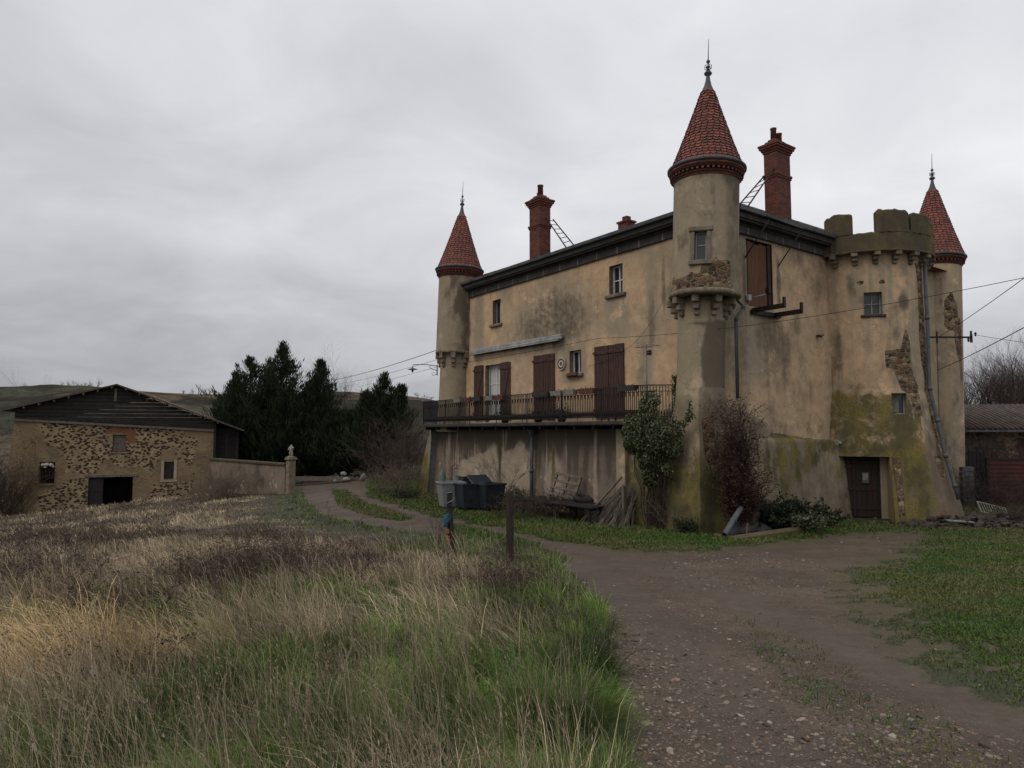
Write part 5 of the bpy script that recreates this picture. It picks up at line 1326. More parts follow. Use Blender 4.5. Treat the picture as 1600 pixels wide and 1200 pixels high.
def bare_tree(label, x, y, h, seed, spread=.5, levels=5, r0=.12, mat='twig', zb=None, name='bare_tree', cat='tree', group=None, splits=3, stems=1, rise=.35, trunkf=.28, mult=1.0, taper=.62, zoff=0.0):
    rn = random.Random(seed)
    root = empty(name, (x, y, (float(G(x, y)) if zb is None else zb) + zoff)); tag(root, label, cat, group)
    trunk = MB(); A = []; B = []; RA = []; RB = []
    def grow(p, d, L_, r, lv, path=None):
        n = 3; pts = [p]; dd = d.copy()
        for i in range(n):
            dd = (dd + Vector((rn.uniform(-.2, .2), rn.uniform(-.2, .2), rn.uniform(-.05, .2) * rise * 1.5))).normalized()
            pts.append(pts[-1] + dd * (L_ / n))
        rr = [r * (1 - .35 * i / n) for i in range(n + 1)]
        if lv >= levels - 1: trunk.tube(pts, rr, 6)
        else:
            for i in range(n): A.append(tuple(pts[i])); B.append(tuple(pts[i + 1])); RA.append(rr[i]); RB.append(rr[i + 1])
        if lv == 0: return
        k = splits + (1 if lv <= 2 else 0)
        for j in range(int(k * mult + rn.random())):
            f = rn.uniform(.35, 1.0) if j else 1.0; q = pts[0].lerp(pts[-1], f) if f < 1 else pts[-1]
            i0 = min(n - 1, int(f * n)); q = pts[i0].lerp(pts[i0 + 1], f * n - i0) if f < 1 else pts[-1]
            s = Vector((rn.gauss(0, 1), rn.gauss(0, 1), rn.gauss(0, .5))); s = (s - dd * s.dot(dd)).normalized()
            nd = (dd + s * spread * rn.uniform(.6, 1.5) + Vector((0, 0, rise * .5))).normalized()
            grow(q, nd, L_ * rn.uniform(.58, .82), r * (1 - .35 * f) * taper * rn.uniform(.7, 1.05), lv - 1)
    tot = sum(.7 ** i for i in range(levels + 1))
    for s_ in range(stems):
        d = Vector((rn.uniform(-.25, .25) * (stems > 1) * 2 + rn.uniform(-.06, .06), rn.uniform(-.2, .2) * (stems > 1), 1)).normalized()
        grow(Vector((rn.uniform(-.3, .3) * (stems > 1), rn.uniform(-.3, .3) * (stems > 1), -.1)), d, h / tot * 1.12, r0, levels)
    trunk.build('trunk', M[mat], root)
    if A: stick_mesh('crown', A, B, np.array(RA), np.array(RB), M[mat], root)
    return root
bare_tree('spreading leafless tree rising behind the dark conifers', -15.8, 60, 11.9, 21, .75, 6, .26, 'twig', rise=.22, mult=1.1)
bare_tree('thin leafless tree right of the spreading one, its top between two conifers', -12.3, 58, 9.2, 22, .6, 5, .12, 'twig_far')
bare_tree('spindly leafless sapling above the left slope of the barn roof', -34.6, 50, 11.2, 23, .36, 5, .07, 'twig_far', rise=.6)
bare_tree('thin leafless tree at the left edge of the picture beside the barn', -36.5, 46.5, 8.6, 24, .6, 5, .08, 'twig', rise=.4)
RG = 'bare trees behind the outbuilding'
for i, (px, d, h) in enumerate(((1518, 44, 8.0), (1545, 46, 8.4), (1568, 43, 8.3), (1590, 47, 9.0), (1612, 44, 8.6), (1530, 50, 8.3), (1580, 52, 9.2), (1640, 48, 9))):
    p = at(px, 700, d)
    bare_tree('leafless tangled tree standing behind the outbuilding roof', p.x, p.y, h, 30 + i, .6, 5, .16, 'twig', group=RG, stems=3, rise=.3, zb=0, mult=1.2, taper=.68)
# distant trees on the ridge
k = 0
for px, py, hh in ((8, 612, 5), (28, 610, 7), (42, 609, 8), (66, 607, 6), (72, 606, 5), (124, 600, 7), (133, 598, 8), (142, 600, 7), (150, 600, 9), (285, 608, 4), (302, 608, 5), (310, 607, 7), (318, 607, 6), (85, 606, 6), (95, 605, 8), (104, 604, 7), (112, 602, 8), (118, 601, 9), (18, 611, 6), (52, 608, 6), (326, 608, 7), (655, 618, 8), (664, 621, 7), (672, 624, 7)):
    p = at(px, py + 3, 590); az_ = math.degrees(math.atan2(p.x, p.y)); zb = float(hill_top(az_)) - 3
    rr = math.hypot(p.x, p.y); p = Vector((p.x * 606 / rr, p.y * 606 / rr, 0))
    bare_tree('far leafless tree on the ridge of the hill', p.x, p.y, hh * 1.25 + 1, 60 + k, .6, 3, .35, 'twig_far', zb=zb, group='trees along the hill ridge', rise=.3, splits=4); k += 1
def twig_bush(label, x, y, w, h, seed, mat='twig_red', n=120, name='bush', cat='bush', leaves=0, leafmat='deadleaf', group=None, zb=None, arch=.8, th=.006, leafsize=.05, depth=None, tone=.5, out=.55, wob=.16):
    rn = random.Random(seed); global rng; rng = np.random.default_rng(seed)
    root = empty(name, (x, y, float(GZ(x, y)) if zb is None else zb)); tag(root, label, cat, group); dp = depth or w
    A = []; B = []; RA = []; LP = []; LD = []
    for i in range(n):
        p = Vector((rn.gauss(0, w * .22), rn.gauss(0, dp * .22), 0)); a = rn.uniform(0, 6.28); d = Vector((math.cos(a) * out, math.sin(a) * out, 1)).normalized(); L_ = h * rn.uniform(.5, 1.15); s = 7; r = th * rn.uniform(.6, 1.3)
        for j in range(s):
            q = p + d * L_ / s; A.append(tuple(p)); B.append(tuple(q)); RA.append(r * (1 - j / s * .6))
            if j > 1:
                for _ in range(2):
                    e = (d + Vector((rn.gauss(0, .7), rn.gauss(0, .7), rn.gauss(0, .4)))).normalized() * L_ * rn.uniform(.08, .22); A.append(tuple(q)); B.append(tuple(q + e)); RA.append(r * .5)
                    for _ in range(leaves): LP.append(tuple(q + e * rn.random() + Vector((rn.gauss(0, .02), rn.gauss(0, .02), rn.gauss(0, .02))))); LD.append((rn.gauss(0, 1), rn.gauss(0, 1), rn.gauss(0, .7)))
            p = q; d = (d + Vector((rn.gauss(0, wob), rn.gauss(0, wob), -arch * .22 * j / s * 2 + rn.gauss(0, .08)))).normalized()
            if p.z < .02: break
    RA = np.array(RA); stick_mesh('stems', A, B, RA, RA * .7, M[mat], root)
    if leaves: LP = np.array(LP); leaf_mesh('leaves', LP, np.array(LD), rng.uniform(.6, 1.3, len(LP)) * leafsize, leafsize * .6, np.clip(rng.normal(tone, .25, len(LP)), 0, 1), M[leafmat], root)
    return root
# brambles left of the castle
p = at(618, 760, 43); twig_bush('tall reddish brown bramble thicket beside the far pier', p.x + .6, p.y, 4.6, 4.0, 201, 'twig_red', 260, 'bramble_thicket', 'brambles', th=.012, arch=.7)
p = at(600, 755, 34); twig_bush('low pale tangled brambles on the bend of the track', p.x + .5, p.y, 3.0, 1.7, 202, 'twig_pale', 170, 'bramble_thicket', 'brambles', leaves=1, th=.009, arch=1.0)
p = at(650, 780, 31); twig_bush('dry weed patch at the foot of the mossy far pier', p.x - .5, p.y, 1.6, .4, 203, 'twig_red', 100, 'weed_patch', 'weeds', leaves=1, leafmat='shrub', leafsize=.08)
p = at(350, 790, 40); twig_bush('dead dark weeds against the barn corner and low wall', p.x, p.y, 2.6, 1.9, 204, 'twig_pale', 200, 'weed_patch', 'weeds', th=.012)
p = at(10, 760, 41); twig_bush('dark leafless bush beside the left corner of the barn', p.x - 1.6, p.y + 2, 3.0, 4.2, 205, 'twig', 260, 'bush', 'bush', th=.016, arch=.4)
# weeds with seed heads in the field
wl = ['bushy dark weed with curled seed heads at the left of the field', 'dark branching weed just right of the straw coloured patch', 'small dark weed in the middle of the near grass', 'dark weed with seed heads near the left edge of the picture',
      'tangled dark weed between the posts and the pale grass', 'tall dark weed in the brown scrub left of the posts', 'brown weed in front of the barn doorway', 'dark weed leaning over the green patch in the middle of the field']
for i, (px, d, hh) in enumerate(((105, 7.4, 1.0), (235, 7.0, .75), (190, 5.0, .5), (25, 8.3, 1.1), (560, 9.5, .8), (520, 13, 1.1), (215, 20, 1.2), (350, 9.3, .8))):
    p = at(px, 1000, d); twig_bush(wl[i], p.x, p.y, .7, hh, 300 + i, 'twig', 16, 'seedhead_weed', 'weed', leaves=2, leafmat='deadleaf', leafsize=.026, group='dark dead weeds standing in the field', th=.0035, arch=.9, tone=.3)
for i, (px, d, hh, lb) in enumerate(((840, 6.8, .55, 'dark tangle of dead twigs in the grass below the posts'), (930, 5.9, .45, 'small dead bush in the verge beside the track'), (800, 11.9, .7, 'dead stems gathered round the foot of the taller post'), (690, 16.5, .8, 'dead stems around the foot of the leaning post'))):
    p = at(px, 1000, d); twig_bush(lb, min(p.x, .75), p.y, .6, hh, 330 + i, 'twig', 46, 'dead_bush', 'dead bush', th=.0035, arch=1.0)
# a mass of dark dead weeds in the middle of the field
rng = np.random.default_rng(88); npl = 760; x, y, r = polar(npl * 4, -36, 2, 6.5, 27)
mk_ = fbm(x * .34, y * .34, 0, 120, 4) + .10 * blob(x, y, -3.2, 13, 4, 6, .6) - .05 * (r < 8.5)
k = (mk_ + rng.normal(0, .05, len(mk_)) > .585) & ((TRf(x, y) > np.where(y > 10.5, 4.2, .5))) & (X_edge(y) > x) & ~((y > 36)); x, y = x[k][:npl], y[k][:npl]
A = []; B = []; RA = []; LP = []; LD = []; rn = random.Random(5)
for px, py in zip(x, y):
    z0 = float(GZ(px, py)); hh = rn.uniform(.3, .75) * (1 - .012 * py)
    for s_ in range(6):
        p = Vector((px + rn.gauss(0, .07), py + rn.gauss(0, .07), z0)); a = rn.uniform(0, 6.28); d = Vector((math.cos(a) * .45 - .25, math.sin(a) * .45, 1)).normalized()
        for j in range(4):
            q = p + d * hh / 4; A.append(tuple(p)); B.append(tuple(q)); RA.append(.0028 * (1 - j * .17) * (1 + .07 * py))
            if j > 0:
                e = (d + Vector((rn.gauss(0, .8), rn.gauss(0, .8), rn.gauss(0, .4)))).normalized() * hh * .22; A.append(tuple(q)); B.append(tuple(q + e)); RA.append(.0018 * (1 + .07 * py))
                LP.append(tuple(q + e)); LD.append((rn.gauss(0, 1), rn.gauss(0, 1), rn.gauss(0, .6))); LP.append(tuple(q + e * .6)); LD.append((rn.gauss(0, 1), rn.gauss(0, 1), rn.gauss(0, .6)))
            p = q; d = (d + Vector((rn.gauss(0, .2), rn.gauss(0, .2), -.1))).normalized()
sw_ = stick_mesh('dead_weed_scrub', A, B, np.array(RA), np.array(RA) * .8, M['twig_brown']); tag(sw_, 'dark brown dead weeds massed in the middle of the field', 'dead weeds', kind='stuff')
lf_ = leaf_mesh('dried_leaves', np.array(LP), np.array(LD), .035 * (1 + .03 * np.array(LP)[:, 1]), .018, np.clip(rng.normal(.55, .25, len(LP)), 0, 1), veg('weed_leaves', (.030, .022, .016), (.070, .052, .037), (.13, .10, .07)), sw_)
# along the castle walls (castle coordinates)
def cbush(label, cx, cy, *a, **k):
    q = CL(cx, cy); return twig_bush(label, q.x, q.y, *a, **k)
cbush('dead climbing shrub covering the wall right of the corner pier', -.30, -.88, .42, 3.1, 211, 'twig', 220, 'dead_climber', 'dead climber', leaves=4, leafsize=.06, th=.007, arch=.1, out=.05, depth=.35, wob=.06)
cbush('round clump of dark red dead twigs on the lower pier wall', -.35, -1.0, .7, 1.8, 212, 'twig', 200, 'dead_climber', 'dead climber', leaves=5, leafsize=.06, th=.007, arch=1.0, out=.15, depth=.4, wob=.08)
cbush('dark leafy shrub in front of the mossy plinth', 1.55, -1.05, 1.3, .95, 213, 'twig', 100, 'shrub', 'shrub', leaves=4, leafmat='shrub', leafsize=.10, th=.008)
cbush('dark leafy shrub left of the tower door', 3.1, -1.05, 1.4, .75, 214, 'twig', 80, 'shrub', 'shrub', leaves=4, leafmat='shrub', leafsize=.09, th=.008)
cbush('grey-green spiky tuft beside the broken stone trough', 1.5, -1.9, .7, .6, 215, 'twig_pale', 60, 'shrub', 'shrub', leaves=3, leafmat='ivy', leafsize=.09)
cbush('thin bare bush behind the bins', -1.0, 14.2, 1.0, 2.6, 216, 'twig_pale', 12, 'bush', 'bush', th=.010, arch=.3)
cbush('tall bare shoots against the lower wall right of the bins', -1.0, 9.6, 1.6, 2.3, 217, 'twig', 14, 'bush', 'bush', th=.011, arch=.15)
cbush('dark low brambles under the tall bare shoots', -1.2, 8.9, 2.6, .9, 218, 'twig', 130, 'bush', 'bush', leaves=2, leafmat='shrub', leafsize=.06)
cbush('reddish twiggy hedge under the leaning pallet', -1.7, 5.6, 4.0, .95, 219, 'twig_red', 330, 'bush', 'bush', depth=2.4, leaves=1, th=.007)
cbush('pale dry stalks against the yellow corner pier', -1.3, .7, 1.3, 1.3, 220, 'twig_pale', 26, 'weed_patch', 'weeds', th=.006, arch=.2)
cbush('dark weeds below the grey conduit at the corner edge', -1.5, -.1, .8, .45, 221, 'twig', 60, 'weed_patch', 'weeds', leaves=2, leafmat='shrub', leafsize=.06)
p = at(1555, 800, 27); twig_bush('dark brambles in front of the red gate', p.x, p.y, 4.6, 1.6, 222, 'twig', 200, 'bramble_thicket', 'brambles', th=.009)
p = at(1545, 700, 31); twig_bush('brown creeper hanging over the outbuilding wall', p.x, p.y + .6, 5, 3.4, 223, 'twig_red', 260, 'creeper', 'creeper', th=.009, arch=.5, depth=1.0)
p = at(1590, 830, 22); twig_bush('dry brown weeds at the right end of the rubble heap', p.x, p.y, 1.6, .8, 224, 'twig', 120, 'weed_patch', 'weeds')

# ---- ivy on the balcony corner and pier
rng = np.random.default_rng(9)
ivp = [(2.75, 3.5), (2.0, 3.7), (1.62, 4.25), (1.4, 4.3), (1.05, 3.55), (.3, 3.35), (-.05, 3.75), (-.2, 3.45), (.25, 2.9), (.45, 2.3), (.85, 2.05), (.55, 1.75), (1.0, 1.85), (1.3, 1.5), (1.7, 1.55), (1.95, 2.2), (2.45, 2.6), (2.7, 3.0)]
n = 60000; u = rng.uniform(-.6, 3.2, n); z = rng.uniform(1.0, 4.6, n); d = sdf_poly(u, z, ivp) + (fbm(u * 2.5, z * 2.5, 0, 171, 4) - .5) * .7
k = (d < .02) & (rng.uniform(0, 1, n) < .45); u, z, d = u[k], z[k], d[k]; bulge = np.clip(-d, 0, .45)
x = -1.12 - rng.uniform(0, 1, len(u)) ** .6 * (.12 + bulge * .9) - .12 * (fbm(u * 3, z * 3, 0, 172) - .3)
P = np.stack([x, u, z], 1); D = np.stack([rng.normal(-.3, .5, len(u)), rng.normal(0, .7, len(u)), rng.normal(-.7, .5, len(u))], 1)
iv = empty('ivy', CL(-1.2, 1.4, 0), CA); tag(iv, 'green ivy hanging over the balcony corner and down the pier', 'ivy')
P[:, 0] += 1.2; P[:, 1] -= 1.4
leaf_mesh('leaves', P, D, rng.uniform(.05, .10, len(P)), .06, np.clip(.20 + .35 * rng.uniform(0, 1, len(P)) + .55 * np.clip((P[:, 2] - 2.6) / 1.5, 0, 1) * rng.uniform(0, 1, len(P)) ** 2 + .0, 0, 1), M['ivy'], iv)
A = []; B = []
for i in range(60):
    q = Vector((rnd.uniform(0, .1), rnd.uniform(-.3, .5), .1))
    for j in range(12):
        q2 = q + Vector((rnd.uniform(-.04, .03), rnd.gauss(0, .07) + (.02 if i % 2 else -.02), .28)); A.append(tuple(q)); B.append(tuple(q2)); q = q2
stick_mesh('stems', A, B, .014, .012, M['twig'], iv)
iv2 = empty('ivy', CL(-.5, 1.0, 3.4), CA); tag(iv2, 'narrow strip of ivy climbing the rail end beside the near turret', 'ivy')
n = 1300; P = np.stack([rng.normal(0, .09, n), rng.normal(0, .09, n), rng.uniform(-.1, 1.35, n)], 1); leaf_mesh('leaves', P, rng.normal(size=(n, 3)), .085, .06, np.clip(rng.normal(.4, .2, n), 0, 1), M['ivy'], iv2)
stick_mesh('stems', [(0, 0, -.2), (.02, .01, .3), (0, 0, .7)], [(.02, .01, .3), (0, 0, .7), (.02, 0, 1.2)], .01, .008, M['twig'], iv2)
# ================================================================== BARN
BO = Vector((-31.2, 43.0, 0)); BR = Vector((.938, .347, 0)).normalized(); BA = math.atan2(BR.y, BR.x)
barn = empty('stone_barn', BO, BA); tag(barn, 'old stone barn with black boarded gable and an open dark doorway', 'barn')
FBN = Fr((0, 0, 0), (1, 0, 0), (0, -1, 0))
LB = 11.5
def barnmat():
    t = NT('barn_rubble'); co = t.coord(); ms, bd, dk, gr, _ = t.attr()
    v = t.mp(t.mix(.035, co, t.noise(2.2, co, 3, .6, 0, True)), (1, 1, 1.55))
    d = t.vor(4.9, v, 'F1', 'Distance', .9); r = t.sep(t.vor(4.9, v, 'F1', 'Color', .9))[0]; nz = t.noise(7, co, 5, .65)
    thr = t.m('ADD', .36, t.m('ADD', t.m('MULTIPLY', r, .17), t.m('MULTIPLY', t.m('SUBTRACT', nz, .5), .35)))
    stone = t.rng(t.m('SUBTRACT', d, thr), .045, -.02)
    patch = t.rng(t.m('ADD', ms, t.m('MULTIPLY', t.m('SUBTRACT', t.noise(1.1, co, 6, .65), .5), 1.1)), .42, .56)
    mort = t.mix(t.rng(t.noise(1.3, co, 6, .6), .35, .65), (.34, .25, .15), (.215, .158, .095))
    pl = t.mix(t.rng(t.noise(.9, t.mp(co, (1, 1, 1), (3, 2, 8)), 6, .6), .35, .65), (.25, .18, .105), (.16, .12, .075))
    sc_ = t.ramp(r, [(0, (.022, .014, .013)), (.5, (.036, .020, .018)), (.75, (.055, .030, .022)), (1, (.038, .032, .028))])
    c = t.mix(t.m('MULTIPLY', stone, patch), t.mix(patch, pl, mort), sc_)
    c = t.mix(t.rng(t.m('ADD', dk, t.m('MULTIPLY', t.m('SUBTRACT', nz, .5), .8)), .3, .9, 0, .75), c, (.06, .045, .03))
    c = t.mix(t.rng(t.m('ADD', bd, t.m('MULTIPLY', t.m('SUBTRACT', nz, .5), .5)), .45, .6), c, (.20, .085, .045))
    c = t.mix(t.rng(t.noise(30, co, 3), .4, .7, 0, .35), c, (.08, .06, .04))
    return t.done(c, .95, t.bump(t.m('ADD', t.m('MULTIPLY', stone, .5), nz), .8, .05), spec=.1)
M['barn'] = barnmat()
def bw(u, z):
    s = np.clip(.36 + .70 * np.maximum.reduce([polym(u, z, [(1.2, 3.9), (4.6, 3.7), (5.0, 3), (4.9, 1.0), (4.4, .4), (3.2, .6), (2.9, 1.8), (1.9, 2.4)], .4), polym(u, z, [(6.4, 3.6), (9.6, 3.3), (9.3, 2.2), (8.2, 1.9), (7.9, .8), (6.3, .8), (5.0, 1.5), (5.2, 2.1), (6.4, 1.9)], .4),
        polym(u, z, [(2.6, -.6), (4.1, 0), (4.0, -1.0), (3.7, -2.3), (1.8, -2.4), (1.6, -1.2)], .5), polym(u, z, [(8.0, -.5), (10.2, -.6), (9.6, -1.5), (7.8, -1.7)], .4), polym(u, z, [(9.5, 2.6), (10.4, 2.4), (10.0, .8), (9.4, 1.6)], .4)]), 0, 1)
    w = np.zeros(u.shape + (4,)); w[..., 0] = s; w[..., 1] = .9 * np.maximum(polym(u, z, [(5.0, 3.15), (5.85, 3.4), (6.8, 3.1), (6.8, 2.2), (6.3, 2.2), (6.3, 2.9), (5.0, 2.9)], .06), 0); w[..., 2] = .15 + .5 * sst(-1.2, -2.2, z) + .4 * polym(u, z, [(0, 3.5), (1.3, 3.4), (1.8, 1.2), (1.3, -.6), (.4, -.8)], .5)
    return w
holes = [(1.45, 2.28, -.26, 1.10), (5.45, 6.22, 1.70, 2.83), (8.53, 9.11, -.11, 1.02), (4.17, 6.71, -2.8, .06)]
def bpos(u, z):
    bat = np.where(u < 1.0, (1.0 - u) * .0, 0)
    uu = u - np.where(u < .01, .10 * np.clip((3.8 - z) / 1.2, 0, 6) * .9, 0)
    return np.stack([uu, (fbm(u * 1.5, z * 1.5, 0, 180) - .5) * .06, z], -1)
wall_grid('gable_wall', (0, LB), (-2.9, 3.9), holes, bpos, bw, M['barn'], parent=barn, step=.12)
def bopen(h, name, mats, parent=barn): return reveal(FBN, h[0], h[1], h[2], h[3], .5, 'barn', parent, name, 'black', .01)
wL = bopen(holes[0], 'window', 0); wL['label'] = 'barred barn window with white cloth at the top'
m = MB(); m.box(1.40, 2.33, -.04, .06, -.40, -.27, FBN, bev=.02); m.build('window_sill', M['stone_sill'], wL)
m = MB()
for i in range(4): m.tube([FBN(1.58 + i * .19, -.18, -.26), FBN(1.58 + i * .19, -.18, .75)], .018, 5)
m.box(1.47, 2.26, -.19, -.15, .2, .24, FBN); m.build('window_bars', M['iron_rust'], wL)
m = MB()
for i, (a, c, r) in enumerate(((1.62, .93, .14), (1.82, .95, .16), (2.05, .92, .15), (2.16, .80, .09), (1.72, .78, .09))):
    m.lathe([(0, -r * .8), (r * .7, -r * .6), (r, 0), (r * .7, r * .6), (0, r * .8)], FBN(a, -.12, c), 8)
m.build('cloth_bundle', M['white'], wL)
wU = bopen(holes[1], 'window', 0); m = MB()
for i in range(6): m.box(5.47, 6.20, -.16 - .01 * (i % 2), -.12, 1.72 + i * .185, 1.895 + i * .185, FBN)
m.build('window_boards', M['wood_grey'], wU); m = MB(); m.box(5.3, 6.4, -.03, .05, 1.58, 1.69, FBN, bev=.02); m.build('window_sill', M['stone_sill'], wU); wU['label'] = 'boarded upper window with brick surround'
wR = bopen(holes[2], 'window', 0); m = MB(); m.box(8.35, 8.52, -.02, .04, -.2, 1.12, FBN, bev=.01); m.box(9.12, 9.3, -.02, .04, -.2, 1.12, FBN, bev=.01); m.box(8.3, 9.36, -.02, .05, -.32, -.2, FBN); m.build('window_surround', M['plaster'], wR)
m = MB(); m.box(8.55, 9.09, -.2, -.16, -.09, 1.0, FBN); m.build('window_pane', M['glass'], wR)
dw = reveal(FBN, 4.17, 6.71, -2.8, .06, 1.2, 'barn', barn, 'doorway', 'black', .01); m = MB(); m.box(3.95, 7.0, -.25, .05, .065, .25, FBN, bev=.02); m.build('lintel', M['wood_grey'], dw)
m = MB(); m.box(4.2, 5.0, -.12, -.06, -2.7, .0, FBN); m.build('barn_door', M['wood_dark'], dw)
# boarded gable
def roofz(u): return 4.34 + (u + .45) * (6.05 - 4.34) / 6.07 if u < 5.62 else 6.05 - (u - 5.62) * (6.05 - 3.79) / 5.87
def wallz(u): return 3.84 - .67 * u / LB
m = MB(); nrow = 11
for r_ in range(nrow + 2):
    z0, z1 = 3.0 + r_ * .245 + rnd.uniform(-.01, .01), 3.0 + (r_ + 1) * .245 - .02 + rnd.uniform(-.02, .01)
    u = 0.02
    while u < LB:
        L_ = min(rnd.uniform(1.6, 3.2), LB - u); a0, a1 = u, u + L_ - .015; u += L_
        top0, top1 = roofz(a0) - .05, roofz(a1) - .05; b0, b1 = wallz(a0) , wallz(a1)
        pts = []
        zz0 = max(z0, b0), max(z0, b1); zz1 = min(z1, top0), min(z1, top1)
        if zz1[0] <= zz0[0] and zz1[1] <= zz0[1]: continue
        am = []
        # clip the board to the roof line
        n = 8; lo = []; hi = []
        for k in range(n + 1):
            a = a0 + (a1 - a0) * k / n; l_ = max(z0, wallz(a)); h_ = min(z1, roofz(a) - .05)
            if h_ > l_ + .01: lo.append((a, l_)); hi.append((a, h_))
        if len(lo) < 2: continue
        off = rnd.uniform(0, .02); m.prism(lo + hi[::-1], .02 + off, .055 + off, FBN)
m.build('gable_boards', M['wood_dark'], barn)
m = MB(); m.prism([(0, wallz(0) - .14), (LB, wallz(LB) - .14), (LB, wallz(LB)), (0, wallz(0))], .02, .14, FBN); m.box(5.45, 5.6, .06, .1, 5.0, 5.85, FBN); m.build('wall_beam', M['wood_grey'], barn)
m = MB(); DPT = 16
for (u0, u1, t_) in ((-.62, 5.62, .09), (5.62, 13.4, .09)):
    z0 = roofz(u0) if u0 < 5.62 else 6.05; z1 = 6.05 if u1 == 5.62 else roofz(u1)
    m.prism([(u0, z0), (u1, z1), (u1, z1 + t_), (u0, z0 + t_)], .42, -DPT, FBN)
br = m.build('roof', simple('barn_roof_tiles', (.10, .075, .06), (.05, .04, .035), 5, .95), barn)
for i in range(15):
    m = MB(); m.box(.5 + i * .8, .58 + i * .8, -.1, .38, roofz(.5 + i * .8) - .13, roofz(.5 + i * .8) - .01, FBN); m.build('rafter_end', M['wood_grey'], br)
m = MB(); m.add([(0, .02, -2.9), (0, DPT, -2.9), (0, DPT, 4.4), (0, .02, 4.4)], [(0, 1, 2, 3)]); m.add([(LB, .02, -2.9), (LB, DPT, -2.9), (LB, DPT, 3.7), (LB, .02, 3.7)], [(0, 1, 2, 3)]); m.build('side_wall', M['barn'], barn, fix=False)
m = MB(); m.box(LB + .02, 13.1, -.6, -.55, -1.5, 3.3, FBN)
for i in range(7): m.box(LB + .05 + i * .22, LB + .24 + i * .22, -.50, -.47, -1.5, 3.15 - .06 * i, FBN)
m.box(LB + .0, LB + .14, -.3, .02, -1.5, 3.6, FBN); m.build('lean_to_boards', M['wood_dark'], barn)
# ================================================================== LOW WALL, PILLAR, STATUE
wA, wB = Vector((-20.3, 46.6, 0)), Vector((-12.6, 38.7, 0)); dv = wB - wA; Lw = dv.length; wang = math.atan2(dv.y, dv.x)
lw = empty('garden_wall', wA, wang); tag(lw, 'low rendered garden wall with stone coping between the barn and the statue pillar', 'wall')
def gw(u, z):
    n = fbm(u * .8, z * .8, 0, 190, 5); w = np.zeros(u.shape + (4,)); w[..., 0] = .0; w[..., 2] = .25 + .55 * sst(.45, .7, n) + .3 * sst(.9, 1.2, z); w[..., 3] = .7; return w
wall_grid('wall_face', (0, Lw), (-1.9, 1.1), [], lambda u, z: np.stack([u, (fbm(u, z, 0, 191) - .5) * .04 - .14, z], -1), gw, M['plaster_mauve'], parent=lw, step=.15)
m = MB(); i = 0; u = 0
while u < Lw: m.box(u, min(u + 1.1, Lw) - .015, -.22, .2, 1.09, 1.25, bev=.03); u += 1.1
m.build('coping', M['moss_stone'], lw); m = MB(); m.box(0, Lw, -.08, .14, -1.9, 1.08); m.build('wall_core', M['plaster_mauve'], lw)
pl = empty('gate_pillar', (-12.35, 38.45, -.6), wang); tag(pl, 'square stone gate pillar at the end of the low wall', 'pillar')
m = MB(); m.box(-.2, .2, -.2, .2, -.2, 2.05, bev=.02); m.build('pillar_shaft', M['corbel'], pl); m = MB(); m.box(-.27, .27, -.27, .27, 2.05, 2.14, bev=.02); m.box(-.22, .22, -.22, .22, 2.14, 2.22, bev=.02); m.build('pillar_cap', M['corbel'], pl)
def skin_body(name, verts, edges, radii, mat, parent, sub=2, root=0):
    me = bpy.data.meshes.new(name); me.from_pydata(verts, edges, []); o = bpy.data.objects.new(name, me); COL.objects.link(o)
    sk = o.modifiers.new('skin', 'SKIN'); sk.use_smooth_shade = True
    for i, r in enumerate(radii): me.skin_vertices[0].data[i].radius = (r, r)
    me.skin_vertices[0].data[root].use_root = True
    s = o.modifiers.new('sub', 'SUBSURF'); s.levels = sub; s.render_levels = sub
    dg = bpy.context.evaluated_depsgraph_get(); m2 = bpy.data.meshes.new_from_object(o.evaluated_get(dg)); o.modifiers.clear(); o.data = m2; m2.materials.clear(); m2.materials.append(mat); o.parent = parent
    m2.polygons.foreach_set('use_smooth', [True] * len(m2.polygons)); return o
st = empty('statue', (-12.35, 38.45, 1.62), R_(-20)); tag(st, 'small weathered stone cherub statue on the gate pillar', 'statue')
V_ = [(0, 0, .34), (0, 0, .44), (0, -.01, .55), (0, 0, .60), (0, -.01, .68), (.06, 0, .32), (.08, -.02, .19), (.07, 0, .05), (-.06, 0, .32), (-.05, -.04, .18), (-.06, -.01, .05), (.10, 0, .53), (.17, -.04, .45), (.14, -.12, .52), (-.10, 0, .53), (-.15, -.05, .42), (-.08, -.12, .38), (.07, -.06, .02), (-.06, -.07, .02)]
E_ = [(0, 1), (1, 2), (2, 3), (3, 4), (0, 5), (5, 6), (6, 7), (7, 17), (0, 8), (8, 9), (9, 10), (10, 18), (2, 11), (11, 12), (12, 13), (2, 14), (14, 15), (15, 16)]
Rr = [.085, .09, .08, .04, .078, .06, .048, .03, .06, .048, .03, .045, .034, .025, .045, .034, .025, .026, .026]
M['statue'] = simple('weathered_statue', (.34, .32, .28), (.17, .155, .13), 9, .9, dirt=(.06, .055, .045))
skin_body('statue_body', V_, E_, Rr, M['statue'], st)
m = MB(); m.box(-.13, .13, -.13, .11, -.02, .03, bev=.01); m.tube([(-.02, .07, .02), (0, .08, .30)], [.09, .05], 7); m.build('statue_base', M['statue'], st)

# ================================================================== THINGS ON AND AGAINST THE CASTLE
def cthing(name, label, cat, x, y, z, rz=0, group=None):
    o = empty(name, CL(x, y, z), CA + rz); tag(o, label, cat, group); return o
def ctag(o, x, y, z, rz, label, cat, group=None):
    o.location = CL(x, y, z); o.rotation_euler = (0, 0, CA + rz); tag(o, label, cat, group); return o
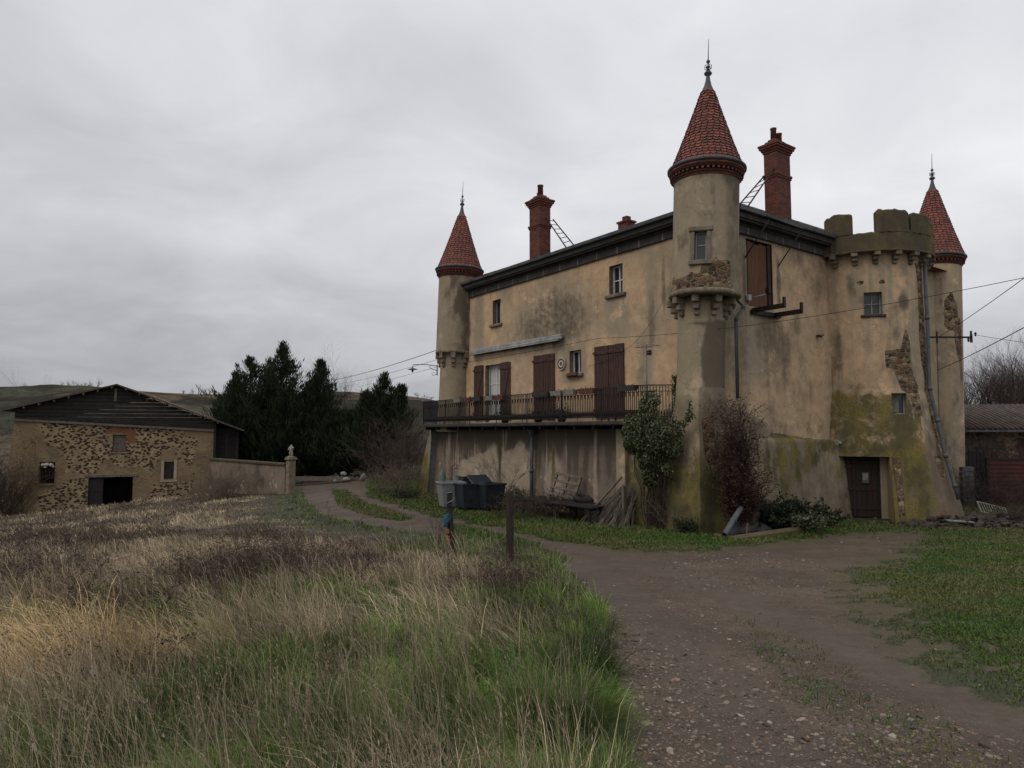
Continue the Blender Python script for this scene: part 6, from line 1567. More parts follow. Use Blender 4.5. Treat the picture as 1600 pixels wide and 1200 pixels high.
# ladders between chimneys and roof
def ladder(p0, p1, q0, q1, rungs, label):
    o = Vector(p0); m = MB(); m.tube([Vector(p0) - o, Vector(p1) - o], .028, 5); m.tube([Vector(q0) - o, Vector(q1) - o], .028, 5)
    for i in range(rungs):
        t_ = (i + .5) / rungs; m.tube([(Vector(p0) - o).lerp(Vector(p1) - o, t_), (Vector(q0) - o).lerp(Vector(q1) - o, t_)], .014, 4)
    b = m.build('roof_ladder', M['iron']); ctag(b, *p0, 0, label, 'ladder')
ladder((1.35, 9.80, 12.3), (1.35, 8.35, 10.55), (1.75, 9.80, 12.3), (1.75, 8.35, 10.75), 7, 'iron ladder sloping from the left chimney down to the roof')
ladder((4.98, 1.1, 12.55), (3.15, 1.1, 10.6), (4.98, 1.5, 12.4), (3.15, 1.5, 10.75), 7, 'iron ladder sloping from the right chimney down to the roof')
# antenna
an = cthing('tv_antenna', 'thin mast with television antenna tied to the balcony rail', 'antenna', -1.15, 1.72, 3.4)
m = MB(); m.tube([(0, 0, 0), (0, 0, 2.35)], .018, 6); m.build('mast', M['wire'], an)
m = MB(); m.tube([(-.1, .35, 2.25), (.05, -.45, 2.25)], .01, 5)
for i in range(6):
    f = i / 5; c = Vector((-.1, .35, 2.25)).lerp(Vector((.05, -.45, 2.25)), f); m.tube([c + Vector((-.16, -.03, 0)), c + Vector((.16, .03, 0))], .005, 4)
for s in (-.16, -.08, .0, .08, .16): m.tube([(-.22 + .1, .35 + .02, 2.25 + s), (.12, .40, 2.25 + s)], .005, 4); m.tube([(.0, -.3, 2.2 + s), (-.3, -.1, 2.2 + s)], .005, 4)
m.tube([(0, -.12, 2.42), (0, -.12, 2.0)], .006, 4); m.tube([(0, .12, 2.42), (0, .12, 2.0)], .006, 4); m.build('antenna_elements', M['wire'], an)
m = MB(); m.box(-.05, .05, -.17, -.05, 1.98, 2.12); m.build('antenna_box', M['rubber'], an)
# surveillance style camera on a bracket
cc = cthing('security_camera', 'small camera on a pale bracket in front of the loft hatch', 'camera', 1.6, -.14, 7.22)
m = MB(); m.tube([(.05, -.02, 0), (.35, -.35, .10)], .02, 6); m.build('bracket', M['white_plastic'], cc)
m = MB(); m.box(.32, .42, -.46, -.30, .08, .30, bev=.02); m.lathe([(0, 0), (.05, .01), (.05, .05), (0, .06)], (.37, -.38, .30), 8); m.build('camera_body', M['iron'], cc)
m = MB(); m.tube([(-.05, 0, -.1), (-.10, 0, -.22), (-.3, -.02, -.32), (-.55, -.1, -.25), (-.8, -.2, -.3)], .008, 4); m.build('lead', M['white_plastic'], cc)
# planters along the rail
pls = [(12.7, 'planter_pale', .55, 'small pale planter at the left of the balcony rail'), (11.9, 'terracotta', .6, 'terracotta planter on the rail in front of the french window'), (11.15, 'planter_dark', .7, 'long black planter right of the french window'), (10.2, 'planter_pale', .55, 'grey planter between a black and a terracotta one'),
       (9.5, 'terracotta', .62, 'terracotta planter left of the first closed shutters'), (6.8, 'planter_dark', .95, 'longest black planter below the small window'), (5.9, 'planter_pale', .6, 'pale planter right of the small window'), (5.2, 'planter_pale', .6, 'second pale planter, beside the terracotta one'), (4.3, 'terracotta', .75, 'terracotta planter in front of the second closed shutters'), (2.4, 'planter_dark', .75, 'dark hanging basket near the antenna mast')]
for y_, mt, L_, lb in pls:
    o = cthing('planter', lb, 'planter', -1.30, y_, 4.30, 0, 'planters along the balcony rail')
    m = MB(); q = [(-.08, -L_ / 2 + .03), (.08, -L_ / 2 + .03), (.08, L_ / 2 - .03), (-.08, L_ / 2 - .03)]; q2 = [(-.11, -L_ / 2), (.11, -L_ / 2), (.11, L_ / 2), (-.11, L_ / 2)]
    m.add([(a, b, 0) for a, b in q] + [(a, b, .17) for a, b in q2] + [(a * .85, b * .95, .17) for a, b in q2] + [(a * .85, b * .95, .12) for a, b in q2], [(3, 2, 1, 0)] + [(i, (i + 1) % 4, (i + 1) % 4 + 4, i + 4) for i in range(4)] + [(i + 4, (i + 1) % 4 + 4, (i + 1) % 4 + 8, i + 8) for i in range(4)] + [(i + 8, (i + 1) % 4 + 8, (i + 1) % 4 + 12, i + 12) for i in range(4)] + [(12, 13, 14, 15)])
    m.build('trough', M[mt], o)
    n = 60; P = np.stack([rng.normal(0, .05, n), rng.uniform(-L_ / 2, L_ / 2, n), rng.uniform(.10, .20, n)], 1); leaf_mesh('plants', P, rng.normal(size=(n, 3)) + np.array([0, 0, .6]), .07, .02, rng.uniform(0, .6, n), M['shrub'], o)
# things standing on the balcony
o = cthing('window_planter', 'small red flower box on the sill of the small window', 'planter', -.10, 6.4, 5.10); m = MB(); m.box(-.10, .04, -.28, .28, .0, .11, bev=.01); m.build('trough', M['terracotta'], o); 
n = 40; P = np.stack([rng.normal(-.03, .03, n), rng.uniform(-.25, .25, n), rng.uniform(.08, .13, n)], 1); leaf_mesh('plants', P, rng.normal(size=(n, 3)), .05, .02, rng.uniform(0, .6, n), M['deadleaf'], o)
for i, (y_, w_, h_, mt, lb, nm, ct) in enumerate(((14.9, .5, .75, 'curtain', 'white cloth hung over a rack at the left end of the balcony', 'hanging_cloth', 'cloth'), (7.7, .7, .32, 'shrub', 'potted dark plant behind the rail below the first closed shutters', 'potted_plant', 'pot plant'), (6.3, .9, .40, 'shrub', 'wider potted plant behind the rail below the small window', 'potted_plant', 'pot plant'), (9.9, .6, .35, 'shrub', 'potted plant right of the french window', 'potted_plant', 'pot plant'), (3.2, 1.1, .32, 'wood_brown', 'low brown bench behind the rail at the near end', 'low_bench', 'bench'))):
    o = cthing(nm, lb, ct, -.75, y_, 3.37)
    if nm == 'potted_plant':
        m = MB(); m.lathe([(.0, 0), (.13, 0), (.18, .2), (.19, .22), (.15, .22), (.14, .17), (0, .17)], (0, 0, 0), 12); m.build('pot', M['terracotta'], o)
        n = 500; P = np.stack([rng.normal(0, .12, n), rng.normal(0, w_ * .3, n), .15 + np.abs(rng.normal(0, h_ * .5, n))], 1); leaf_mesh('leaves', P, rng.normal(size=(n, 3)), .08, .04, rng.uniform(0, 1, n), M['shrub'], o)
    elif nm == 'hanging_cloth':
        m = MB(); N = 14; vs = []
        for k in range(N + 1):
            for z in (.12, .45, .8): vs.append((.04 * math.sin(k * 1.3 + z * 4), (k / N - .5) * w_, z - .05 * math.sin(k * .7)))
        m.add(vs, [(k * 3 + j, k * 3 + j + 1, k * 3 + j + 4, k * 3 + j + 3) for k in range(N) for j in range(2)], 0, True); m.build('cloth', M['curtain'], o, fix=False)
        m = MB(); m.tube([(0, -.35, .8), (0, .35, .8)], .012, 5); 
        for s in (-.35, .35): m.tube([(-.2, s, 0), (0, s, .82), (.2, s, 0)], .012, 5)
        m.build('rack', M['iron'], o)
    else:
        m = MB(); m.box(-.2, .2, -.55, .55, .3, .34, bev=.01)
        for a in (-.16, .16):
            for b in (-.48, .48): m.box(a - .02, a + .02, b - .02, b + .02, 0, .3)
        m.build('bench_frame', M['wood_brown'], o)
# round wall plate beside the small window
o = cthing('wall_plate', 'round decorative plate on the wall left of the small window', 'plate', -.04, 7.15, 5.62)
m = MB(); fr = Fr((0, 0, 0), (0, -1, 0), (-1, 0, 0)); N = 20
def ring(r0, r1, b, mi):
    vs = [fr(r * math.cos(2 * math.pi * k / N), b, r * math.sin(2 * math.pi * k / N)) for r in (r0, r1) for k in range(N)]; m.add(vs, [(k, (k + 1) % N, (k + 1) % N + N, k + N) for k in range(N)], mi)
ring(.0, .08, .03, 1); ring(.08, .14, .03, 0); ring(.14, .21, .035, 1); ring(.21, .24, .03, 0); ring(.24, .245, .0, 0)
m.build('plate', [M['curtain'], M['terracotta']], o, fix=False)
# street lamp on the far turret
lp = at(683, 575, 32.2); sl_ = empty('street_lamp', lp); tag(sl_, 'old street lamp on a scrolled iron arm fixed to the far turret', 'street lamp')
m = MB(); m.tube([(0, 0, .15), (0, 0, -.35)], .03, 6); m.tube([(0, 0, .10), (-.5, 0, .16), (-1.12, 0, .16), (-1.16, 0, .05)], .018, 6); m.tube([(-.02, 0, -.12), (-.25, 0, -.05), (-.38, 0, .06), (-.30, 0, .12)], .014, 5)
m.tube([(-.02, 0, -.3), (-.2, 0, -.36), (-.26, 0, -.25), (-.16, 0, -.2), (-.12, 0, -.27)], .011, 5); m.build('arm', M['iron'], sl_)
m = MB(); m.lathe([(.03, .04), (.06, .0), (.22, -.06), (.24, -.075), (.2, -.075), (.06, -.04)], (-1.16, 0, 0), 14); m.build('lamp_shade', M['zinc'], sl_)
m = MB(); m.lathe([(.035, -.04), (.05, -.1), (.055, -.16), (.03, -.2), (0, -.21)], (-1.16, 0, 0), 10); m.build('bulb', M['glass'], sl_)
# bracket with insulators on the right turret
bp = at(1464, 527, 28.2); ib = empty('wire_bracket', bp); tag(ib, 'black iron wire bracket with insulators jutting from the right turret', 'wire bracket')
m = MB(); m.box(-.3, 1.42, -.03, .03, -.035, .035); m.tube([(0, 0, -.25), (0, 0, .25)], .03, 5); m.box(1.38, 1.46, -.03, .03, -.22, .12); m.build('arm', M['iron'], ib)
for k, (a, b) in enumerate(((1.42, .2), (1.6, .14), (1.3, -.1))):
    m = MB(); m.lathe([(.015, -.1), (.05, -.04), (.03, -.01), (.055, .03), (.02, .07), (0, .075)], (a, 0, b), 8); m.build('insulator', M['rubber'], ib)
def cable(pts, r, label, sag=.0, group=None, n=14):
    pts = [Vector(p) for p in pts]; o = pts[0]; P = []
    for a, b in zip(pts[:-1], pts[1:]):
        for i in range(n): f = i / n; P.append(a.lerp(b, f) - o - Vector((0, 0, sag * 4 * f * (1 - f))))
    P.append(pts[-1] - o); m = MB(); m.tube(P, r, 4)
    c = m.build('cable', M['cable']); c.location = o; tag(c, label, 'cable', group)
hk = CL(-.12, 4.98, 6.36)
cable([at(700, 541, 31.6), at(520, 594, 58)], .016, 'thick cable running from the far turret down to the trees on the left', .15)
cable([at(683, 562, 31.8), at(530, 600, 60)], .009, 'thin upper wire from the far turret to the trees on the left', .1)
cable([at(560, 604, 60), at(684, 573, 31.5), hk], .008, 'thin wire along the long facade above the french window', .05)
cable([hk, at(1620, 430, 13.5)], .007, 'long thin wire crossing in front of the castle to the right edge', .25)
cable([CL(-.05, 5.6, 5.4), CL(-.15, 3.2, 6.0), CL(-.35, 1.7, 7.2)], .006, 'loose wire looping up the facade to the near turret', .12)
cable([at(1466, 527, 28.0), at(1640, 405, 15)], .012, 'steep wire from the turret bracket to the upper right', .05, None)
cable([at(1466, 578, 28.0), at(1640, 490, 14)], .013, 'lower steep wire from the right turret to the right edge', .05, None)
cable([bp + Vector((1.6, 0, .1)), at(1640, 540, 22)], .008, 'thin level wire from the end of the bracket to the right edge', .02)
cable([at(1464, 530, 28.0), at(1466, 600, 28.0), at(1468, 680, 27.9)], .012, 'dark cable running down the right turret', 0)

# ================================================================== YARD CLUTTER
def lathe_thing(name, label, cat, loc, prof, mat, part, group=None, tilt=None, n=16):
    o = empty(name, loc); tag(o, label, cat, group); m = MB(); m.lathe(prof, (0, 0, 0), n); m.build(part, M[mat], o)
    if tilt: o.rotation_euler = tilt
    return o
# grey bin, dark bins
def wheelie(name, label, px, d, w_, dp, h_, mat, rz, lid, base_y=None, group='bins against the lower wall'):
    p = at(px, 795, d); z = float(GZ(p.x, p.y)); o = empty(name, (p.x, p.y, z), rz); tag(o, label, 'bin', group); m = MB(); t_ = .10
    bot = [(-w_ / 2 + t_, -dp / 2 + t_), (w_ / 2 - t_, -dp / 2 + t_), (w_ / 2 - t_, dp / 2 - t_), (-w_ / 2 + t_, dp / 2 - t_)]; top = [(-w_ / 2, -dp / 2), (w_ / 2, -dp / 2), (w_ / 2, dp / 2), (-w_ / 2, dp / 2)]
    m.add([(a, b, .12) for a, b in bot] + [(a, b, h_) for a, b in top] + [(a * .93, b * .93, h_) for a, b in top] + [(a * .88, b * .88, .25) for a, b in bot], [(3, 2, 1, 0)] + [(i, (i + 1) % 4, (i + 1) % 4 + 4, i + 4) for i in range(4)] + [(i + 4, (i + 1) % 4 + 4, (i + 1) % 4 + 8, i + 8) for i in range(4)] + [(i + 8, (i + 1) % 4 + 8, (i + 1) % 4 + 12, i + 12) for i in range(4)] + [(12, 13, 14, 15)])
    m.build('bin_body', M[mat], o)
    m = MB(); e = .035
    m.box(-w_ / 2 - e, w_ / 2 + e, -dp / 2 - e, -dp / 2 + .005, h_ - .05, h_ + .02, bev=.01); m.box(-w_ / 2 - e, w_ / 2 + e, dp / 2 - .005, dp / 2 + e, h_ - .05, h_ + .02, bev=.01); m.box(-w_ / 2 - e, -w_ / 2 + .005, -dp / 2, dp / 2, h_ - .05, h_ + .018, bev=.01); m.box(w_ / 2 - .005, w_ / 2 + e, -dp / 2, dp / 2, h_ - .05, h_ + .018, bev=.01)
    m.build('bin_rim', M[mat], o)
    if lid == 'open':
        m = MB(); fr = Fr((0, dp / 2, h_ + .02), (1, 0, 0), (0, .55, -.85), (0, .85, .55)); m.box(-w_ / 2, w_ / 2, 0, .05, -.02, dp * .6, fr, bev=.02); m.build('bin_lid', M[mat], o)
    for s in (-1, 1):
        q = MB(); q.tube([(s * (w_ / 2 - .18) - .03, -dp / 2 + .16, .07), (s * (w_ / 2 - .18) + .03, -dp / 2 + .16, .07)], .07, 10); q.build('wheel', M['rubber'], o)
    return o
wheelie('plastic_tub', 'pale grey plastic bin in front of the gas bottles', 704, 26.6, .92, .8, 1.02, 'bin_grey', R_(22), None)
wheelie('dumpster', 'dark blue-grey dumpster standing between the grey bin and the black one', 733, 26.2, .95, .85, 1.02, 'bin_dark', R_(30), None)
wheelie('dumpster', 'black dumpster with raised lid, right hand one of the bins', 764, 26.2, .95, .85, 1.02, 'bin_dark', R_(38), 'open')
p = at(690, 790, 29.0); lathe_thing('gas_bottle', 'tall grey-green gas bottle leaning against the wall', 'gas bottle', (p.x, p.y, 0), [(0, 0), (.14, 0), (.16, .06), (.16, 1.15), (.13, 1.27), (.06, 1.33), (.05, 1.42), (0, 1.42)], 'gas_green', 'bottle', 'gas bottles behind the grey bin', (R_(-8), 0, 0))
p = at(702, 790, 29.2); lathe_thing('gas_bottle', 'gas bottle leaning askew between the two others', 'gas bottle', (p.x, p.y, 0), [(0, 0), (.12, 0), (.14, .06), (.14, 1.05), (.11, 1.17), (.05, 1.22), (0, 1.23)], 'gas_green', 'bottle', 'gas bottles behind the grey bin', (R_(-6), R_(18), 0))
p = at(712, 790, 28.6); lathe_thing('gas_bottle', 'pale green rounded gas bottle showing above the grey bin', 'gas bottle', (p.x, p.y, 0.3), [(0, 0), (.19, 0), (.22, .08), (.22, .62), (.15, .78), (.07, .82), (.07, .9), (0, .9)], 'gas_green', 'bottle', 'gas bottles behind the grey bin')
p = at(735, 790, 28.0); o = empty('crate', (p.x, p.y, .95), R_(30)); tag(o, 'dark open crate lying on top behind the dumpster', 'crate'); m = MB()
for z in (0, .09, .18): m.box(-.42, .42, -.25, -.23, z, z + .06); m.box(-.42, .42, .23, .25, z, z + .06); m.box(-.42, -.40, -.25, .25, z, z + .06); m.box(.40, .42, -.25, .25, z, z + .06)
for a in (-.4, .36):
    for b in (-.23, .19): m.box(a, a + .04, b, b + .04, -.02, .26)
m.build('crate_slats', M['rubber'], o); o2 = MB(); o2.box(-.41, .41, -.24, .24, -.03, -.01); o2.build('crate_bottom', M['rubber'], o)
p = at(735, 790, 28.0); o = empty('support_table', (p.x, p.y, 0), R_(30)); tag(o, 'low dark trestle hidden behind the dumpsters', 'trestle'); m = MB(); m.box(-.5, .5, -.3, .3, .86, .915)
for a in (-.45, .4):
    for b in (-.26, .2): m.box(a, a + .05, b, b + .05, -.05, .86)
m.build('trestle_frame', M['wood_dark'], o)
p = at(714, 745, 28.4); o = empty('garden_chair_frame', (p.x - .2, p.y, 1.2), R_(20)); tag(o, 'rusty curled iron rod sticking up behind the gas bottles', 'iron rod'); m = MB(); m.tube([(0, 0, -1.0), (0, 0, .35), (.1, 0, .5), (.22, 0, .42), (.2, 0, .28), (.1, 0, .3)], .018, 6); m.build('rod', M['iron_rust'], o)
o.name = 'curled_iron_rod'
# wire mesh panel beside the post
p = at(795, 800, 23.5); o = empty('mesh_panel', (p.x, p.y, float(GZ(p.x, p.y))), R_(-12)); tag(o, 'rusty wire mesh panel standing behind the taller post', 'mesh panel'); m = MB()
for i in range(6): m.tube([(-.45 + i * .17, 0, -.05), (-.45 + i * .17 + .02, .08, .75)], .007, 4)
for i in range(5): m.tube([(-.47, .0 + .015 * i, .03 + i * .17), (.42, .0 + .015 * i, .03 + i * .17)], .007, 4)
m.build('wire_grid', M['iron_rust'], o)
# leaning pallet
def pallet(loc, rot, label):
    o = empty('wooden_pallet', loc); o.rotation_euler = rot; tag(o, label, 'pallet'); 
    for i in range(5):
        m = MB(); m.box(-.5, .5, -.6 + i * .27, -.50 + i * .27, .10, .122, bev=.004); m.build('pallet_slat', M['wood_grey'], o)
    for i in range(3):
        m = MB(); m.box(-.5 + i * .45, -.40 + i * .45, -.6, .6, 0, .098, bev=.005); m.build('pallet_bearer', M['wood_grey'], o)
q = CL(-1.15, 5.7, .95); pallet(q, (R_(58), R_(8), CA + R_(-62)), 'weathered pallet leaning on the reddish hedge under the wall')
q = CL(-1.15, 5.0, .72)
o = empty('tyre', CL(-1.25, 4.6, .72), 0); o.rotation_euler = (R_(8), R_(14), 0); tag(o, 'old black tyre lying on the hedge right of the pallet', 'tyre'); m = MB()
m.lathe([(.20, -.08), (.32, -.10), (.36, -.05), (.36, .05), (.32, .10), (.20, .08), (.20, -.08)], (0, 0, 0), 28); m.build('tyre_ring', M['rubber'], o)
o = empty('plank_platform', CL(-1.6, 5.1, .0), CA); tag(o, 'rotten dark planks buried in the hedge below the pallet and tyre', 'planks'); m = MB()
for i in range(4): m.box(-.55 + i * .27, -.32 + i * .27, -1.9, 2.0, .58 + .02 * (i % 2), .62 + .02 * (i % 2))
m.build('planks', M['wood_dark'], o); m = MB()
for y_ in (-1.7, 0, 1.8): m.box(-.5, .5, y_ - .05, y_ + .05, .48, .575); m.box(-.5, -.42, y_ - .04, y_ + .04, -.1, .48); m.box(.42, .5, y_ - .04, y_ + .04, -.1, .48)
m.build('trestles', M['wood_dark'], o)
# bundle of brushwood against the pilaster
rn = random.Random(77); o = empty('brushwood_bundle', CL(-1.35, 2.9, 0), CA); tag(o, 'heap of brushwood and sticks propped against the wall left of the pier', 'brushwood'); A = []; B = []; RA = []
for i in range(230):
    x0, y0 = rn.gauss(-.35, .22), rn.gauss(0, .5); a = Vector((x0, y0, 0)); b = Vector((.35 + rn.gauss(0, .1), y0 * .35 + rn.gauss(0, .12) - .15, rn.uniform(.55, 1.35))); c = a.lerp(b, .5) + Vector((rn.gauss(0, .1), rn.gauss(0, .1), rn.gauss(0, .06)))
    r = rn.uniform(.006, .018); A += [tuple(a), tuple(c)]; B += [tuple(c), tuple(b)]; RA += [r, r * .8]
stick_mesh('sticks', A, B, np.array(RA), np.array(RA) * .8, M['wood_grey'], o)
m = MB(); fr = Fr((-.55, .95, 0), (.2, -.5, .8), (0, 0, 1), (1, 0, 0)); m.tube([(-.6, 1.15, 0), (.35, .1, 1.55)], .045, 6); m.box(-.1, 0, -.42, -.34, 0, 1.3); m.build('poles', M['wood_grey'], o)
# stone trough, conduit and bags at the corner pier
t_ = empty('stone_trough', CL(-.5, -1.6, 0), CA); tag(t_, 'long low broken stone kerb lying in the grass by the corner pier', 'stone kerb'); m = MB(); m.box(-1.15, 2.0, -.30, -.04, -.15, .30, bev=.05); m.box(-1.1, -.9, -.04, .6, -.15, .26, bev=.04); m.build('kerb_stones', M['moss_stone'], t_)
at_ = t_.children[0].data.attributes.new('W', 'FLOAT_COLOR', 'POINT')
for d_ in at_.data: d_.color = (0, .42, .35, .4)
cd = empty('grey_conduit', CL(-1.0, -1.35, .32), CA); tag(cd, 'broken grey pipe leaning on the stone kerb', 'pipe'); m = MB(); m.tube([(-.75, -.15, -.02), (.05, .05, .42), (.35, .12, .58)], .075, 10, caps=False); m.build('pipe', M['pipe'], cd); m = MB(); m.tube([(-.20, -.02, .28), (-.14, 0, .32)], .09, 10); m.build('pipe_collar', M['pipe'], cd)
for i, (x_, y_, s_, lb) in enumerate(((-.55, -1.15, .5, 'shiny black rubbish bag behind the stone kerb'), (.15, -1.25, .42, 'smaller black rubbish bag under the dead climber'))):
    o = empty('rubbish_bag', CL(x_, y_, 0), CA); tag(o, lb, 'rubbish bag', 'black bags behind the kerb'); m = MB(); n_ = 18; vs = []; N2 = 10
    for j in range(N2 + 1):
        ph = math.pi * j / N2
        for k in range(n_):
            a = 2 * math.pi * k / n_; r = math.sin(ph) * (1 + .12 * math.sin(5 * a + j) + .08 * math.sin(9 * a - 2 * j)); vs.append((r * math.cos(a) * s_ * 1.1, r * math.sin(a) * s_ * .7, s_ * .5 * (1 - math.cos(ph)) * (1.05 + .1 * math.sin(3 * a)) - .03))
    m.add(vs, [(j * n_ + k, j * n_ + (k + 1) % n_, (j + 1) * n_ + (k + 1) % n_, (j + 1) * n_ + k) for j in range(N2) for k in range(n_)], 0, True); m.build('bag', M['bag'], o)
o = empty('wood_chip', CL(-1.05, -1.66, .2), CA + .5); tag(o, 'pale splintered board end beside the grey pipe', 'board'); m = MB(); m.prism([(0, 0), (.10, 0), (.30, .30), (.24, .36), (.02, .12)], 0, .03, Fr((0, 0, 0), (1, 0, 0), (0, -1, 0))); m.build('board', M['wood_plank'], o)
# posts with wire
def fpost(px, ytop, d, w_, tilt, label):
    p = at(px, ytop, d); zg = float(GZ(p.x, p.y)); o = empty('fence_post', (p.x, p.y, zg)); o.rotation_euler = (0, tilt, .4); tag(o, label, 'post', 'posts beside the track'); h_ = p.z - zg
    m = MB(); N = 10; vs = []; rn_ = random.Random(int(px))
    zsn = [-.3] + [h_ * k / 7 for k in range(8)]
    for zi, z in enumerate(zsn):
        for k in range(N):
            a = 2 * math.pi * k / N; r = w_ * (1 + .10 * math.sin(3 * a + 1) + rn_.uniform(-.05, .05)) * (1.05 - .1 * z / h_); vs.append((r * math.cos(a), r * math.sin(a), z + (rn_.uniform(-.02, .01) if zi == len(zsn) - 1 else 0)))
    m.add(vs, [(j * N + k, j * N + (k + 1) % N, (j + 1) * N + (k + 1) % N, (j + 1) * N + k) for j in range(len(zsn) - 1) for k in range(N)], 0, False); m.add(vs[-N:], [tuple(range(N))]); m.build('post_wood', M['post'], o)
    return o, p
pA, tA = fpost(797, 768, 12.6, .068, 0.0, 'taller dark wooden post in the grass beside the track')
pB, tB = fpost(707, 792, 14.4, .065, R_(-4), 'shorter leaning post with a blue rag and orange insulators tied to it')
pb = Vector((tB.x, tB.y, tB.z))
o = empty('bottle_holder', pb + Vector((-.05, -.05, .02))); tag(o, 'black plastic clip sticking up from the top of the shorter post', 'clip'); m = MB(); m.box(-.06, .05, -.04, .04, -.02, .30, bev=.015); m.build('clip_body', M['rubber'], o); m = MB(); m.tube([(-.08, -.05, .05), (.06, -.05, .12), (.08, .02, .16)], .012, 5); m.tube([(-.07, -.045, .27), (.05, -.045, .29)], .012, 5); m.build('clip_wire', M['wire'], o)
o.name = 'post_clip'
o = empty('blue_rag', pb + Vector((-.07, -.08, -.12))); tag(o, 'blue plastic rag knotted round the shorter post', 'rag'); m = MB(); vs = []; N = 14
for j in range(7):
    for k in range(N): a = 2 * math.pi * k / N; r = (.085 - .004 * j) * (1 + .22 * math.sin(4 * a + j * 1.3) + .12 * math.sin(7 * a - j)); vs.append((r * math.cos(a) * .9 - .015 * j, r * math.sin(a), -.045 * j + .02 * math.sin(3 * a)))
m.add(vs, [(j * N + k, j * N + (k + 1) % N, (j + 1) * N + (k + 1) % N, (j + 1) * N + k) for j in range(6) for k in range(N)], 0, True); m.tube([(-.1, -.06, -.2), (-.16, -.07, -.34)], [.03, .008], 5); m.build('rag', M['blue_rag'], o, fix=False)
for k, z in enumerate((-.50, -.64, -.92)):
    o = empty('insulator', pb + Vector((-.10 + .02 * k + (.06 if k == 2 else 0), -.09, z))); tag(o, ['orange insulator just under the blue rag', 'middle orange insulator on the shorter post', 'lowest orange insulator on the shorter post'][k], 'insulator', 'orange insulators on the post'); m = MB(); m.lathe([(.015, -.06), (.04, -.055), (.045, -.01), (.025, 0), (.04, .03), (.035, .055), (0, .06)], (0, 0, 0), 9); m.build('insulator_body', M['orange'], o)
q0 = pb + Vector((-.08, -.08, -.9)); q1 = Vector((tA.x - .07, tA.y - .05, tA.z - .75))
for k, (sg, lb) in enumerate(((.30, 'upper slack fence wire hanging between the two posts'), (.40, 'lower slack fence wire hanging between the two posts'))):
    m = MB(); a, b = q0 + Vector((0, 0, -.12 * k)), q1; m.tube([a.lerp(b, f / 14) - Vector((0, 0, sg * 4 * (f / 14) * (1 - f / 14))) - a for f in range(15)], .008, 5); c = m.build('fence_wire', M['wire']); c.location = a; tag(c, lb, 'wire')
# logs and pale stones below the conifers
p = at(500, 742, 47); o = empty('log_pile', (p.x, p.y, float(G(p.x, p.y)) + .25), R_(-3)); tag(o, 'stack of long pale planks lying under the conifers', 'planks'); m = MB()
for i in range(5): m.box(-2.4 + .2 * i, 2.0 + .15 * i, -.4 + .2 * i, -.22 + .2 * i, .0 + .09 * (i % 3), .08 + .09 * (i % 3))
m.build('planks', M['wood_grey'], o)
for i, (px, d, s_, lb) in enumerate(((524, 46, .28, 'pale stone at the right end of the planks under the conifers'), (541, 46, .38, 'pale boulder left of the largest one under the conifers'), (567, 46, .40, 'pale squarish boulder nearest the brambles'), (537, 47.5, .3, 'pale stone perched behind the middle boulder'), (588, 46, .25, 'small brownish stone at the right of the row under the conifers'))):
    p = at(px, 740, d); rng = np.random.default_rng(400 + i); o = stones('boulder', np.array([0.]), np.array([0.]), np.array([s_]), M['rubble'] if i == 4 else M['planter_pale'], flat=.9, zf=np.array([0.])); o.location = (p.x, p.y, float(G(p.x, p.y)) + s_ * .6 + (.35 if i == 3 else 0)); tag(o, lb, 'boulder', 'pale boulders beneath the conifers')
    su = o.modifiers.new('s', 'SUBSURF'); su.levels = su.render_levels = 1
# ================================================================== OUTBUILDING ON THE RIGHT
sh = empty('outbuilding', (21.2, 32.5, 0), R_(-4)); tag(sh, 'low outbuilding with a tiled roof behind the right turret', 'outbuilding')
def ow(u, z):
    n = fbm(u * .8, z * .8, 0, 195, 5); w = np.zeros(u.shape + (4,)); w[..., 0] = .42 + .5 * (n - .35); w[..., 2] = .75; w[..., 3] = .7; return w
wall_grid('wall', (-1.5, 13), (-.4, 3.2), [(2.6, 3.4, 1.6, 2.7)], lambda u, z: np.stack([u, (fbm(u, z, 0, 196) - .5) * .1, z], -1), ow, M['plaster_mauve'], parent=sh, step=.2)
w_ = reveal(FBN, 2.6, 3.4, 1.6, 2.7, .3, 'stone_sill', sh, 'window', 'black', .05); m = MB(); m.box(2.6, 3.4, -.25, -.2, 1.6, 2.7, FBN); m.build('window_board', M['wood_brown'], w_)
m = MB(); m.add([(-1.8, -.45, 3.12), (13, -.45, 3.12), (13, 3.3, 4.35), (-1.8, 3.3, 4.35)], [(0, 1, 2, 3)])
for i in range(62):   # roman tile ribs
    x_ = -1.75 + i * .24; m.tube([(x_, -.5, 3.16), (x_ + rnd.uniform(-.02, .02), 1.4, 3.80), (x_, 3.3, 4.40)], .075, 6)
rr_ = m.build('roof', simple('roman_tiles', (.115, .085, .068), (.06, .05, .045), 3, .95, dirt=(.03, .028, .024), isl=.4), sh)
m = MB(); m.box(-1.8, 13, -.56, -.45, 3.0, 3.1); m.build('gutter', M['zinc'], sh)
m = MB(); m.add([(-1.8, 3.3, 4.35), (13, 3.3, 4.35), (13, 7, 3.1), (-1.8, 7, 3.1)], [(0, 1, 2, 3)]); m.add([(-1.5, 0, -.4), (-1.5, 7, -.4), (-1.5, 7, 3.1), (-1.5, 3.3, 4.3), (-1.5, 0, 3.1)], [(0, 1, 2, 3, 4)]); m.build('gable_end', M['wood_dark'], sh, fix=False)
p = at(1548, 795, 28.3); gt = empty('sheet_gate', (p.x, p.y, 0), R_(-6)); tag(gt, 'rusty dark red corrugated sheet gate in front of the outbuilding', 'gate'); m = MB(); N = 90; vs = []
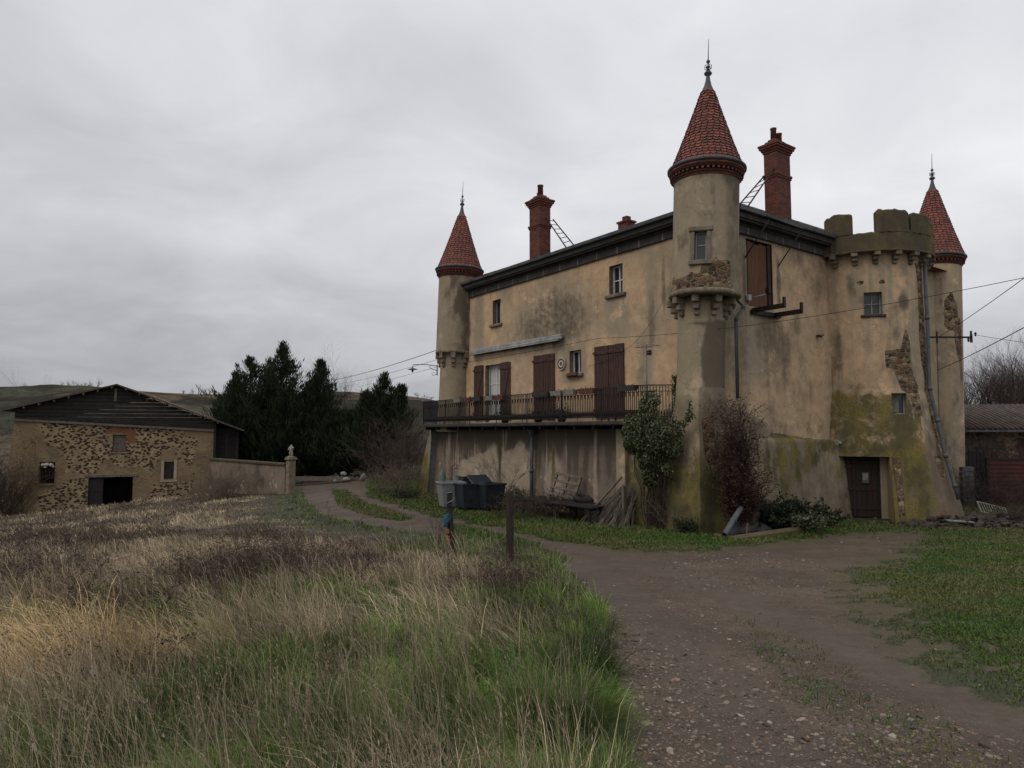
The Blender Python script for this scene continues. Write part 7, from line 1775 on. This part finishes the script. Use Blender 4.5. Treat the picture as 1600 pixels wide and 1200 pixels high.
for k in range(11):
    z0 = .05 + k * .165
    m.box(0, 3.2, -.02, .0, z0, z0 + .14); m.box(0, 3.2, -.05, .01, z0 + .14, z0 + .165)
m.build('corrugated_sheet', M['sheet_red'], gt); m = MB(); m.box(-.1, .0, -.06, .06, -.1, 1.95); m.box(-.1, 3.3, -.05, .05, 1.87, 1.93); m.build('gate_frame', M['wood_dark'], gt)
p = at(1513, 795, 28.6); bc = empty('block_pier', (p.x, p.y, 0), R_(-5)); tag(bc, 'stacked grey concrete block pier between the turret and the gate', 'block pier'); m = MB()
for k in range(8): m.box(-.25 + .02 * (k % 2), .22 + .02 * (k % 2), -.12, .12, -.1 + k * .21, .09 + k * .21, bev=.01)
m.build('blocks', M['block'], bc)
p = at(1532, 795, 29.5); o = empty('board_screen', (p.x, p.y, 0), 0); tag(o, 'black boards standing between the block pier and the red gate', 'boards'); m = MB()
for k in range(5): m.box(-.42 + k * .17, -.27 + k * .17, -.02, .02, -.1, 2.3 + rnd.uniform(-.2, .1))
m.build('boards', M['wood_dark'], o)
# rubble heap and things in it
rng = np.random.default_rng(55); n = 420; a = rng.normal(0, 1, n); b = rng.normal(0, 1, n); cx, cy = 15.2, 22.2
X = cx + a * 1.15; Y = cy + b * .45 + a * .1; hz_ = .32 * np.exp(-(b ** 2) * .6 - (a / 1.9) ** 2) * rng.uniform(.1, 1, n)
o = stones('rubble_heap', X, Y, np.clip(rng.lognormal(-2.6, .5, n), .03, .22), M['rubble'], None, .6, .02, GZ(X, Y) + hz_); tag(o, 'dark heap of rubble and earth at the foot of the right turret', 'rubble', kind='stuff')
p = at(1553, 812, 23); o = empty('metal_rack', (p.x, p.y, .42)); o.rotation_euler = (R_(38), R_(14), R_(-8)); tag(o, 'white wire rack lying tilted on the rubble heap', 'rack'); m = MB()
for i in range(11): m.tube([(-.42 + i * .084, -.25, 0), (-.42 + i * .084, .25, 0)], .007, 4)
m.tube([(-.45, -.25, 0), (.45, -.25, 0), (.45, .25, 0), (-.45, .25, 0), (-.45, -.25, 0)], .011, 5); m.build('rack_wires', M['white_plastic'], o)
for i, (px, py, d, L_, rz, lb) in enumerate(((1468, 815, 22.5, .9, .7, 'broken plank leaning on the left of the rubble heap'), (1500, 828, 21.6, .8, -.1, 'pale flat slab in front of the rubble heap'), (1590, 822, 22.6, .7, -.4, 'short board beside the white rack'))):
    p = at(px, py, d); o = empty('board', (p.x, p.y, float(GZ(p.x, p.y)) + .12), rz); o.rotation_euler = (0, R_(-24 if i == 0 else 4), rz); tag(o, lb, 'board'); m = MB(); m.box(-L_ / 2, L_ / 2, -.09, .09, 0, .05, bev=.01); m.build('plank', M['wood_plank' if i == 0 else 'planter_pale' if i == 1 else 'wood_grey'], o)
